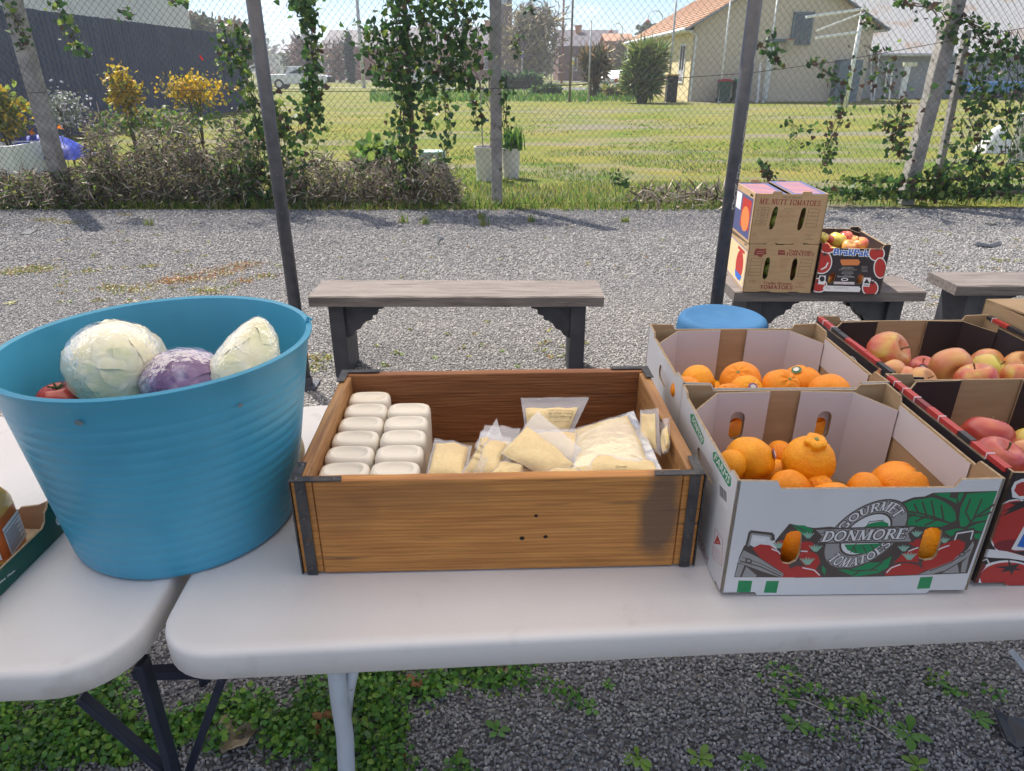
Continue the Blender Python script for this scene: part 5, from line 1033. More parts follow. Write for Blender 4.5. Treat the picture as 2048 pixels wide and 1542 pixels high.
MB().lathe([(.0, 0), (.0175, 0), (.018, .002), (.018, .019), (.016, .020)], 24).build('cap', M('cream_cap', (.70, .66, .60), rough=.4), bt_, auto=40)
k = 0
for cx, n, y0 in ((.0615, 6, .0), (.1415, 5, 0)):
    for j in range(n):
        b = bt_ if k == 0 else copy_tree(bt_); k += 1
        b.location = inc(cx + rng.normal(0, .0008), .0735 + .053 * j, .0145); b.rotation_euler = (0, 0, cr.rotation_euler.z + rng.normal(0, .02))

# bags of yellow crumbs: each a patch through four corners seen in the photo
crumb = M('yellow_crumbs', (.92, .60, .13), (.96, .74, .24), 260, .85, bump=.3, bscale=400, bdist=.002, c3=(.80, .50, .10), scale3=14, lo3=.5, hi3=.75); bagf = film('bag_film', .24, .30, .2, (1, 1, 1), .7, 60, .28); ink = M('black_ink', (.02, .02, .02), rough=.6)
Z4 = lambda X, Y: (1020 + X / 6.0235, 770 + Y / 6.0235); Z7 = lambda X, Y: (580 + X / 2.438, 740 + Y / 2.438)
def bag(label, C4, Zf, bulge=.012, mg=(.05, .05, .06, .22), seed=0, text=None, tq=None):
    """C4: corners bl, br, tr, tl as (X, Y, depth); mg: margins left, right, bottom, top of the contents; the top strip is empty film"""
    Cn = [aty(*Zf(x, y), d) for x, y, d in C4]; c0 = sum(Cn, V()) / 4; t = thing('crumb_bag', c0, label, 'bag', 'bags of yellow crumbs in the crate')
    nrm = (Cn[1] - Cn[0]).cross(Cn[3] - Cn[0]).normalized(); 
    if nrm.z < 0 and nrm.y > 0: nrm = -nrm
    def S(a, b): return (Cn[0] * (1 - a) + Cn[1] * a) * (1 - b) + (Cn[3] * (1 - a) + Cn[2] * a) * b - c0
    def wr(a, b, k=1): return .0045 * k * noise.noise(V((a * 3 + seed, b * 3, seed))) + .0010 * k * noise.noise(V((a * 11 + seed, b * 11, 2)))
    def pil(a, b):
        x = (a - mg[0]) / (1 - mg[0] - mg[1]); y = (b - mg[2]) / (1 - mg[2] - mg[3])
        if not (0 < x < 1 and 0 < y < 1): return 0
        return (4 * x * (1 - x)) ** .45 * (4 * y * (1 - y)) ** .45
    fl = MB()
    for sgn in (1, -1): fl.grid(lambda a, b, s=sgn: S(a, b) + nrm * (s * (bulge * 1.0 * pil(a, b) + .0014) + wr(a, b)), 26, 26)
    ib = MB()
    for sgn in (1, -1):
        def f(a, b, s=sgn):
            e = .04 * noise.noise(V((a * 4, seed, 0))); aa, bb = mg[0] + a * (1 - mg[0] - mg[1]), mg[2] + b * (1 - mg[2] - mg[3] + e)
            return S(aa, bb) + nrm * (s * bulge * .93 * (4 * a * (1 - a)) ** .45 * (4 * b * (1 - b)) ** .45 + wr(aa, bb))
        ib.grid(f, 22, 22)
    ib.build('crumbs', crumb, t, smooth=True); fl.build('film', bagf, t, smooth=True)
    if text:
        tb_ = MB()
        for txt, a0, a1, b0, b1 in text:
            P_ = glyphs(txt, 1); xs = [p[0] for q in P_ for p in q]; ys = [p[1] for q in P_ for p in q]
            for q in P_:
                pts = []
                for x, y in q:
                    a, b = a0 + (a1 - a0) * (x - min(xs)) / (max(xs) - min(xs)), b0 + (b1 - b0) * (y - min(ys)) / (max(ys) - min(ys))
                    pts.append(S(a, b) + nrm * (bulge * 1.0 * pil(a, b) + .0022 + wr(a, b)))
                tb_.poly(pts)
        tag(tb_.build('date_print', ink, t), kind='stuff')
    return t
bag('clear bag of yellow crumbs standing against the crate back with date print', [(190, 600, 1.10), (740, 600, 1.10), (955, 150, 1.165), (130, 155, 1.165)], Z4, .010, (.05, .10, .02, .28), 1, [('Contains: wheat, gluten', .86, .42, .60, .54), ('Batch no: 240610  130', .86, .44, .51, .45), ('Best before 10 OCT', .86, .46, .42, .36), ('Store in a cool place', .84, .56, .30, .25)])
bag('purple-tinted film bag end lying behind the other crumb bags', [(900, 380, 1.04), (1060, 420, 1.0), (1125, 285, 1.09), (950, 270, 1.12)], Z7, .006, (.06, .06, .05, .55), 2)
bag('crumb bag leaning up into the right end of the crate', [(1560, 640, 1.03), (1820, 870, .985), (1790, 290, 1.06), (1570, 300, 1.10)], Z4, .007, (.05, .2, .05, .12), 3)
bag('flat crumb bag edge standing by the crate end board', [(1850, 860, .97), (1905, 720, .96), (1912, 385, 1.03), (1815, 440, 1.06)], Z4, .004, (.1, .1, .05, .3), 4)
bag('large pillow bag of yellow crumbs lying tilted at the right of the heap', [(760, 1040, .905), (770, 535, 1.065), (1490, 320, 1.12), (1870, 1095, .903)], Z4, .015, (.02, .03, .02, .12), 5)
bag('dark yellow crumb bag lying lowest at the left of the heap', [(660, 530, .905), (850, 530, .90), (890, 370, 1.02), (705, 335, 1.04)], Z7, .012, (.06, .08, .06, .10), 6)
bag('twisted crumb bag with black date print beside the bottles', [(820, 525, .905), (945, 530, .90), (1045, 370, .99), (1008, 238, 1.05)], Z7, .009, (.05, .08, .08, .30), 7, [('Best before', .12, .5, .30, .24), ('Batch no', .12, .45, .42, .36), ('Wheat, gluten', .15, .62, .53, .47)])
bag('square crumb bag lying on top of the heap with a white film corner', [(-120, 830, .945), (430, 1130, .893), (1010, 900, .945), (335, 318, 1.05)], Z4, .013, (.02, .03, .02, .34), 8)
bag('low crumb bag against the crate front under the heap', [(960, 535, .893), (1120, 535, .893), (1190, 440, .95), (1000, 420, .96)], Z7, .009, (.05, .05, .05, .25), 9)
bag('folded crumb bag with frilled yellow edge at the crate front', [(800, 1075, .897), (1870, 1095, .893), (1740, 880, .955), (1130, 760, .975)], Z4, .010, (.04, .06, .05, .30), 10, [('Crumbs', .42, .56, .10, .17)])
bag('crumb bag half buried under the square top bag', [(880, 525, .905), (1010, 530, .90), (1080, 330, 1.01), (930, 300, 1.04)], Z7, .014, (.04, .04, .04, .15), 21)
bag('crumb bag buried between the back bag and the pillow bag', [(1100, 470, .95), (1480, 470, .95), (1500, 285, 1.07), (1130, 300, 1.06)], Z7, .012, (.03, .03, .04, .12), 22)
bag('crumb bag lying flat across the crate front', [(380, 1110, .892), (860, 1110, .892), (900, 1000, .92), (430, 1000, .925)], Z4, .007, (.04, .06, .05, .2), 12)
# ================================================================== CARTONS
kraft = M('kraft_board', (.36, .235, .125), (.41, .275, .155), 12, .9, bump=.15, bscale=60, bdist=.002, stretch=(1, 1, 6)); kedge = M('board_edge', (.30, .205, .12), (.42, .31, .2), 160, .95, bump=.8, bscale=200, bdist=.002, stretch=(1, 1, .2)); wboard = M('white_board', (.66, .645, .66), (.61, .595, .61), 5, .55, bump=.1, bscale=40, bdist=.002, c3=(.52, .49, .47), scale3=6, lo3=.62, hi3=.85)
wliner = M('white_liner_board', (.60, .555, .56), (.56, .515, .52), 5, .7, bump=.08, bscale=40, bdist=.002); bliner = M('black_liner_board', (.022, .015, .018), (.035, .025, .028), 8, .55)
pr = lambda n, c, r=.5: M('print_' + n, c, rough=r)
INK = dict(w=wboard, g=pr('green', (.012, .23, .085)), r=pr('red', (.42, .03, .025)), b=pr('brown', (.075, .055, .05)), y=pr('grey', (.30, .285, .285)), d=pr('dark', (.025, .022, .025)), l=pr('light', (.70, .68, .69)), k=kraft, R=pr('kraft_red', (.21, .035, .03), .8), D=pr('kraft_black', (.05, .04, .035), .8), m=pr('maroon', (.20, .02, .025)), B=pr('blue', (.02, .13, .50)), n=bliner, o=pr('orange', (.62, .20, .06)), P=pr('navy', (.07, .08, .19)), c=pr('cream', (.66, .52, .30)), G=pr('palegreen', (.25, .42, .33)), t=pr('teal', (.006, .085, .06)), q=pr('navyprint', (.035, .045, .13)))
class Box:
    """open carton: local x right, y back, z up; panels carry flat print given in photo pixels"""
    def __init__(s, name, label, fl, rz, W, D, H, z0, group, out='w', cat='carton'):
        s.t = thing(name, (fl[0], fl[1], z0), label, cat, group, rz=rz); s.W, s.D, s.H, s.rz = W, D, H, rz; s.o = V((fl[0], fl[1], z0)); s.out = out; s.R3 = Matrix.Rotation(rz, 3, 'Z')
        s.F = dict(front=(V((0, 0, 0)), V((1, 0, 0)), V((0, -1, 0)), W), right=(V((W, 0, 0)), V((0, 1, 0)), V((1, 0, 0)), D), back=(V((W, D, 0)), V((-1, 0, 0)), V((0, 1, 0)), W), left=(V((0, D, 0)), V((0, -1, 0)), V((-1, 0, 0)), D))
    def px(s, face, zoom=None):
        O, ux, n, _ = s.F[face]; Ow = s.o + s.R3 @ O; uw = s.R3 @ ux; nw = s.R3 @ n
        def f(X, Y):
            u, v = zoom(X, Y) if zoom else (X, Y); p = onplane(u, v, Ow, nw) - Ow; return (p.dot(uw), p.z)
        return f
    def art(s, face, outline, zoom=None): return Art(outline, s.out, s.px(face, zoom))
    def put(s, face, art, back, th=.004, edge=None, name=None):
        O, ux, n, _ = s.F[face]; return art.build(name or face + '_panel', O, ux, (0, 0, 1), n, th, INK, back, edge or kedge, s.t)
def tops(W, H, lo=.012, a=.05, b=.05, foot=.006):
    return [(0, foot), (a - .004, foot), (a, 0), (W - b, 0), (W - b + .004, foot), (W, foot), (W, H), (W - b, H - .001), (W - b - .006, H - lo), (a + .006, H - lo), (a, H - .002), (0, H)]
def liner(bx, wall, strip, H, ch=.055, stub=.095, holes=True):
    """white or black corner liners folded inside the carton, leaving a kraft strip on each wall; hollow corner posts"""
    W, D, i = bx.W, bx.D, .0065
    def seg(p, q, z1a, z1b, name, hole=None, z0=.004):
        p, q = V((*p, 0)), V((*q, 0)); L_ = (q - p).length; ux = (q - p) / L_; n = V((ux.y, -ux.x, 0)); a = Art([(0, z0), (L_, z0), (L_, z1b), (0, z1a)], 'w')
        if hole: a.holes.append(hole)
        m = dict(INK); m['w'] = wall; a.build(name, p, ux, (0, 0, 1), -n, .003, m, wall, kedge, bx.t)
    for cx, cy, sx, sy in ((i, i, 1, 1), (W - i, i, -1, 1), (W - i, D - i, -1, -1), (i, D - i, 1, -1)):
        A = (cx + sx * ch, cy + sy * .0); B_ = (cx, cy + sy * ch); C_ = (cx + sx * (ch + stub), cy); E_ = (cx, cy + sy * (ch + stub * .35)); top = H - .012
        if sy > 0: C_ = (cx + sx * .034, cy); A = (cx + sx * .022, cy); B_ = (cx, cy + sy * .022)
        hl = slot(stub - .0435 if sx * sy > 0 else .0435, .12, .026, .058) if sy < 0 and holes else None
        if sx * sy > 0: seg(C_, A, top, top - .002, 'liner_flap', hl); seg(A, B_, top - .002, top - .012, 'liner_corner'); 
        else: seg(A, C_, top - .002, top, 'liner_flap', hl); seg(B_, A, top - .012, top - .002, 'liner_corner')
    for x, s in ((i, 1), (W - i, -1)): # folded-over upper side flaps
        p, q = ((x, D - ch - i), (x, ch + i)) if s > 0 else ((x, ch + i), (x, D - ch - i)); seg(p, q, H - .014, H - .014, 'liner_side', None, H - .075)
DB = dict(W=.368, D=.318, H=.2)
grpC = 'white tomato cartons on the table'
bx = Box('fruit_carton', 'white carton printed with green leaves, baskets of tomatoes and a round emblem, filled with oranges', (.3085, .801), R(.9), DB['W'], DB['D'], DB['H'], TZ + .001, grpC)
Z6 = lambda X, Y: (1380 + X / 3.0659, 900 + Y / 3.0659)
W, D, H = DB['W'], DB['D'], DB['H']
A = bx.art('front', tops(W, H, .014, .055, .06), Z6)
# underlay, leaves
A.poly([(1270, 350), (1300, 318), (1370, 290), (1440, 284), (1490, 262), (1887, 250), (1700, 756), (1190, 776), (640, 784), (560, 700), (520, 560), (560, 510), (610, 452), (760, 478), (860, 470), (1100, 500)], 'b')
A.poly([(1280, 352), (1310, 330), (1372, 304), (1430, 300), (1480, 290), (1520, 300), (1560, 318), (1600, 345), (1625, 380), (1632, 430), (1600, 446), (1500, 420), (1400, 400), (1300, 382)], 'g')
A.poly([(1300, 392), (1400, 410), (1500, 430), (1590, 452), (1540, 470), (1460, 470), (1390, 468), (1335, 462), (1310, 440)], 'g')
A.poly([(1492, 268), (1600, 262), (1590, 290), (1640, 300), (1650, 264), (1680, 262), (1660, 310), (1640, 330), (1580, 300)], 'g')
A.poly([(1700, 268), (1884, 254), (1820, 430), (1740, 440), (1690, 470), (1660, 470), (1650, 420), (1660, 350)], 'g'); A.poly([(1700, 480), (1760, 452), (1815, 440), (1790, 500), (1730, 490)], 'g'); A.poly([(1560, 500), (1640, 480), (1690, 488), (1640, 510), (1600, 530)], 'g'); A.poly([(1740, 515), (1785, 510), (1775, 550), (1745, 540)], 'g')
for pts in ([(1290, 372), (1400, 385), (1520, 420), (1630, 462)], [(1400, 385), (1375, 330)], [(1450, 398), (1425, 318)], [(1500, 412), (1480, 310)], [(1555, 430), (1540, 340)], [(1380, 392), (1330, 415)], [(1450, 405), (1380, 440)], [(1520, 425), (1440, 462)], [(1640, 460), (1650, 380), (1640, 300)], [(1700, 470), (1740, 420), (1870, 330)], [(1740, 420), (1790, 300)], [(1720, 440), (1690, 380), (1720, 300)], [(1770, 410), (1850, 380)]): A.line(pts, 11, 'b')
A.poly([(625, 460), (700, 462), (755, 486), (748, 510), (690, 520), (660, 490)], 'g'); A.line([(640, 465), (740, 512)], 6, 'b')
A.poly([(830, 690), (880, 650), (1000, 690), (1170, 690), (1238, 650), (1215, 720), (1150, 755), (1010, 777), (900, 730)], 'g'); A.poly([(812, 705), (835, 735), (825, 765), (808, 740)], 'g')
for pts in ([(850, 690), (1000, 740), (1150, 735)], [(960, 725), (930, 700)], [(1040, 742), (1000, 770)], [(1100, 740), (1180, 690)]): A.line(pts, 8, 'b')
# baskets
A.poly([(270, 780), (300, 660), (330, 590), (350, 572), (400, 600), (500, 690), (640, 782)], 'b'); A.poly([(285, 640 + 60), (330, 615), (420, 660), (590, 770), (560, 782), (430, 740), (300, 690)], 'y'); A.poly([(275, 776), (298, 695), (335, 705), (305, 778)], 'y'); A.poly([(318, 778), (345, 715), (410, 770), (400, 780)], 'y'); A.line([(305, 680), (430, 715), (560, 775)], 7, 'b'); A.line([(320, 655), (440, 700), (590, 775)], 4, 'b'); A.ell(360, 680, 22, 16, 'b', 20, 14); A.ell(360, 680, 12, 8, 'y', 20, 12)
A.line([(352, 590), (372, 505), (505, 520), (508, 552)], 26, 'b'); A.line([(358, 590), (378, 514), (494, 528), (494, 550)], 12, 'y'); A.poly([(392, 535), (466, 545), (460, 566), (384, 560)], 'l')
A.poly([(1384, 768), (1560, 690), (1700, 600), (1738, 552), (1752, 570), (1700, 756)], 'b'); A.poly([(1400, 764), (1580, 690), (1700, 612), (1735, 560), (1742, 580), (1715, 650), (1560, 740), (1480, 762)], 'y'); A.poly([(1545, 756), (1640, 700), (1650, 752)], 'y'); A.poly([(1660, 750), (1668, 690), (1712, 650), (1690, 750)], 'y'); A.line([(1470, 742), (1600, 690), (1720, 610)], 6, 'b'); A.ell(1668, 640, 20, 13, 'b', -25, 14); A.ell(1668, 640, 11, 7, 'y', -25, 12)
A.line([(1618, 560), (1634, 506), (1742, 488), (1724, 552)], 20, 'b'); A.line([(1622, 556), (1638, 512), (1736, 496), (1722, 548)], 8, 'l')
# tomatoes
def toms(pts, hl=None):
    A.poly(pts, 'r')
    if hl: A.line(hl, 7, 'l')
toms([(382, 602), (430, 578), (490, 584), (545, 620), (590, 680), (640, 770), (610, 780), (520, 720), (430, 660)], [(500, 606), (540, 622), (575, 660)]); toms([(515, 572), (560, 552), (600, 560), (600, 610), (560, 610)]); toms([(660, 570), (720, 560), (760, 570), (750, 610), (690, 620)]); toms([(660, 640), (720, 612), (780, 640), (800, 690), (770, 730), (690, 700)], [(680, 620), (720, 622)])
toms([(562, 782), (590, 740), (650, 712), (720, 712), (780, 735), (805, 780)], [(690, 722), (760, 736), (795, 768)])
toms([(1192, 770), (1210, 730), (1260, 702), (1330, 692), (1400, 706), (1440, 740), (1390, 764)], [(1205, 752), (1235, 722), (1290, 702)]); toms([(1250, 690), (1300, 640), (1370, 600), (1410, 610), (1400, 690), (1330, 684)], [(1340, 620), (1400, 598)]); toms([(1340, 570), (1400, 545), (1440, 548), (1430, 600), (1370, 590)]); toms([(1432, 742), (1420, 690), (1480, 620), (1560, 572), (1640, 548), (1690, 568), (1680, 610), (1610, 680), (1500, 724)], [(1490, 634), (1540, 602), (1590, 585)])
for cx, cy, s in ((720, 690, 1), (770, 610, .9), (1345, 660, 1), (1310, 610, .8), (545, 590, .8), (725, 530, .8), (1390, 520, .8), (1560, 560, .7)):
    for dx in (-45, -28, -10, 10, 28, 45): A.poly([(cx - 12 * s, cy + 14 * s), (cx + 12 * s, cy + 14 * s), (cx + dx * s + 3, cy - 26 * s - (10 if abs(dx) < 20 else 0)), (cx + dx * s - 3, cy - 26 * s)], 'G')
# round emblem
Cx, Cy = 1078, 517
def ring(k, n=40): return [(Cx + k * (246 * math.cos(a) + 70 * math.sin(a)), Cy + k * (-60 * math.cos(a) - 201 * math.sin(a))) for a in [2 * PI * j / n for j in range(n)]]
A.poly(ring(1.035), 'b'); A.poly(ring(.99), 'y'); A.poly(ring(.64), 'b'); A.poly(ring(.59), 'l')
A.poly([(935, 545)] + [(x, y) for x, y in ring(.59) if y > 470], 'g') if False else None
A.poly([(1070, 470), (1110, 448), (1180, 435), (1215, 450), (1220, 480), (1080, 480)], 'g'); A.poly([(945, 580), (1190, 572), (1150, 610), (1080, 634), (1010, 634), (965, 612)], 'g'); A.line([(985, 630), (1100, 440), (1190, 430)], 5, 'b'); A.line([(1000, 590), (1020, 625)], 7, 'b'); A.line([(1060, 588), (1080, 628)], 7, 'b'); A.line([(1110, 584), (1130, 612)], 7, 'b')
def arcf(a0, a1, r0, r1):
    def f(t, b): a = R(a0 + (a1 - a0) * t); k = r0 + (r1 - r0) * b; return (Cx + k * (246 * math.cos(a) + 70 * math.sin(a)), Cy + k * (-60 * math.cos(a) - 201 * math.sin(a)))
    return f
A.serif_arc('GOURMET', arcf(154, 26, .69, .95), 'l', 'b', .16); A.serif_arc('TOMATOES', arcf(213, 327, .95, .69), 'l', 'b', .16)
A.poly([(760, 482), (1395, 462), (1352, 512), (1372, 568), (770, 576), (806, 530)], 'b'); A.poly([(772, 490), (1380, 472), (1336, 512), (1356, 560), (782, 568), (814, 530)], 'y'); A.line([(790, 508), (830, 514)], 3, 'b'); A.line([(1330, 540), (1362, 536)], 3, 'b')
A.serif('DONMORE', [(800, 562), (1318, 543), (1347, 480), (829, 500)], 'l', 'b', .16)
for q in ([(298, 800), (382, 802), (370, 875), (286, 871)], [(468, 803), (546, 803), (530, 876), (452, 875)], [(1412, 780), (1490, 776), (1470, 848), (1391, 852)]): A.poly(q, 'g')
A.hole([(592, 515), (620, 498), (665, 495), (686, 510), (684, 560), (672, 640), (650, 680), (610, 700), (570, 695), (552, 670), (556, 620), (572, 560)]); A.hole([(1440, 490), (1475, 475), (1530, 478), (1548, 495), (1540, 560), (1515, 640), (1490, 670), (1440, 678), (1405, 665), (1398, 640), (1412, 580), (1425, 530)])
bx.put('front', A, kraft)
ZB = lambda X, Y: (1280 + X / 2.487, 620 + Y / 2.487)
A = bx.art('left', tops(D, H, .010, .03, .03), ZB)
A.poly([(250, 517), (268, 519), (319, 638), (316, 666), (306, 670), (252, 556)], 'g'); A.sans('DONMORE', [(257, 548), (307, 664), (316, 644), (266, 526)], 'l', .5); A.poly([(362, 708), (378, 705), (454, 836), (451, 876), (440, 879), (363, 745)], 'g'); A.sans('FARMS', [(367, 742), (440, 868), (450, 838), (377, 712)], 'l', .5)
A.poly([(388, 850), (434, 896), (436, 998), (389, 950)], 'l')
for k in range(9): A.poly([(396 + k * 4, 868 + k * 4.3), (398 + k * 4 + (k % 2) * 1.2, 870 + k * 4.3), (399 + k * 4 + (k % 2) * 1.2, 925 + k * 4.2), (397 + k * 4, 923 + k * 4.2)], 'd')
A.line([(374, 1086), (412, 1142), (406, 1272), (358, 1228), (374, 1086)], 1.6, 'r'); A.poly([(386, 1118), (402, 1168), (368, 1160)], 'r'); A.line([(380, 1150), (392, 1158)], 3, 'l')
for k in range(4): A.line([(366, 1180 + k * 14), (400, 1206 + k * 14)], 1.6, 'r')
A.sans('AUSTRALIA', [(268, 1090), (336, 1262), (344, 1238), (280, 1074)], 'r')
for k in range(5): A.line([(322, 900 + k * 14), (352, 940 + k * 16)], 1.5, 'y')
A.hole([(284, 694), (291, 682), (330, 738), (358, 790), (366, 848), (359, 866), (330, 828), (292, 760)])
bx.put('left', A, kraft)
def plain(bx, face, holes, back=kraft, lo=.012):
    L_ = bx.F[face][3]; A = bx.art(face, tops(L_, bx.H, lo, .05, .05)); A.holes += holes; bx.put(face, A, back)
plain(bx, 'back', [slot(.105, .12, .026, .058), slot(W - .105, .12, .026, .058)]); plain(bx, 'right', [slot(D / 2, .155, .085, .028)])
MB().box((W / 2, D / 2, .005), (W - .012, D - .012, .004)).build('floor_panel', kraft, bx.t)
liner(bx, wliner, None, H)
b2 = Box('fruit_carton', 'plain-sided white carton of oranges behind the tomato-print carton', (.307, 1.125), R(.7), .372, .315, .2, TZ + .001, grpC)
for f, hs in (('front', [slot(.105, .1, .026, .058), slot(.26, .1, .026, .058)]), ('back', []), ('left', [slot(.16, .145, .07, .03)]), ('right', [slot(.16, .155, .085, .028)])): plain(b2, f, hs)
MB().box((.186, .157, .005), (.36, .303, .004)).build('floor_panel', kraft, b2.t); liner(b2, wliner, None, .2, holes=False)
# black and red cartons of apples
def redrim(bx, face, seed):
    """torn printed rim: short strips of red, black and white print along the folded top edge"""
    O, ux, n, L_ = bx.F[face]; mb = MB(); x = .012; k = 0; rs = random.Random(seed)
    while x < L_ - .02:
        w_ = rs.uniform(.02, .055); w_ = min(w_, L_ - .012 - x); mi = rs.choice((0, 0, 1, 0, 0, 1, 3)); p = O + ux * (x + w_ / 2) + V((0, 0, bx.H - .003)) - n * .002
        mb.box(p, (w_ - .0006, .0095 + rs.uniform(0, .002), .007 + rs.uniform(0, .002)), rz=math.atan2(ux.y, ux.x), mi=mi); x += w_
        if mi == 0 and rs.random() < .5: mb.box(O + ux * (x - .0003) + V((0, 0, bx.H - .003)) - n * .002, (.0016, .012, .0094), rz=math.atan2(ux.y, ux.x), mi=2)
    tag(mb.build('printed_rim', [INK['r'], INK['d'], INK['l'], INK['m']], bx.t), kind='stuff')
grpA = 'black-lined apple cartons on the table'
a1 = Box('apple_carton', 'black-lined red tomato-print carton of apples next to the white orange carton behind', (.718, 1.175), R(1.5), .40, .35, .19, TZ + .001, grpA, out='n')
a2 = Box('apple_carton', 'black-lined carton of apples beside the emblem carton, big red tomatoes on its front', (.697, .822), R(1.5), .40, .345, .2, TZ + .001, grpA, out='n')
Z3 = lambda X, Y: (1780 + X / 4.5336, 880 + Y / 4.5336)
for b_, sd in ((a1, 3), (a2, 8)):
    for f in ('front', 'back', 'left', 'right'):
        L_ = b_.F[f][3]; A = b_.art(f, tops(L_, b_.H, .013, .05, .05), Z3); A.base = 'n'
        if b_ is a2 and f == 'front':
            A.poly([(1100, 440), (1130, 380), (1200, 350), (1300, 360), (1320, 520), (1200, 540), (1110, 520)], 'l'); A.poly([(1125, 460), (1150, 400), (1200, 380), (1300, 390), (1300, 500), (1170, 510)], 'r')
            A.ell(1150, 810, 260, 275, 'l'); A.ell(1150, 810, 245, 262, 'r'); A.ell(1140, 960, 200, 60, 'm')
            for dx, dy in ((-170, 60), (-120, -20), (-40, -70), (60, -60), (-190, 110)): A.poly([(1190, 560), (1215, 610), (1190 + dx, 590 + dy)], 'd')
            A.poly([(1215, 780), (1100, 990), (1130, 1000), (1230, 1000)], 'l'); A.poly([(1230, 820), (1150, 965), (1240, 980)], 'B')
            A.poly([(838, 985), (900, 990), (1060, 1010), (1240, 1060), (1240, 1100), (1100, 1075), (960, 1070), (840, 1060)], 'l'); A.poly([(1110, 1015), (1240, 1010), (1240, 1055), (1180, 1040)], 'd')
            A.ell(1060, 1240, 275, 150, 'l'); A.ell(1070, 1246, 255, 138, 'r'); A.ell(1090, 1250, 225, 112, 'o') if False else None
            for dx, dy in ((-150, -10), (-90, 40), (10, 70), (90, -40), (-20, -90), (110, 20)): A.poly([(1075, 1140), (1125, 1180), (1090 + dx, 1160 + dy)], 'd')
            A.poly([(720, 1320), (740, 1220), (800, 1110), (880, 1130), (830, 1200), (790, 1330)], 'm'); A.line([(820, 1100), (880, 1080), (900, 1120), (870, 1140)], 12, 'l'); A.line([(930, 1340), (960, 1310), (1070, 1320), (1120, 1360)], 8, 'l')
        if f in ('left', 'right'):
            A.px = lambda u, v: (u, v)
            for k in range(4): A.raw([(.02 + k * .085 + a_ * .034, .13 + b_2 * .034 - (k % 2) * .06) for a_, b_2 in circ(18)], 'l'); A.raw([(.02 + k * .085 + a_ * .031, .13 + b_2 * .031 - (k % 2) * .06) for a_, b_2 in circ(18)], 'r')
            A.holes.append(slot(L_ / 2, .13, .085, .028))
        m_ = dict(INK); O, ux, n, _ = b_.F[f]; A.build(f + '_panel', O, ux, (0, 0, 1), n, .004, m_, kraft, kedge, b_.t)
    MB().box((b_.W / 2, b_.D / 2, .005), (b_.W - .012, b_.D - .012, .004)).build('floor_panel', kraft, b_.t); liner(b_, bliner, None, b_.H, .05, .085, False); redrim(b_, 'left', sd); redrim(b_, 'right', sd + 1)
# plain kraft carton with closed flaps behind, at the table end
cq = at(2000, 650, .93); bk = Box('kraft_carton', 'closed brown kraft carton past the apple cartons at the table end', (1.135, 1.30), R(3), .36, .27, .215, TZ + .001, None, out='k')
for f in ('front', 'back', 'left', 'right'):
    L_ = bk.F[f][3]; A = bk.art(f, [(0, 0), (L_, 0), (L_, .215), (0, .215)]); A.holes.append(slot(L_ / 2, .15, .07, .025)); bk.put(f, A, kraft)
for k, (x, y, dx, dy) in enumerate(((.0, .001, .36, .128), (.0, .141, .36, .128))): MB().box((x + dx / 2, y + dy / 2, .218), (dx, dy, .004), mat=Matrix.Rotation((-1) ** k * .05, 3, 'X')).build('top_flap', kraft, bk.t)
MB().box((.18, .135, .004), (.35, .26, .004)).build('floor_panel', kraft, bk.t)

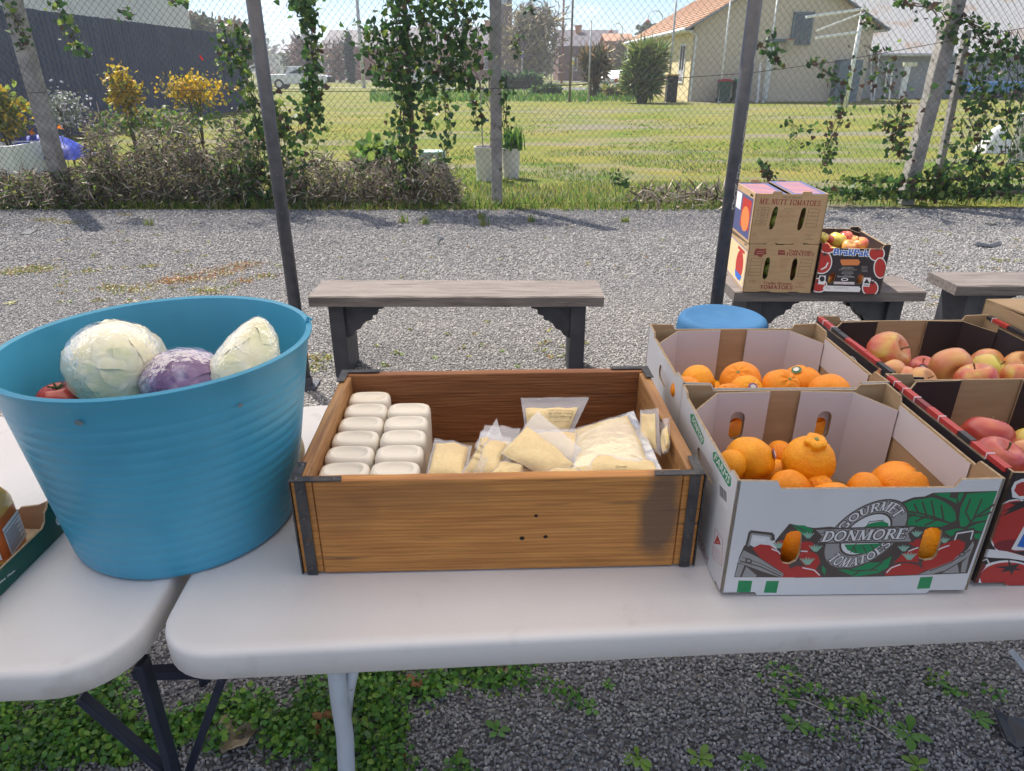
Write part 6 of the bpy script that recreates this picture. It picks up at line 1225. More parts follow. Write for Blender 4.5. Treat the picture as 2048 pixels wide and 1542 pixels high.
# ---------------------------------------------------------------- bench cartons
ZC = lambda X, Y: (1450 + X / 5.509, 340 + Y / 5.509); BZ = .4515
def kraft_print(A, which):
    if which == 'top':
        A.serif('TRELLIS GROWN', [(625, 312), (848, 320), (852, 296), (630, 288)], 'D', wt=1.1) if False else A.sans('TRELLIS GROWN', [(625, 310), (848, 316), (852, 294), (630, 288)], 'D')
        A.serif('MT. NUTT TOMATOES', [(376, 372), (1050, 398), (1062, 340), (392, 312)], 'R', wt=1.15)
        for k in range(6): A.line([(372 - k * 7, 412 + k * 36), (488 - k * 7, 414 + k * 36)], 3, 'D'); A.sans(('SMALL', 'EXTRA', 'SIZED', 'MEDIUM', 'LARGE')[k] if k < 5 else 'X', [(395 - k * 7, 438 + k * 36), (455 - k * 7, 439 + k * 36), (458 - k * 7, 424 + k * 36), (398 - k * 7, 423 + k * 36)], 'D') if k < 5 else None
        A.line([(372, 410), (332, 608)], 3, 'D'); A.line([(490, 412), (444, 610)], 3, 'D'); A.line([(332, 606), (446, 610)], 3, 'D')
        for k in range(6): A.line([(925 - k * 8, 428 + k * 40), (1042 - k * 8, 432 + k * 40)], 3, 'D')
        A.line([(925, 428), (884, 626)], 3, 'D'); A.line([(1042, 430), (1002, 630)], 3, 'D')
        for k, w_ in enumerate((55, 70, 22, 92, 100, 48, 72)): A.sans('grown by nutt farms ltd'[: 4 + w_ // 8], [(705 - k * 4 - w_, 434 + k * 22), (705 - k * 4 + w_, 438 + k * 22), (707 - k * 4 + w_, 424 + k * 22), (707 - k * 4 - w_, 420 + k * 22)], 'R' if k else 'D')
        A.sans('PRODUCT', [(888, 722), (974, 726), (977, 712), (891, 708)], 'D'); A.sans('OF', [(915, 748), (935, 749), (938, 736), (918, 735)], 'D'); A.sans('AUSTRALIA', [(876, 770), (970, 773), (973, 758), (879, 754)], 'D'); A.sans('CLASS 1', [(302, 704), (352, 706), (355, 692), (305, 690)], 'D'); A.sans('No. 87', [(300, 728), (348, 730), (351, 716), (303, 714)], 'D')
        for c in ((535, 530), (845, 540)): A.hole([(c[0] + x * 30 - y * 20 / 125 * 1.6, c[1] + y) for x, y in [(math.cos(a), 128 * (1 if math.sin(a) > 0 else -1) * abs(math.sin(a)) ** .5) for a in [2 * PI * k / 16 for k in range(16)]]])
    else:
        A.poly([(330, 880), (350, 862), (400, 870), (458, 866), (450, 900), (460, 925), (420, 935), (405, 962), (370, 955), (360, 940), (318, 938)], 'R'); A.line([(350, 900), (440, 892)], 6, 'k'); A.line([(345, 920), (430, 918)], 6, 'k'); A.poly([(582, 935), (590, 880), (660, 885), (665, 935)], 'R'); A.line([(600, 905), (655, 910)], 5, 'k')
        A.sans('Trellis Grown', [(698, 903), (952, 912), (956, 886), (704, 876)], 'R', 1.5); A.serif('TOMATOES', [(668, 940), (980, 946), (985, 914), (674, 908)], 'R', wt=1.3)
        A.sans('Trellis Grown', [(418, 1258), (728, 1266), (734, 1238), (424, 1230)], 'R', 1.5); A.serif('TOMATOES', [(380, 1305), (742, 1314), (750, 1274), (388, 1266)], 'R', wt=1.3)
        for k in range(6): A.line([(292 - k * 7, 972 + k * 38), (416 - k * 7, 976 + k * 38)], 3, 'D')
        A.line([(292, 972), (255, 1166)], 3, 'D'); A.line([(416, 976), (384, 1172)], 3, 'D')
        for k in range(6): A.line([(838 - k * 8, 986 + k * 38), (966 - k * 8, 990 + k * 38)], 3, 'D')
        A.line([(838, 986), (796, 1178)], 3, 'D'); A.line([(966, 990), (926, 1182)], 3, 'D')
        for k, w_ in enumerate((50, 58, 40, 36, 30, 30)): A.sans('grown by nutt farms'[: 4 + w_ // 7], [(660 - k * 4 - w_, 984 + k * 20), (660 - k * 4 + w_, 986 + k * 20), (662 - k * 4 + w_, 972 + k * 20), (662 - k * 4 - w_, 970 + k * 20)], 'R')
        A.poly([(470, 830), (600, 840), (580, 1000), (560, 1080), (530, 1020), (450, 960)], 'c') if False else None
        A.sans('PRODUCT', [(790, 1248), (880, 1250), (883, 1236), (793, 1234)], 'R'); A.sans('OF', [(818, 1272), (838, 1273), (841, 1260), (821, 1259)], 'R'); A.sans('AUSTRALIA', [(768, 1296), (874, 1300), (877, 1284), (771, 1280)], 'R'); A.sans('CLASS 1', [(262, 1222), (335, 1226), (338, 1212), (265, 1208)], 'R'); A.sans('No. 87', [(262, 1240), (328, 1244), (331, 1230), (265, 1226)], 'R')
        for c in ((455, 1085), (757, 1097)): A.hole([(c[0] + x * 30 - y * .18, c[1] + y) for x, y in [(math.cos(a), 124 * (1 if math.sin(a) > 0 else -1) * abs(math.sin(a)) ** .5) for a in [2 * PI * k / 16 for k in range(16)]]])
def kbox(fl, z0, W, D, H, which, label, rz):
    b = Box('tomato_carton', label, fl, rz, W, D, H, z0, 'tomato cartons stacked on the bench', out='k')
    ot = [(0, 0), (.075, 0), (.08, .006), (.13, .006), (.135, 0), (W - .11, 0), (W - .105, .006), (W - .06, .006), (W - .055, 0), (W, 0), (W, H), (W - .075, H - .002), (W - .08, H + .010), (W - .118, H + .010), (W - .124, H - .002), (.125, H - .002), (.12, H + .010), (.082, H + .010), (.076, H - .001), (0, H)]
    A = b.art('front', ot, ZC); kraft_print(A, which); b.put('front', A, kraft); O, ux, n, L_ = b.F['back']; A = b.art('back', ot); A.holes += [slot(.09, .13, .02, .08), slot(W - .09, .13, .02, .08)]; b.put('back', A, kraft)
    for f in ('left', 'right'):
        A = b.art(f, [(0, 0), (D, 0), (D, H), (0, H)], ZC); A.px = lambda u, v: (u, v)
        if which == 'top': A.raw([(.01, .012), (D - .02, .012), (D - .02, H - .03), (.01, H - .03)], 'P'); A.raw([(D - .20, .05), (D - .04, .05), (D - .04, H - .045), (D - .20, H - .045)], 'r'); A.raw([(D - .12 + x * .07, .095 + y * .06) for x, y in circ(20)], 'o'); A.raw([(.02, .12), (.16, .12), (.16, .2), (.02, .2)], 'l')
        else: A.raw([(.012, .012), (D - .014, .012), (D - .014, H - .04), (.012, H - .04)], 'B'); A.raw([(.015, .015), (D - .017, .015), (D - .017, H - .043), (.015, H - .043)], 'c'); A.raw([(D - .13 + x * .075, .10 + y * .075) for x, y in circ(20)], 'r'); A.raw([(D - .205, .06), (D - .055, .06), (D - .08, .03), (D - .18, .03)], 'B'); A.raw([(D - .2, .17), (D - .06, .17), (D - .06, .185), (D - .2, .185)], 'r')
        A.holes.append(slot(D - .06 if f == 'left' else .06, H - .02, .05, .016)); b.put(f, A, kraft)
    MB().box((W / 2, D / 2, .003), (W - .01, D - .01, .004)).build('floor_panel', kraft, b.t)
    for k in (0, 1):
        x0, x1 = (.002, W / 2 - .004) if k == 0 else (W / 2 + .004, W - .002); A = Art([(x0, .003), (x1, .003), (x1, D - .003), (x0, D - .003)], 'P' if which == 'top' else 'c')
        if which == 'top':
            for j in range(9): A.raw([(x0 + .015, .03 + j * .036), (x1 - .02, .05 + j * .036), (x1 - .02, .062 + j * .036), (x0 + .015, .042 + j * .036)], 'o')
        A.build('top_flap', (0, 0, H - .012 + .01 * k), (1, 0, 0), (0, 1, .012), (0, 0, 1), .004, INK, kraft, kedge, b.t)
    return b
kb1 = kbox((1.142, 3.302), BZ, .328, .385, .2365, 'low', 'lower kraft carton printed red Trellis Grown TOMATOES on the bench', R(-4)); kb2 = kbox((1.139, 3.304), BZ + .2385, .336, .385, .236, 'top', 'upper kraft carton printed MT. NUTT TOMATOES on top of the bench stack', R(-2.6))
gt = M('green_tomato', (.13, .19, .025), (.30, .30, .05), 6, .3)
fm = fruit_mesh('orange', 2); gproto = fm.build('green_tomato', gt, None, smooth=True); gproto.scale = (.033, .033, .03)
tag(gproto, 'green tomato seen through the hand slots of the stacked kraft cartons', 'tomato', 'green tomatoes in the stacked cartons'); first = True
for b in (kb1, kb2):
    for i in range(4):
        for j in range(3):
            o = gproto if first else gproto.copy()
            if not first: col.objects.link(o)
            first = False; o.location = b.o + b.R3 @ V((.05 + .075 * i, .042 + .0 * j + .001 * i, .037 + .063 * j)); o.rotation_euler = (rng.uniform(0, 6), rng.uniform(0, 6), 0)
# black tomato-print carton with apples on the bench
bb = Box('apple_carton', 'black carton with red tomatoes and blue BrakPak lettering on the bench', (1.487, 3.29), R(-5), .318, .42, .243, BZ, None, out='n')
A = bb.art('front', tops(.318, .243, .022, .03, .03, 0), ZC)
def tomp(cx, cy, rx, ry): A.ell(cx, cy, rx + 12, ry + 12, 'l'); A.ell(cx, cy, rx, ry, 'r')
tomp(1060, 1010, 110, 125); tomp(1670, 920, 80, 75); tomp(1710, 1080, 62, 105); tomp(1030, 1270, 85, 70); tomp(1600, 1300, 80, 80); tomp(1130, 850, 80, 60); tomp(1400, 840, 50, 25)
for cx, cy in ((1100, 930), (1680, 870), (1030, 1230), (1620, 1240)):
    for k in range(6): a = k * PI / 3 + .3; A.poly([(cx - 9 * math.sin(a), cy + 9 * math.cos(a)), (cx + 9 * math.sin(a), cy - 9 * math.cos(a)), (cx + 46 * math.cos(a), cy + 34 * math.sin(a))], 'd')
A.line([(1060, 1095), (1110, 1070), (1135, 1020)], 16, 'l')
bq = [(1196, 928), (1582, 950), (1596, 885), (1210, 862)]; A.sans('BrakPak', bq, 'l', 13); A.sans('BrakPak', bq, 'B', 3)
A.poly([(1290 - 15, 985), (1470, 985), (1490, 1015), (1470, 1050), (1290, 1050), (1272, 1015)], 'o')
for k, (w_, y) in enumerate(((62, 1072), (72, 1086), (98, 1100), (58, 1124), (66, 1138), (46, 1158))): A.sans('gourmet tomatoes packed fresh'[: 8 + w_ // 6], [(1352 - w_, y + 5), (1352 + w_, y + 6), (1353 + w_, y - 4), (1353 - w_, y - 5)], 'l')
A.sans('Gourmet Tomatoes', [(1238, 1180), (1424, 1184), (1426, 1168), (1240, 1164)], 'l'); A.ell(1318, 1206, 40, 18, 'l'); A.ell(1318, 1206, 24, 10, 'd'); A.poly([(1200, 1230), (1425, 1236), (1425, 1262), (1198, 1256)], 'l'); A.sans('Australian Tomatoes', [(1204, 1252), (1420, 1258), (1421, 1240), (1205, 1234)], 'r')
A.poly([(1095, 1272), (1480, 1284), (1495, 1310), (1480, 1345), (1095, 1335), (1078, 1305)], 'l'); A.sans('No.  TOMATO', [(1110, 1310), (1360, 1316), (1362, 1290), (1112, 1284)], 'y')
A.poly([(1040, 1162), (1112, 1164), (1100, 1264), (1022, 1258)], 'l'); A.ell(1070, 1200, 28, 30, 'd'); A.poly([(1528, 1184), (1608, 1188), (1590, 1286), (1512, 1282)], 'l'); A.poly([(1562, 1196), (1595, 1250), (1528, 1248)], 'd'); A.line([(1530, 1266), (1585, 1270)], 8, 'd')
for k in range(5): A.line([(1505, 1062 + k * 14), (1570, 1064 + k * 14)], 3.5, 'y')
A.hole([(1290, 990), (1310, 978), (1460, 980), (1484, 1000), (1478, 1036), (1450, 1052), (1300, 1046), (1278, 1020)]) if False else None
A.hole([(1160, 1140), (1200, 1130), (1220, 1160), (1200, 1220), (1160, 1252), (1130, 1235), (1140, 1180)]); A.hole([(1470, 1160), (1505, 1142), (1524, 1160), (1518, 1220), (1490, 1258), (1455, 1252), (1450, 1210)])
bb.put('front', A, kraft)
for f in ('back', 'left', 'right'):
    L_ = bb.F[f][3]; A = bb.art(f, tops(L_, .243, .012, .04, .04, 0)); A.px = lambda u, v: (u, v)
    for k in range(4): A.raw([(.05 + k * .09 + x * .04, .15 + y * .04 - (k % 2) * .07) for x, y in circ(18)], 'r')
    A.holes.append(slot(L_ / 2, .17, .08, .028)); bb.put(f, A, bliner)
MB().box((.159, .21, .004), (.308, .41, .004)).build('floor_panel', kraft, bb.t); liner(bb, bliner, None, .243, .04, .07, False)

# ================================================================== FRUIT
def omat(n, c, c2): return M(n, c, c2, 5, .42, bump=.8, bscale=20, bdist=.0018, spec=.4, sub=.06, c3=tuple(x * .8 for x in c), scale3=9, lo3=.6, hi3=.8)
om1, om2 = omat('orange_peel', (.93, .31, .003), (.96, .39, .006)), omat('orange_peel_deep', (.88, .25, .003), (.92, .31, .005))
OM = [fruit_mesh('orange', s).build('orange_shape', om1 if s % 2 else om2, None, smooth=True) for s in (1, 2, 4)]; KN = fruit_mesh('knob', 3).build('orange_shape', om1, None, smooth=True)
AP1 = M('apple_blush', (.62, .42, .07), (.60, .10, .06), 1.3, .28, lo=.28, hi=.68, detail=1, c3=(.50, .06, .06), scale3=1.6, st3=(2.5, 2.5, .4), lo3=.35, hi3=.95, coat=.15); AP2 = M('apple_yellow', (.58, .50, .07), (.66, .38, .10), 1.4, .28, lo=.32, hi=.8, detail=1, coat=.15); AP3 = M('apple_red', (.46, .05, .045), (.60, .16, .07), 1.5, .26, lo=.3, hi=.8, detail=1, coat=.15); AP4 = M('apple_peach', (.66, .34, .10), (.62, .2, .1), 1.4, .28, lo=.3, hi=.75, detail=1, coat=.15)
APM = {k: fruit_mesh('apple', i).build('apple_shape', m, None, smooth=True) for i, (k, m) in enumerate(dict(b=AP1, y=AP2, r=AP3, p=AP4).items())}
stk = M('fruit_stalk', (.12, .08, .04), (.2, .16, .06), 30, .9); sb = MB().tube([(0, 0, .5), (.03, 0, .75), (.1, .02, .95)], [.045, .04, .055], 6).build('stalk_shape', stk, None); btn = MB().lathe([(.09, .82), (.08, .87), (.01, .88)], 9).build('button_shape', M('orange_button', (.22, .24, .08), rough=.9), None)
protos = OM + [KN] + list(APM.values()) + [sb, btn]
def fruit(kind, mesh, c, r, rot, label, group, sticker=None):
    t = thing(kind, c, label, kind, group, rot=rot); o = bpy.data.objects.new('flesh', mesh.data); col.objects.link(o); o.parent = t; o.scale = (r, r, r)
    s = bpy.data.objects.new('stalk' if kind == 'apple' else 'stem_button', (sb if kind == 'apple' else btn).data); col.objects.link(s); s.parent = t; s.scale = (r, r, r)
    if mesh is KN: s.location.z = r * .38
    if sticker:
        d, colr = sticker; d = V(d).normalized(); x = d.cross(V((0, 0, 1))).normalized(); y = x.cross(d)   # in world axes
        Ri = t.rotation_euler.to_matrix().inverted(); rr = r * 1.035; mb = MB()
        for k_, m_ in ((.30, 0), (.17, 1)):
            pts = []
            for a_, b_ in circ(16): q = (d + x * a_ * k_ * .9 + y * b_ * k_ * .75).normalized() * (rr + .0004 * m_); pts.append(Ri @ q)
            mb.poly(pts, m_)
        mb.build('sticker', [M('sticker_' + colr, dict(purple=(.25, .12, .30), green=(.03, .16, .06), dark=(.10, .02, .05))[colr], rough=.35), M('sticker_white', (.7, .66, .6), rough=.35)], t)
    return t
ZA = ZB; LF, LR_ = 'orange heaped in the white carton with the tomato print', 'orange heaped in the plain-sided white carton behind the tomato-print one'
GF, GRr = 'oranges in the printed carton', 'oranges in the plain-sided carton'
def org(px, Y, dpx, label, group, mesh=None, rot=None, sticker=None):
    c = aty(*ZA(*px), Y); zc = Y * CP - (c.z - CAMZ) * SP; r = dpx / 2.487 / FPX * zc / 2
    return fruit('orange', mesh or OM[rng.integers(3)], c, r * .98, rot or (rng.uniform(0, 6), rng.uniform(0, 6), rng.uniform(0, 6)), label, group, sticker)
org((838, 752), .955, 258, 'orange with a tall knobbly neck standing on top of the heap in the printed carton', None, KN, (R(12), R(-10), .6))
org((545, 740), .965, 246, 'orange with a sticker beside the knobbly-necked orange', None, OM[0], (R(150), R(20), 0), ((.85, -.35, .45), 'purple')); org((455, 768), .94, 150, LF, GF); org((740, 895), .90, 210, LF, GF, OM[2], (R(70), R(60), 0)); org((890, 890), .91, 150, LF, GF, OM[1]); org((680, 830), .985, 180, LF, GF); org((1290, 890), .925, 290, 'large pale orange lying alone by the carton side under the hand hole', None, OM[1]); org((1120, 900), .90, 190, LF, GF); org((700, 720), 1.04, 150, LF, GF)
org((285, 365), 1.24, 190, LR_, GRr); org((500, 355), 1.27, 205, LR_, GRr); org((530, 405), 1.20, 170, 'orange with a purple sticker in the plain-sided carton', None, OM[0], None, ((.05, -.75, .66), 'purple')); org((700, 385), 1.22, 190, LR_, GRr); org((805, 365), 1.29, 200, 'orange with a green sticker on its shoulder in the plain-sided carton', None, OM[2], None, ((-.5, -.2, .85), 'green')); org((940, 425), 1.19, 220, LR_, GRr); org((440, 440), 1.165, 160, LR_, GRr); org((230, 400), 1.19, 160, LR_, GRr)
for b, lab, grp in ((bx, LF, GF), (b2, LR_, GRr)):
    for i in range(4):
        for j in range(3):
            if b is bx and i > 1 and j == 2: continue
            fruit('orange', OM[(i + j) % 3], b.o + b.R3 @ V((.052 + .087 * i, .055 + .10 * j, .0485)), .041, (rng.uniform(0, 6), rng.uniform(0, 6), 0), lab, grp)
for x_, z_ in ((.262, .10), (.165, .118)): fruit('orange', OM[1], bx.o + bx.R3 @ V((x_, .05, z_)), .04, (1, 2, 3), LF, GF)
ZR = lambda X, Y: (1640 + X / 5.02, 610 + Y / 5.02)
def apl(px, Y, dpx, k, label, group, rot=None, sticker=None):
    c = aty(*ZR(*px), Y); zc = Y * CP - (c.z - CAMZ) * SP; r = dpx / 5.02 / FPX * zc / 2
    return fruit('apple', APM[k], c, r, rot or (rng.uniform(-1, 1), rng.uniform(-1, 1), rng.uniform(0, 6)), label, group, sticker)
LA, LB = 'apple lying in the black-lined carton behind', 'apple in the black-lined carton with big tomatoes on its front'; GA, GB_ = 'apples in the carton behind', 'apples in the carton with tomato front'
LA = 'apple in the black-lined carton next to the plain-sided orange carton'
apl((680, 485), 1.32, 440, 'b', 'largest blush apple showing its stalk hollow, on top of the apple heap', None, (R(48), R(28), R(20))); apl((1310, 635), 1.30, 420, 'p', 'peach-coloured apple with a small brown scar on the heap', None, (R(85), R(-70), 0)); apl((1030, 640), 1.34, 270, 'r', 'red apple with a fruit sticker between two bigger apples', None, None, ((-.5, -.75, .45), 'dark')); apl((1690, 660), 1.31, 350, 'y', 'smooth yellow apple on the heap', None)
apl((1670, 590), 1.40, 310, 'p', LA, GA); apl((1570, 760), 1.22, 400, 'b', LA, GA); apl((2010, 620), 1.36, 320, 'p', LA, GA, (R(30), 0, 0)); apl((2010, 740), 1.23, 380, 'b', LA, GA, (R(-20), R(10), 0)); apl((720, 690), 1.24, 300, 'p', LA, GA); apl((860, 740), 1.22, 260, 'p', LA, GA); apl((1010, 770), 1.20, 300, 'p', LA, GA); apl((470, 560), 1.33, 200, 'p', LA, GA)
apl((1670, 1330), 1.05, 480, 'r', 'deep red apple highest in the carton with tomato front', None, (R(-25), R(20), 0)); apl((1780, 1560), .95, 500, 'r', LB, GB_); apl((1960, 1480), 1.02, 330, 'p', LB, GB_); apl((2090, 1380), 1.08, 300, 'y', LB, GB_); apl((1560, 1640), .93, 300, 'p', LB, GB_)
for b, lab, grp in ((a1, LA, GA), (a2, LB, GB_)):
    for i in range(4):
        for j in range(4): fruit('apple', APM['brpy'[(i * 3 + j) % 4]], b.o + b.R3 @ V((.05 + .085 * i, .048 + .084 * j, .045)), .04, (rng.uniform(-.8, .8), rng.uniform(-.8, .8), 0), lab, grp)
for (X, Y), d, k in (((1075, 745), 130, 'y'), ((1240, 775), 200, 'y'), ((1330, 740), 150, 'r'), ((1410, 790), 160, 'p'), ((1480, 825), 190, 'b'), ((1150, 760), 110, 'r'), ((1360, 850), 170, 'p')):
    yy = 3.42 + rng.uniform(-.04, .06); c = aty(*ZC(X, Y), yy); zc = yy * CP - (c.z - CAMZ) * SP; fruit('apple', APM[k], c, d / 5.509 / FPX * zc / 2, (rng.uniform(-.7, .7), rng.uniform(-.7, .7), 0), 'apple in the black carton on the bench', 'apples in the bench carton')
for lay in range(2):
    for i in range(3):
        for j in range(4): fruit('apple', APM['brpy'[(i + j) % 4]], bb.o + bb.R3 @ V((.058 + .1 * i, .055 + .1 * j, .052 + .078 * lay)), .043, (rng.uniform(-.8, .8), rng.uniform(-.8, .8), 0), 'apple in the black carton on the bench', 'apples in the bench carton')
for p in protos: bpy.data.objects.remove(p)

# ================================================================== JUICE TRAY AND JAR AT THE LEFT
ta, tb2 = at(0, 1194, TZ), at(131, 1061, TZ); d = (tb2 - ta).normalized(); nn = V((-d.y, d.x, 0)); Ln = .34; Wd = .26
rz = math.atan2(-d.y, -d.x); jt = Box('juice_tray', 'shallow green cardboard tray lettered Juice Tubs on the left table', (tb2.x - d.x * Ln, tb2.y - d.y * Ln), math.atan2(d.y, d.x), Ln, Wd, .05, TZ + .001, None, out='t', cat='tray')
ZJ = lambda X, Y: (X / 5.506, 940 + Y / 5.506)
ot = [(0, 0), (Ln, 0), (Ln, .066), (Ln - .018, .066), (Ln - .022, .060), (Ln - .03, .056), (Ln - .036, .042), (Ln - .045, .036), (.045, .036), (.03, .056), (0, .066)]
A = jt.art('front', ot, ZJ); A.sans('Juice Tubs', [(-40, 1290), (160, 1125), (172, 1090), (-20, 1240)], 'l', 1.5); A.ell(643, 562, 30, 46, 'l', -10); A.sans('70', [(622, 580), (660, 556), (656, 530), (620, 556)], 't'); jt.put('front', A, kraft)
for f in ('back', 'left', 'right'):
    L_ = jt.F[f][3]; o_ = [(0, 0), (L_, 0), (L_, .066), (L_ - .02, .062), (L_ - .03, .052), (L_ - .06, .048), (L_ - .065, .042), (.065, .042), (.06, .048), (.03, .052), (0, .066)]; A = jt.art(f, o_); jt.put(f, A, kraft)
MB().box((Ln / 2, Wd / 2, .004), (Ln - .01, Wd - .01, .004)).build('floor_panel', M('tray_floor_board', (.52, .40, .25), (.56, .44, .29), 10, .9), jt.t)
jc = at(-6, 1108, TZ + .008); jr = thing('juice_jar', (jc.x, jc.y, TZ + .0085), 'clear jar of orange juice with green lid and nutrition label standing in the green tray', 'jar', rz=R(12))
jm = M('peach_juice', (.62, .30, .05), (.70, .36, .07), 6, .12, coat=.6); n = 40
def jring(a, z, e=4.5): return sup(n, a, a, z, e)
JW = .036
MB().loft([jring(JW * .94, 0), jring(JW, .004), jring(JW, .088), jring(JW * .97, .098, 3.5), jring(JW * .86, .110, 2.6), jring(JW * .80, .114, 2.2), jring(JW * .80, .118, 2)]).build('body', jm, jr, smooth=True)
MB().loft([jring(JW * .86, .117, 2), jring(JW * .88, .119, 2), jring(JW * .88, .132, 2), jring(JW * .82, .135, 2)]).build('lid', M('green_jar_lid', (.01, .14, .07), rough=.4), jr, auto=40)
lb = MB(); lb.loft([[p * 1.004 + V((0, 0, .008)) for p in jring(JW, 0)], [p * 1.004 + V((0, 0, .078)) for p in jring(JW, 0)]], cap=False); lbo = lb.build('label', M('label_orange', (.50, .11, .02), rough=.4), jr, smooth=True)
A = Art([(-.029, .012), (.026, .012), (.026, .062), (-.029, .062)], 'l')
for k in range(14): A.raw([(-.026, .016 + k * .0026), (-.026 + .04 + .008 * math.sin(k * 3), .016 + k * .0026), (-.026 + .04 + .008 * math.sin(k * 3), .0172 + k * .0026), (-.026, .0172 + k * .0026)], 'q')
A.raw([(-.029, .055), (.026, .055), (.026, .0565), (-.029, .0565)], 'q')
for k in range(2): A.raw([(.006 + k * .01, .022), (.012 + k * .01, .022), (.012 + k * .01, .05), (.006 + k * .01, .05)], 'y')
A.build('nutrition_panel', (0, -JW * 1.012, 0), (1, 0, 0), (0, 0, 1), (0, -1, 0), .0002, INK, INK['l'], INK['l'], lbo)
A = Art([(-.029, .012), (.026, .012), (.026, .062), (-.029, .062)], 'l')
for k in range(14): A.raw([(-.026, .016 + k * .0026), (.014 + .008 * math.sin(k * 2), .016 + k * .0026), (.014 + .008 * math.sin(k * 2), .0172 + k * .0026), (-.026, .0172 + k * .0026)], 'q')
A.raw([(-.029, .055), (.026, .055), (.026, .0565), (-.029, .0565)], 'q'); A.build('nutrition_panel', (JW * 1.012, 0, 0), (0, 1, 0), (0, 0, 1), (1, 0, 0), .0002, INK, INK['l'], INK['l'], lbo)

# ================================================================== BLUE DRUM
dr = thing('blue_drum', (.896, 2.785, .004), 'upturned sky-blue plastic drum on the gravel behind the orange cartons', 'drum'); db = M('sky_blue_plastic', (.022, .08, .175), (.028, .095, .2), 5, .8, spec=.2, bump=.08, bscale=60, c3=(.03, .10, .19), scale3=12, lo3=.62, hi3=.8)
MB().lathe([(.19, 0), (.2, .012), (.2, .03), (.194, .04), (.192, .25), (.196, .26), (.196, .28), (.191, .29), (.188, .45), (.186, .472), (.178, .488), (.165, .496), (.15, .4965), (.13, .490), (.06, .4885), (.004, .4885)], 56).build('shell', db, dr, auto=50)
MB().tube([(.198, 0, .1), (.225, .0, .16), (.225, 0, .24), (.196, 0, .27)], .006, 6).build('handle', db, dr)

# ================================================================== WEEDS, MOSS, LITTER ON THE GRAVEL
WM = [leafmat('weed_green', (.085, .21, .028), .3), leafmat('weed_light', (.18, .31, .04), .35), leafmat('weed_dark', (.045, .12, .022), .25)]
def gmask(P, fn): return P[np.array([fn(p) for p in P])]
def chick(name, label, P, n_per, size, spread, h):
    Q = np.repeat(P, n_per, 0) + rng.normal(size=(len(P) * n_per, 3)) * np.array([spread, spread, 0]); Q[:, 2] = rng.uniform(.004, h, len(Q)) * rng.uniform(.3, 1, len(Q))
    return tag(leaves(name, Q, size, WM, None, up=(0, -.2, .9), tilt=.55, weights=[.5, .28, .22], shape=LEAF * np.array([1.3, 1, 1])), label, 'plants', kind='stuff')
def px_of(p): 
    zc = p[1] * CP + CAMZ * SP; yc = p[1] * SP - CAMZ * CP; return 1024 + FPX * p[0] / zc, 771 - FPX * yc / zc
P = strip(-20, 1080, 1320, 1560, 1500)
def near_mask(p):
    u, v = px_of(p); k = noise.noise(V((p[0] * 4, p[1] * 4, 0))) + .5 * noise.noise(V((p[0] * 11, p[1] * 11, 3)))
    if u > 940: k -= (u - 940) / 200
    if v > 1490 and u < 640: k -= (v - 1490) / 70
    return k > -.10
chick('ground_cover', 'low bright green chickweed spreading under the white tables', gmask(P, near_mask), 12, .0135, .018, .045)
P = np.concatenate([strip(u - 45, u + 45, v - 16, v + 16, k) for u, v, k in ((1570, 1355, 9), (1600, 1395, 12), (1690, 1420, 16), (1735, 1425, 16), (1680, 1480, 7), (1900, 1380, 8), (1980, 1400, 5), (1110, 1400, 14), (1060, 1370, 10))])
chick('ground_cover', 'sparse trailing chickweed sprigs in the shaded gravel under the cartons', P, 5, .0115, .012, .03)
P = np.concatenate([strip(40, 120, 530, 545, 20), strip(320, 520, 530, 592, 130), strip(0, 60, 600, 618, 26), strip(-10, 130, 440, 460, 60)])
RM = [leafmat('moss_rust', (.26, .13, .06), .2), leafmat('moss_yellow', (.24, .22, .06), .25), leafmat('moss_green', (.12, .17, .04), .25)]
def mossp(uvs, label, wts, spread=.035, n=130, size=.015, h=.02):
    Q = []
    for u, v, k in uvs: p = at(u, v); Q.append(np.c_[rng.normal(p.x, spread * k * 1.6, int(n * k)), rng.normal(p.y, spread * k, int(n * k)), rng.uniform(.006, h, int(n * k))])
    return tag(leaves('moss_patch', np.concatenate(Q), size, RM, None, up=(0, 0, 1), tilt=.8, weights=wts), label, 'moss', kind='stuff')
mossp([(390, 560, 2.2), (430, 548, 1.8), (470, 538, 1.8), (360, 562, 1.6), (500, 530, 1.4), (340, 566, 1.2), (490, 565, .9)], 'rusty red moss patch on the gravel left of the shelter post', [.7, .25, .05])
mossp([(60, 543, 2), (20, 548, 1.4), (90, 538, 1.2), (270, 582, 1.6), (220, 578, 1.2), (410, 584, 1.6), (180, 545, .8), (300, 535, .8), (530, 555, 1), (90, 442, 1.4), (140, 447, 1.5), (250, 432, .8)], 'yellowish moss patches on the gravel behind the blue tub', [.25, .55, .2])
mossp([(rng.uniform(0, 560), rng.uniform(450, 610), rng.uniform(.2, .5)) for _ in range(50)] + [(rng.uniform(640, 1360), rng.uniform(450, 560), rng.uniform(.12, .3)) for _ in range(26)] + [(rng.uniform(1700, 2040), rng.uniform(440, 620), rng.uniform(.2, .6)) for _ in range(34)], 'scattered tiny moss dots over the sunlit gravel', [.2, .45, .35], n=50)
mossp([(rng.uniform(640, 1180), rng.uniform(640, 735), rng.uniform(.15, .4)) for _ in range(26)] + [(rng.uniform(625, 660), rng.uniform(700, 745), .5) for _ in range(6)], 'small yellow-green moss dots under the empty bench', [.1, .5, .4], n=60)
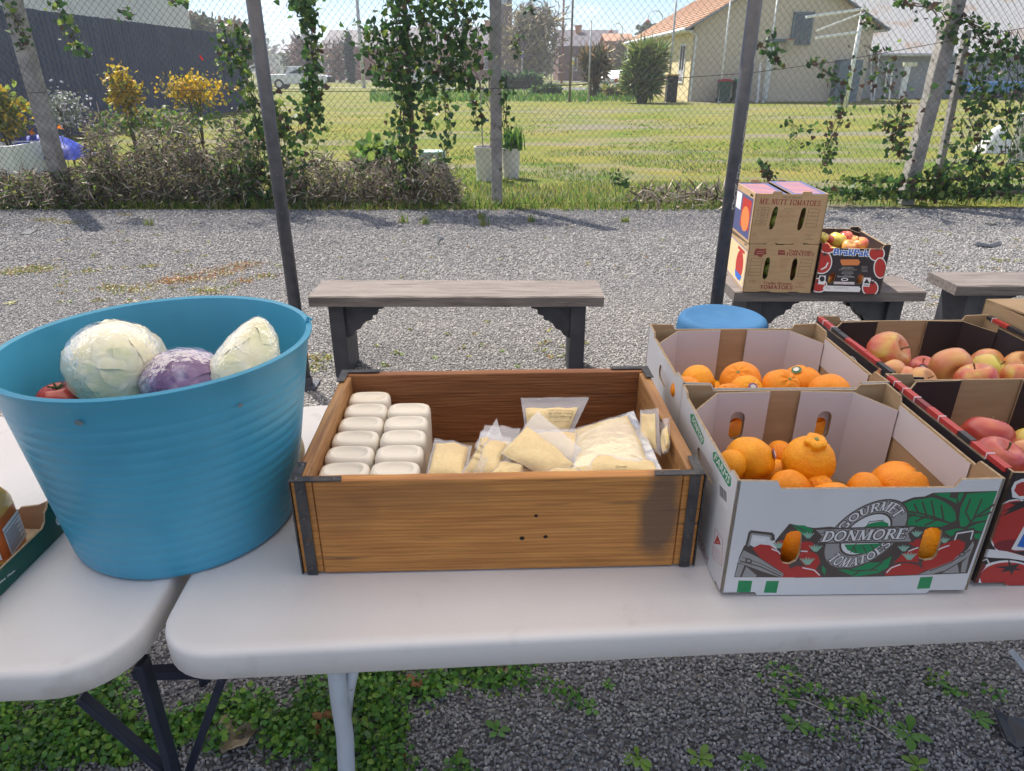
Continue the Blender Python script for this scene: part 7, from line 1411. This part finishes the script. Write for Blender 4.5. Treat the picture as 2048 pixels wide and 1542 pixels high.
def weed(u, v, s, label, n=7, grp='broadleaf weeds in the gravel', mats=None):
    s *= .85; p = at(u, v); t = thing('weed', (p.x, p.y, .003), label, 'weed', grp); mb = MB(); a0 = rng.uniform(0, 6)
    for k in range(n):
        a = a0 + k * 2.4 + rng.normal(0, .2); l = s * rng.uniform(.6, 1.1); w_ = l * .20; el = rng.uniform(.25, .75)
        dx, dy = math.cos(a), math.sin(a); rows = []
        for f, ww in ((0, .12), (.3, .5), (.6, 1), (.85, .75), (1, .05)):
            r_, z = l * f * math.cos(el) , l * (f * math.sin(el) - .35 * f * f); c_ = V((dx * r_, dy * r_, .004 + max(-.003, z))); q = V((-dy, dx, 0)) * w_ * ww; rows.append((c_ - q, c_ + V((0, 0, -.12 * w_ * ww)), c_ + q))
        vs = [p_ for r_ in rows for p_ in r_]; mb.add(vs, [(i * 3 + j, i * 3 + j + 1, i * 3 + j + 4, i * 3 + j + 3) for i in range(4) for j in range(2)])
    o = mb.build('leaves', (mats or WM)[int(rng.integers(2))], t, smooth=True); tag(o, kind='stuff'); MB().tube([(0, 0, -.002), (0, 0, .01)], .003, 5).build('crown', WM[1], t); return t
for u, v, s, l in ((995, 1467, .06, 'broadleaf seedling at the edge of the chickweed by the table leg'), (1180, 1419, .045, 'small broadleaf seedling in bare gravel under the crate end of the table'), (1214, 1374, .03, 'tiny star-shaped seedling near the table edge shadow'), (1276, 1522, .05, 'broadleaf seedling with two rounded leaves in bare gravel'), (1399, 1522, .055, 'bushy broadleaf seedling in the open gravel under the printed carton'), (1506, 1530, .045, 'upright two-leaved seedling under the printed carton'), (1572, 1406, .045, 'leafy weed among trailing chickweed stems'), (1596, 1454, .055, 'rounded leafy weed with reddish base under the printed carton'), (1817, 1471, .065, 'large star-leaved weed beside dry stalks'), (1903, 1385, .045, 'pale-leaved weed near the far table leg'), (1952, 1440, .05, 'leafy weed touching the black plastic sheet'), (1831, 1535, .045, 'low weed rosette past the dry stalks'), (1727, 1416, .05, 'ferny weed clump growing through dry stalks')): weed(u, v, s, l)
for u, v, s, l in ((22, 610, .1, 'bright leafy weed by the blue tub on the gravel'), (140, 606, .06, 'small bright weed behind the blue tub rim'), (590, 710, .05, 'green weed at the empty bench leg'), (805, 711, .05, 'green leafy weed under the empty bench'), (870, 718, .05, 'yellow-green weed rosette under the bench middle'), (940, 716, .05, 'pale spiky weed under the bench middle'), (1005, 705, .05, 'bright weed under the empty bench near its far bracket'), (1035, 735, .05, 'yellowish weed just behind the crate back'), (765, 730, .045, 'dark green weed just behind the crate back'), (850, 545, .06, 'lone reddish weed on the open gravel behind the bench'), (410, 545, .04, 'weed in the rusty moss patch')): weed(u, v, s * .62, l, 9, 'small weeds in the sunny gravel', [RM[2], RM[1]])
# trailing stems and dry stalks
for i in range(3):
    u0, v0 = ((1700, 1440), (1560, 1350), (1660, 1430))[i]; u1, v1 = ((1800, 1495), (1630, 1378), (1560, 1400))[i]; p, q = at(u0, v0), at(u1, v1); m = (p + q) / 2 + V((0, .01, .012))
    o = MB().tube([p + V((0, 0, .008)), m, q + V((0, 0, .008))], .0016, 5).build('dry_stalk', DRY[1]); tag(o, 'thin dry straw stalk lying on the shaded gravel', 'stalk', 'dry stalks on the gravel')
dl = M('dead_leaf', (.26, .11, .04), (.34, .16, .06), 12, .8, trans=.2); dl2 = M('pale_dead_leaf', (.36, .29, .19), (.26, .2, .13), 12, .9, trans=.15)
for u, v, s, m_, l in ((655, 1440, .05, dl, 'curled orange-brown dead leaf beside the white table leg'), (648, 1472, .035, dl, 'small orange dead leaf at the foot of the white table leg'), (480, 1492, .065, dl2, 'pale crumpled dead leaf on the gravel between the table legs'), (458, 1462, .04, dl2, 'grey folded dead leaf beside the pale crumpled one'), (830, 1375, .04, dl, 'brown looped dead leaf under the table edge'), (805, 1520, .018, dl, 'tiny orange leaf fragment in the chickweed'), (1005, 1352, .03, dl2, 'pale curled leaf under the crate')):
    p = at(u, v); rs_ = random.Random(u); ph = rs_.uniform(0, 6); mb = MB(); mb.grid(lambda a, b: V(((a - .5) * s * (math.sin(PI * (b * .9 + .05)) ** .7), (b - .5) * s * 1.3, s * (.18 + .22 * math.sin(a * 4 + ph) + .2 * noise.noise(V((a * 4 + ph, b * 4, 0)))))), 9, 10)
    o = mb.build('dead_leaf', m_, smooth=True); o.location = (p.x, p.y, .014); o.rotation_euler = (0, 0, ph); tag(o, l, 'leaf')
blk = M('black_plastic', (.02, .022, .03), (.035, .037, .045), 8, .45, bump=.2, bscale=20)
def scrap(pts, label, z=.012, th=.004, wav=.015):
    P_ = [at(u, v) for u, v in pts]; c = sum(P_, V()) / len(P_); mb = MB(); n = len(P_)
    top = [p - c + V((0, 0, z + wav * noise.noise(V((i * .9, c.x, 0))))) for i, p in enumerate(P_)]; mb.prism([(p.x, p.y, p.z) for p in top], (0, 0, th)); o = mb.build('plastic_scrap', blk); o.location = c; tag(o, label, 'scrap'); return o
scrap([(1978, 1432), (2010, 1446), (2060, 1452), (2070, 1500), (2030, 1512), (2008, 1490)], 'torn black plastic sheet lying under the table end', .02, .003, .03)
scrap([(873, 466), (880, 476), (890, 478), (880, 484), (876, 492), (874, 480)], 'small black plastic scrap on the open gravel', .01, .006); scrap([(1942, 492), (1956, 488), (1980, 492), (2000, 484), (2004, 492), (1984, 497), (1955, 496)], 'long black scrap on the gravel behind the far bench', .01, .006); scrap([(40, 472), (58, 464), (76, 462), (60, 470)], 'black scrap on the gravel near the fence shadow by the left post', .008, .006); scrap([(244, 463), (258, 460), (254, 466)], 'tiny black chip on the gravel beside a green tuft', .008, .006)

# ================================================================== HAZE: thin bright air round the whole yard
hz = MB().box((0, 60, 12), (900, 800, 26.2)).build('haze', []) 
hm = bpy.data.materials.new('haze_air'); hm.use_nodes = True; t = hm.node_tree; t.nodes.clear(); o_ = N(t, 'ShaderNodeOutputMaterial'); v_ = N(t, 'ShaderNodeVolumePrincipled'); v_.inputs['Color'].default_value = (.9, .93, 1, 1); v_.inputs['Density'].default_value = .0013; v_.inputs['Anisotropy'].default_value = .4; t.links.new(v_.outputs[0], o_.inputs['Volume'])
hz.data.materials.append(hm); tag(hz, kind='stuff')
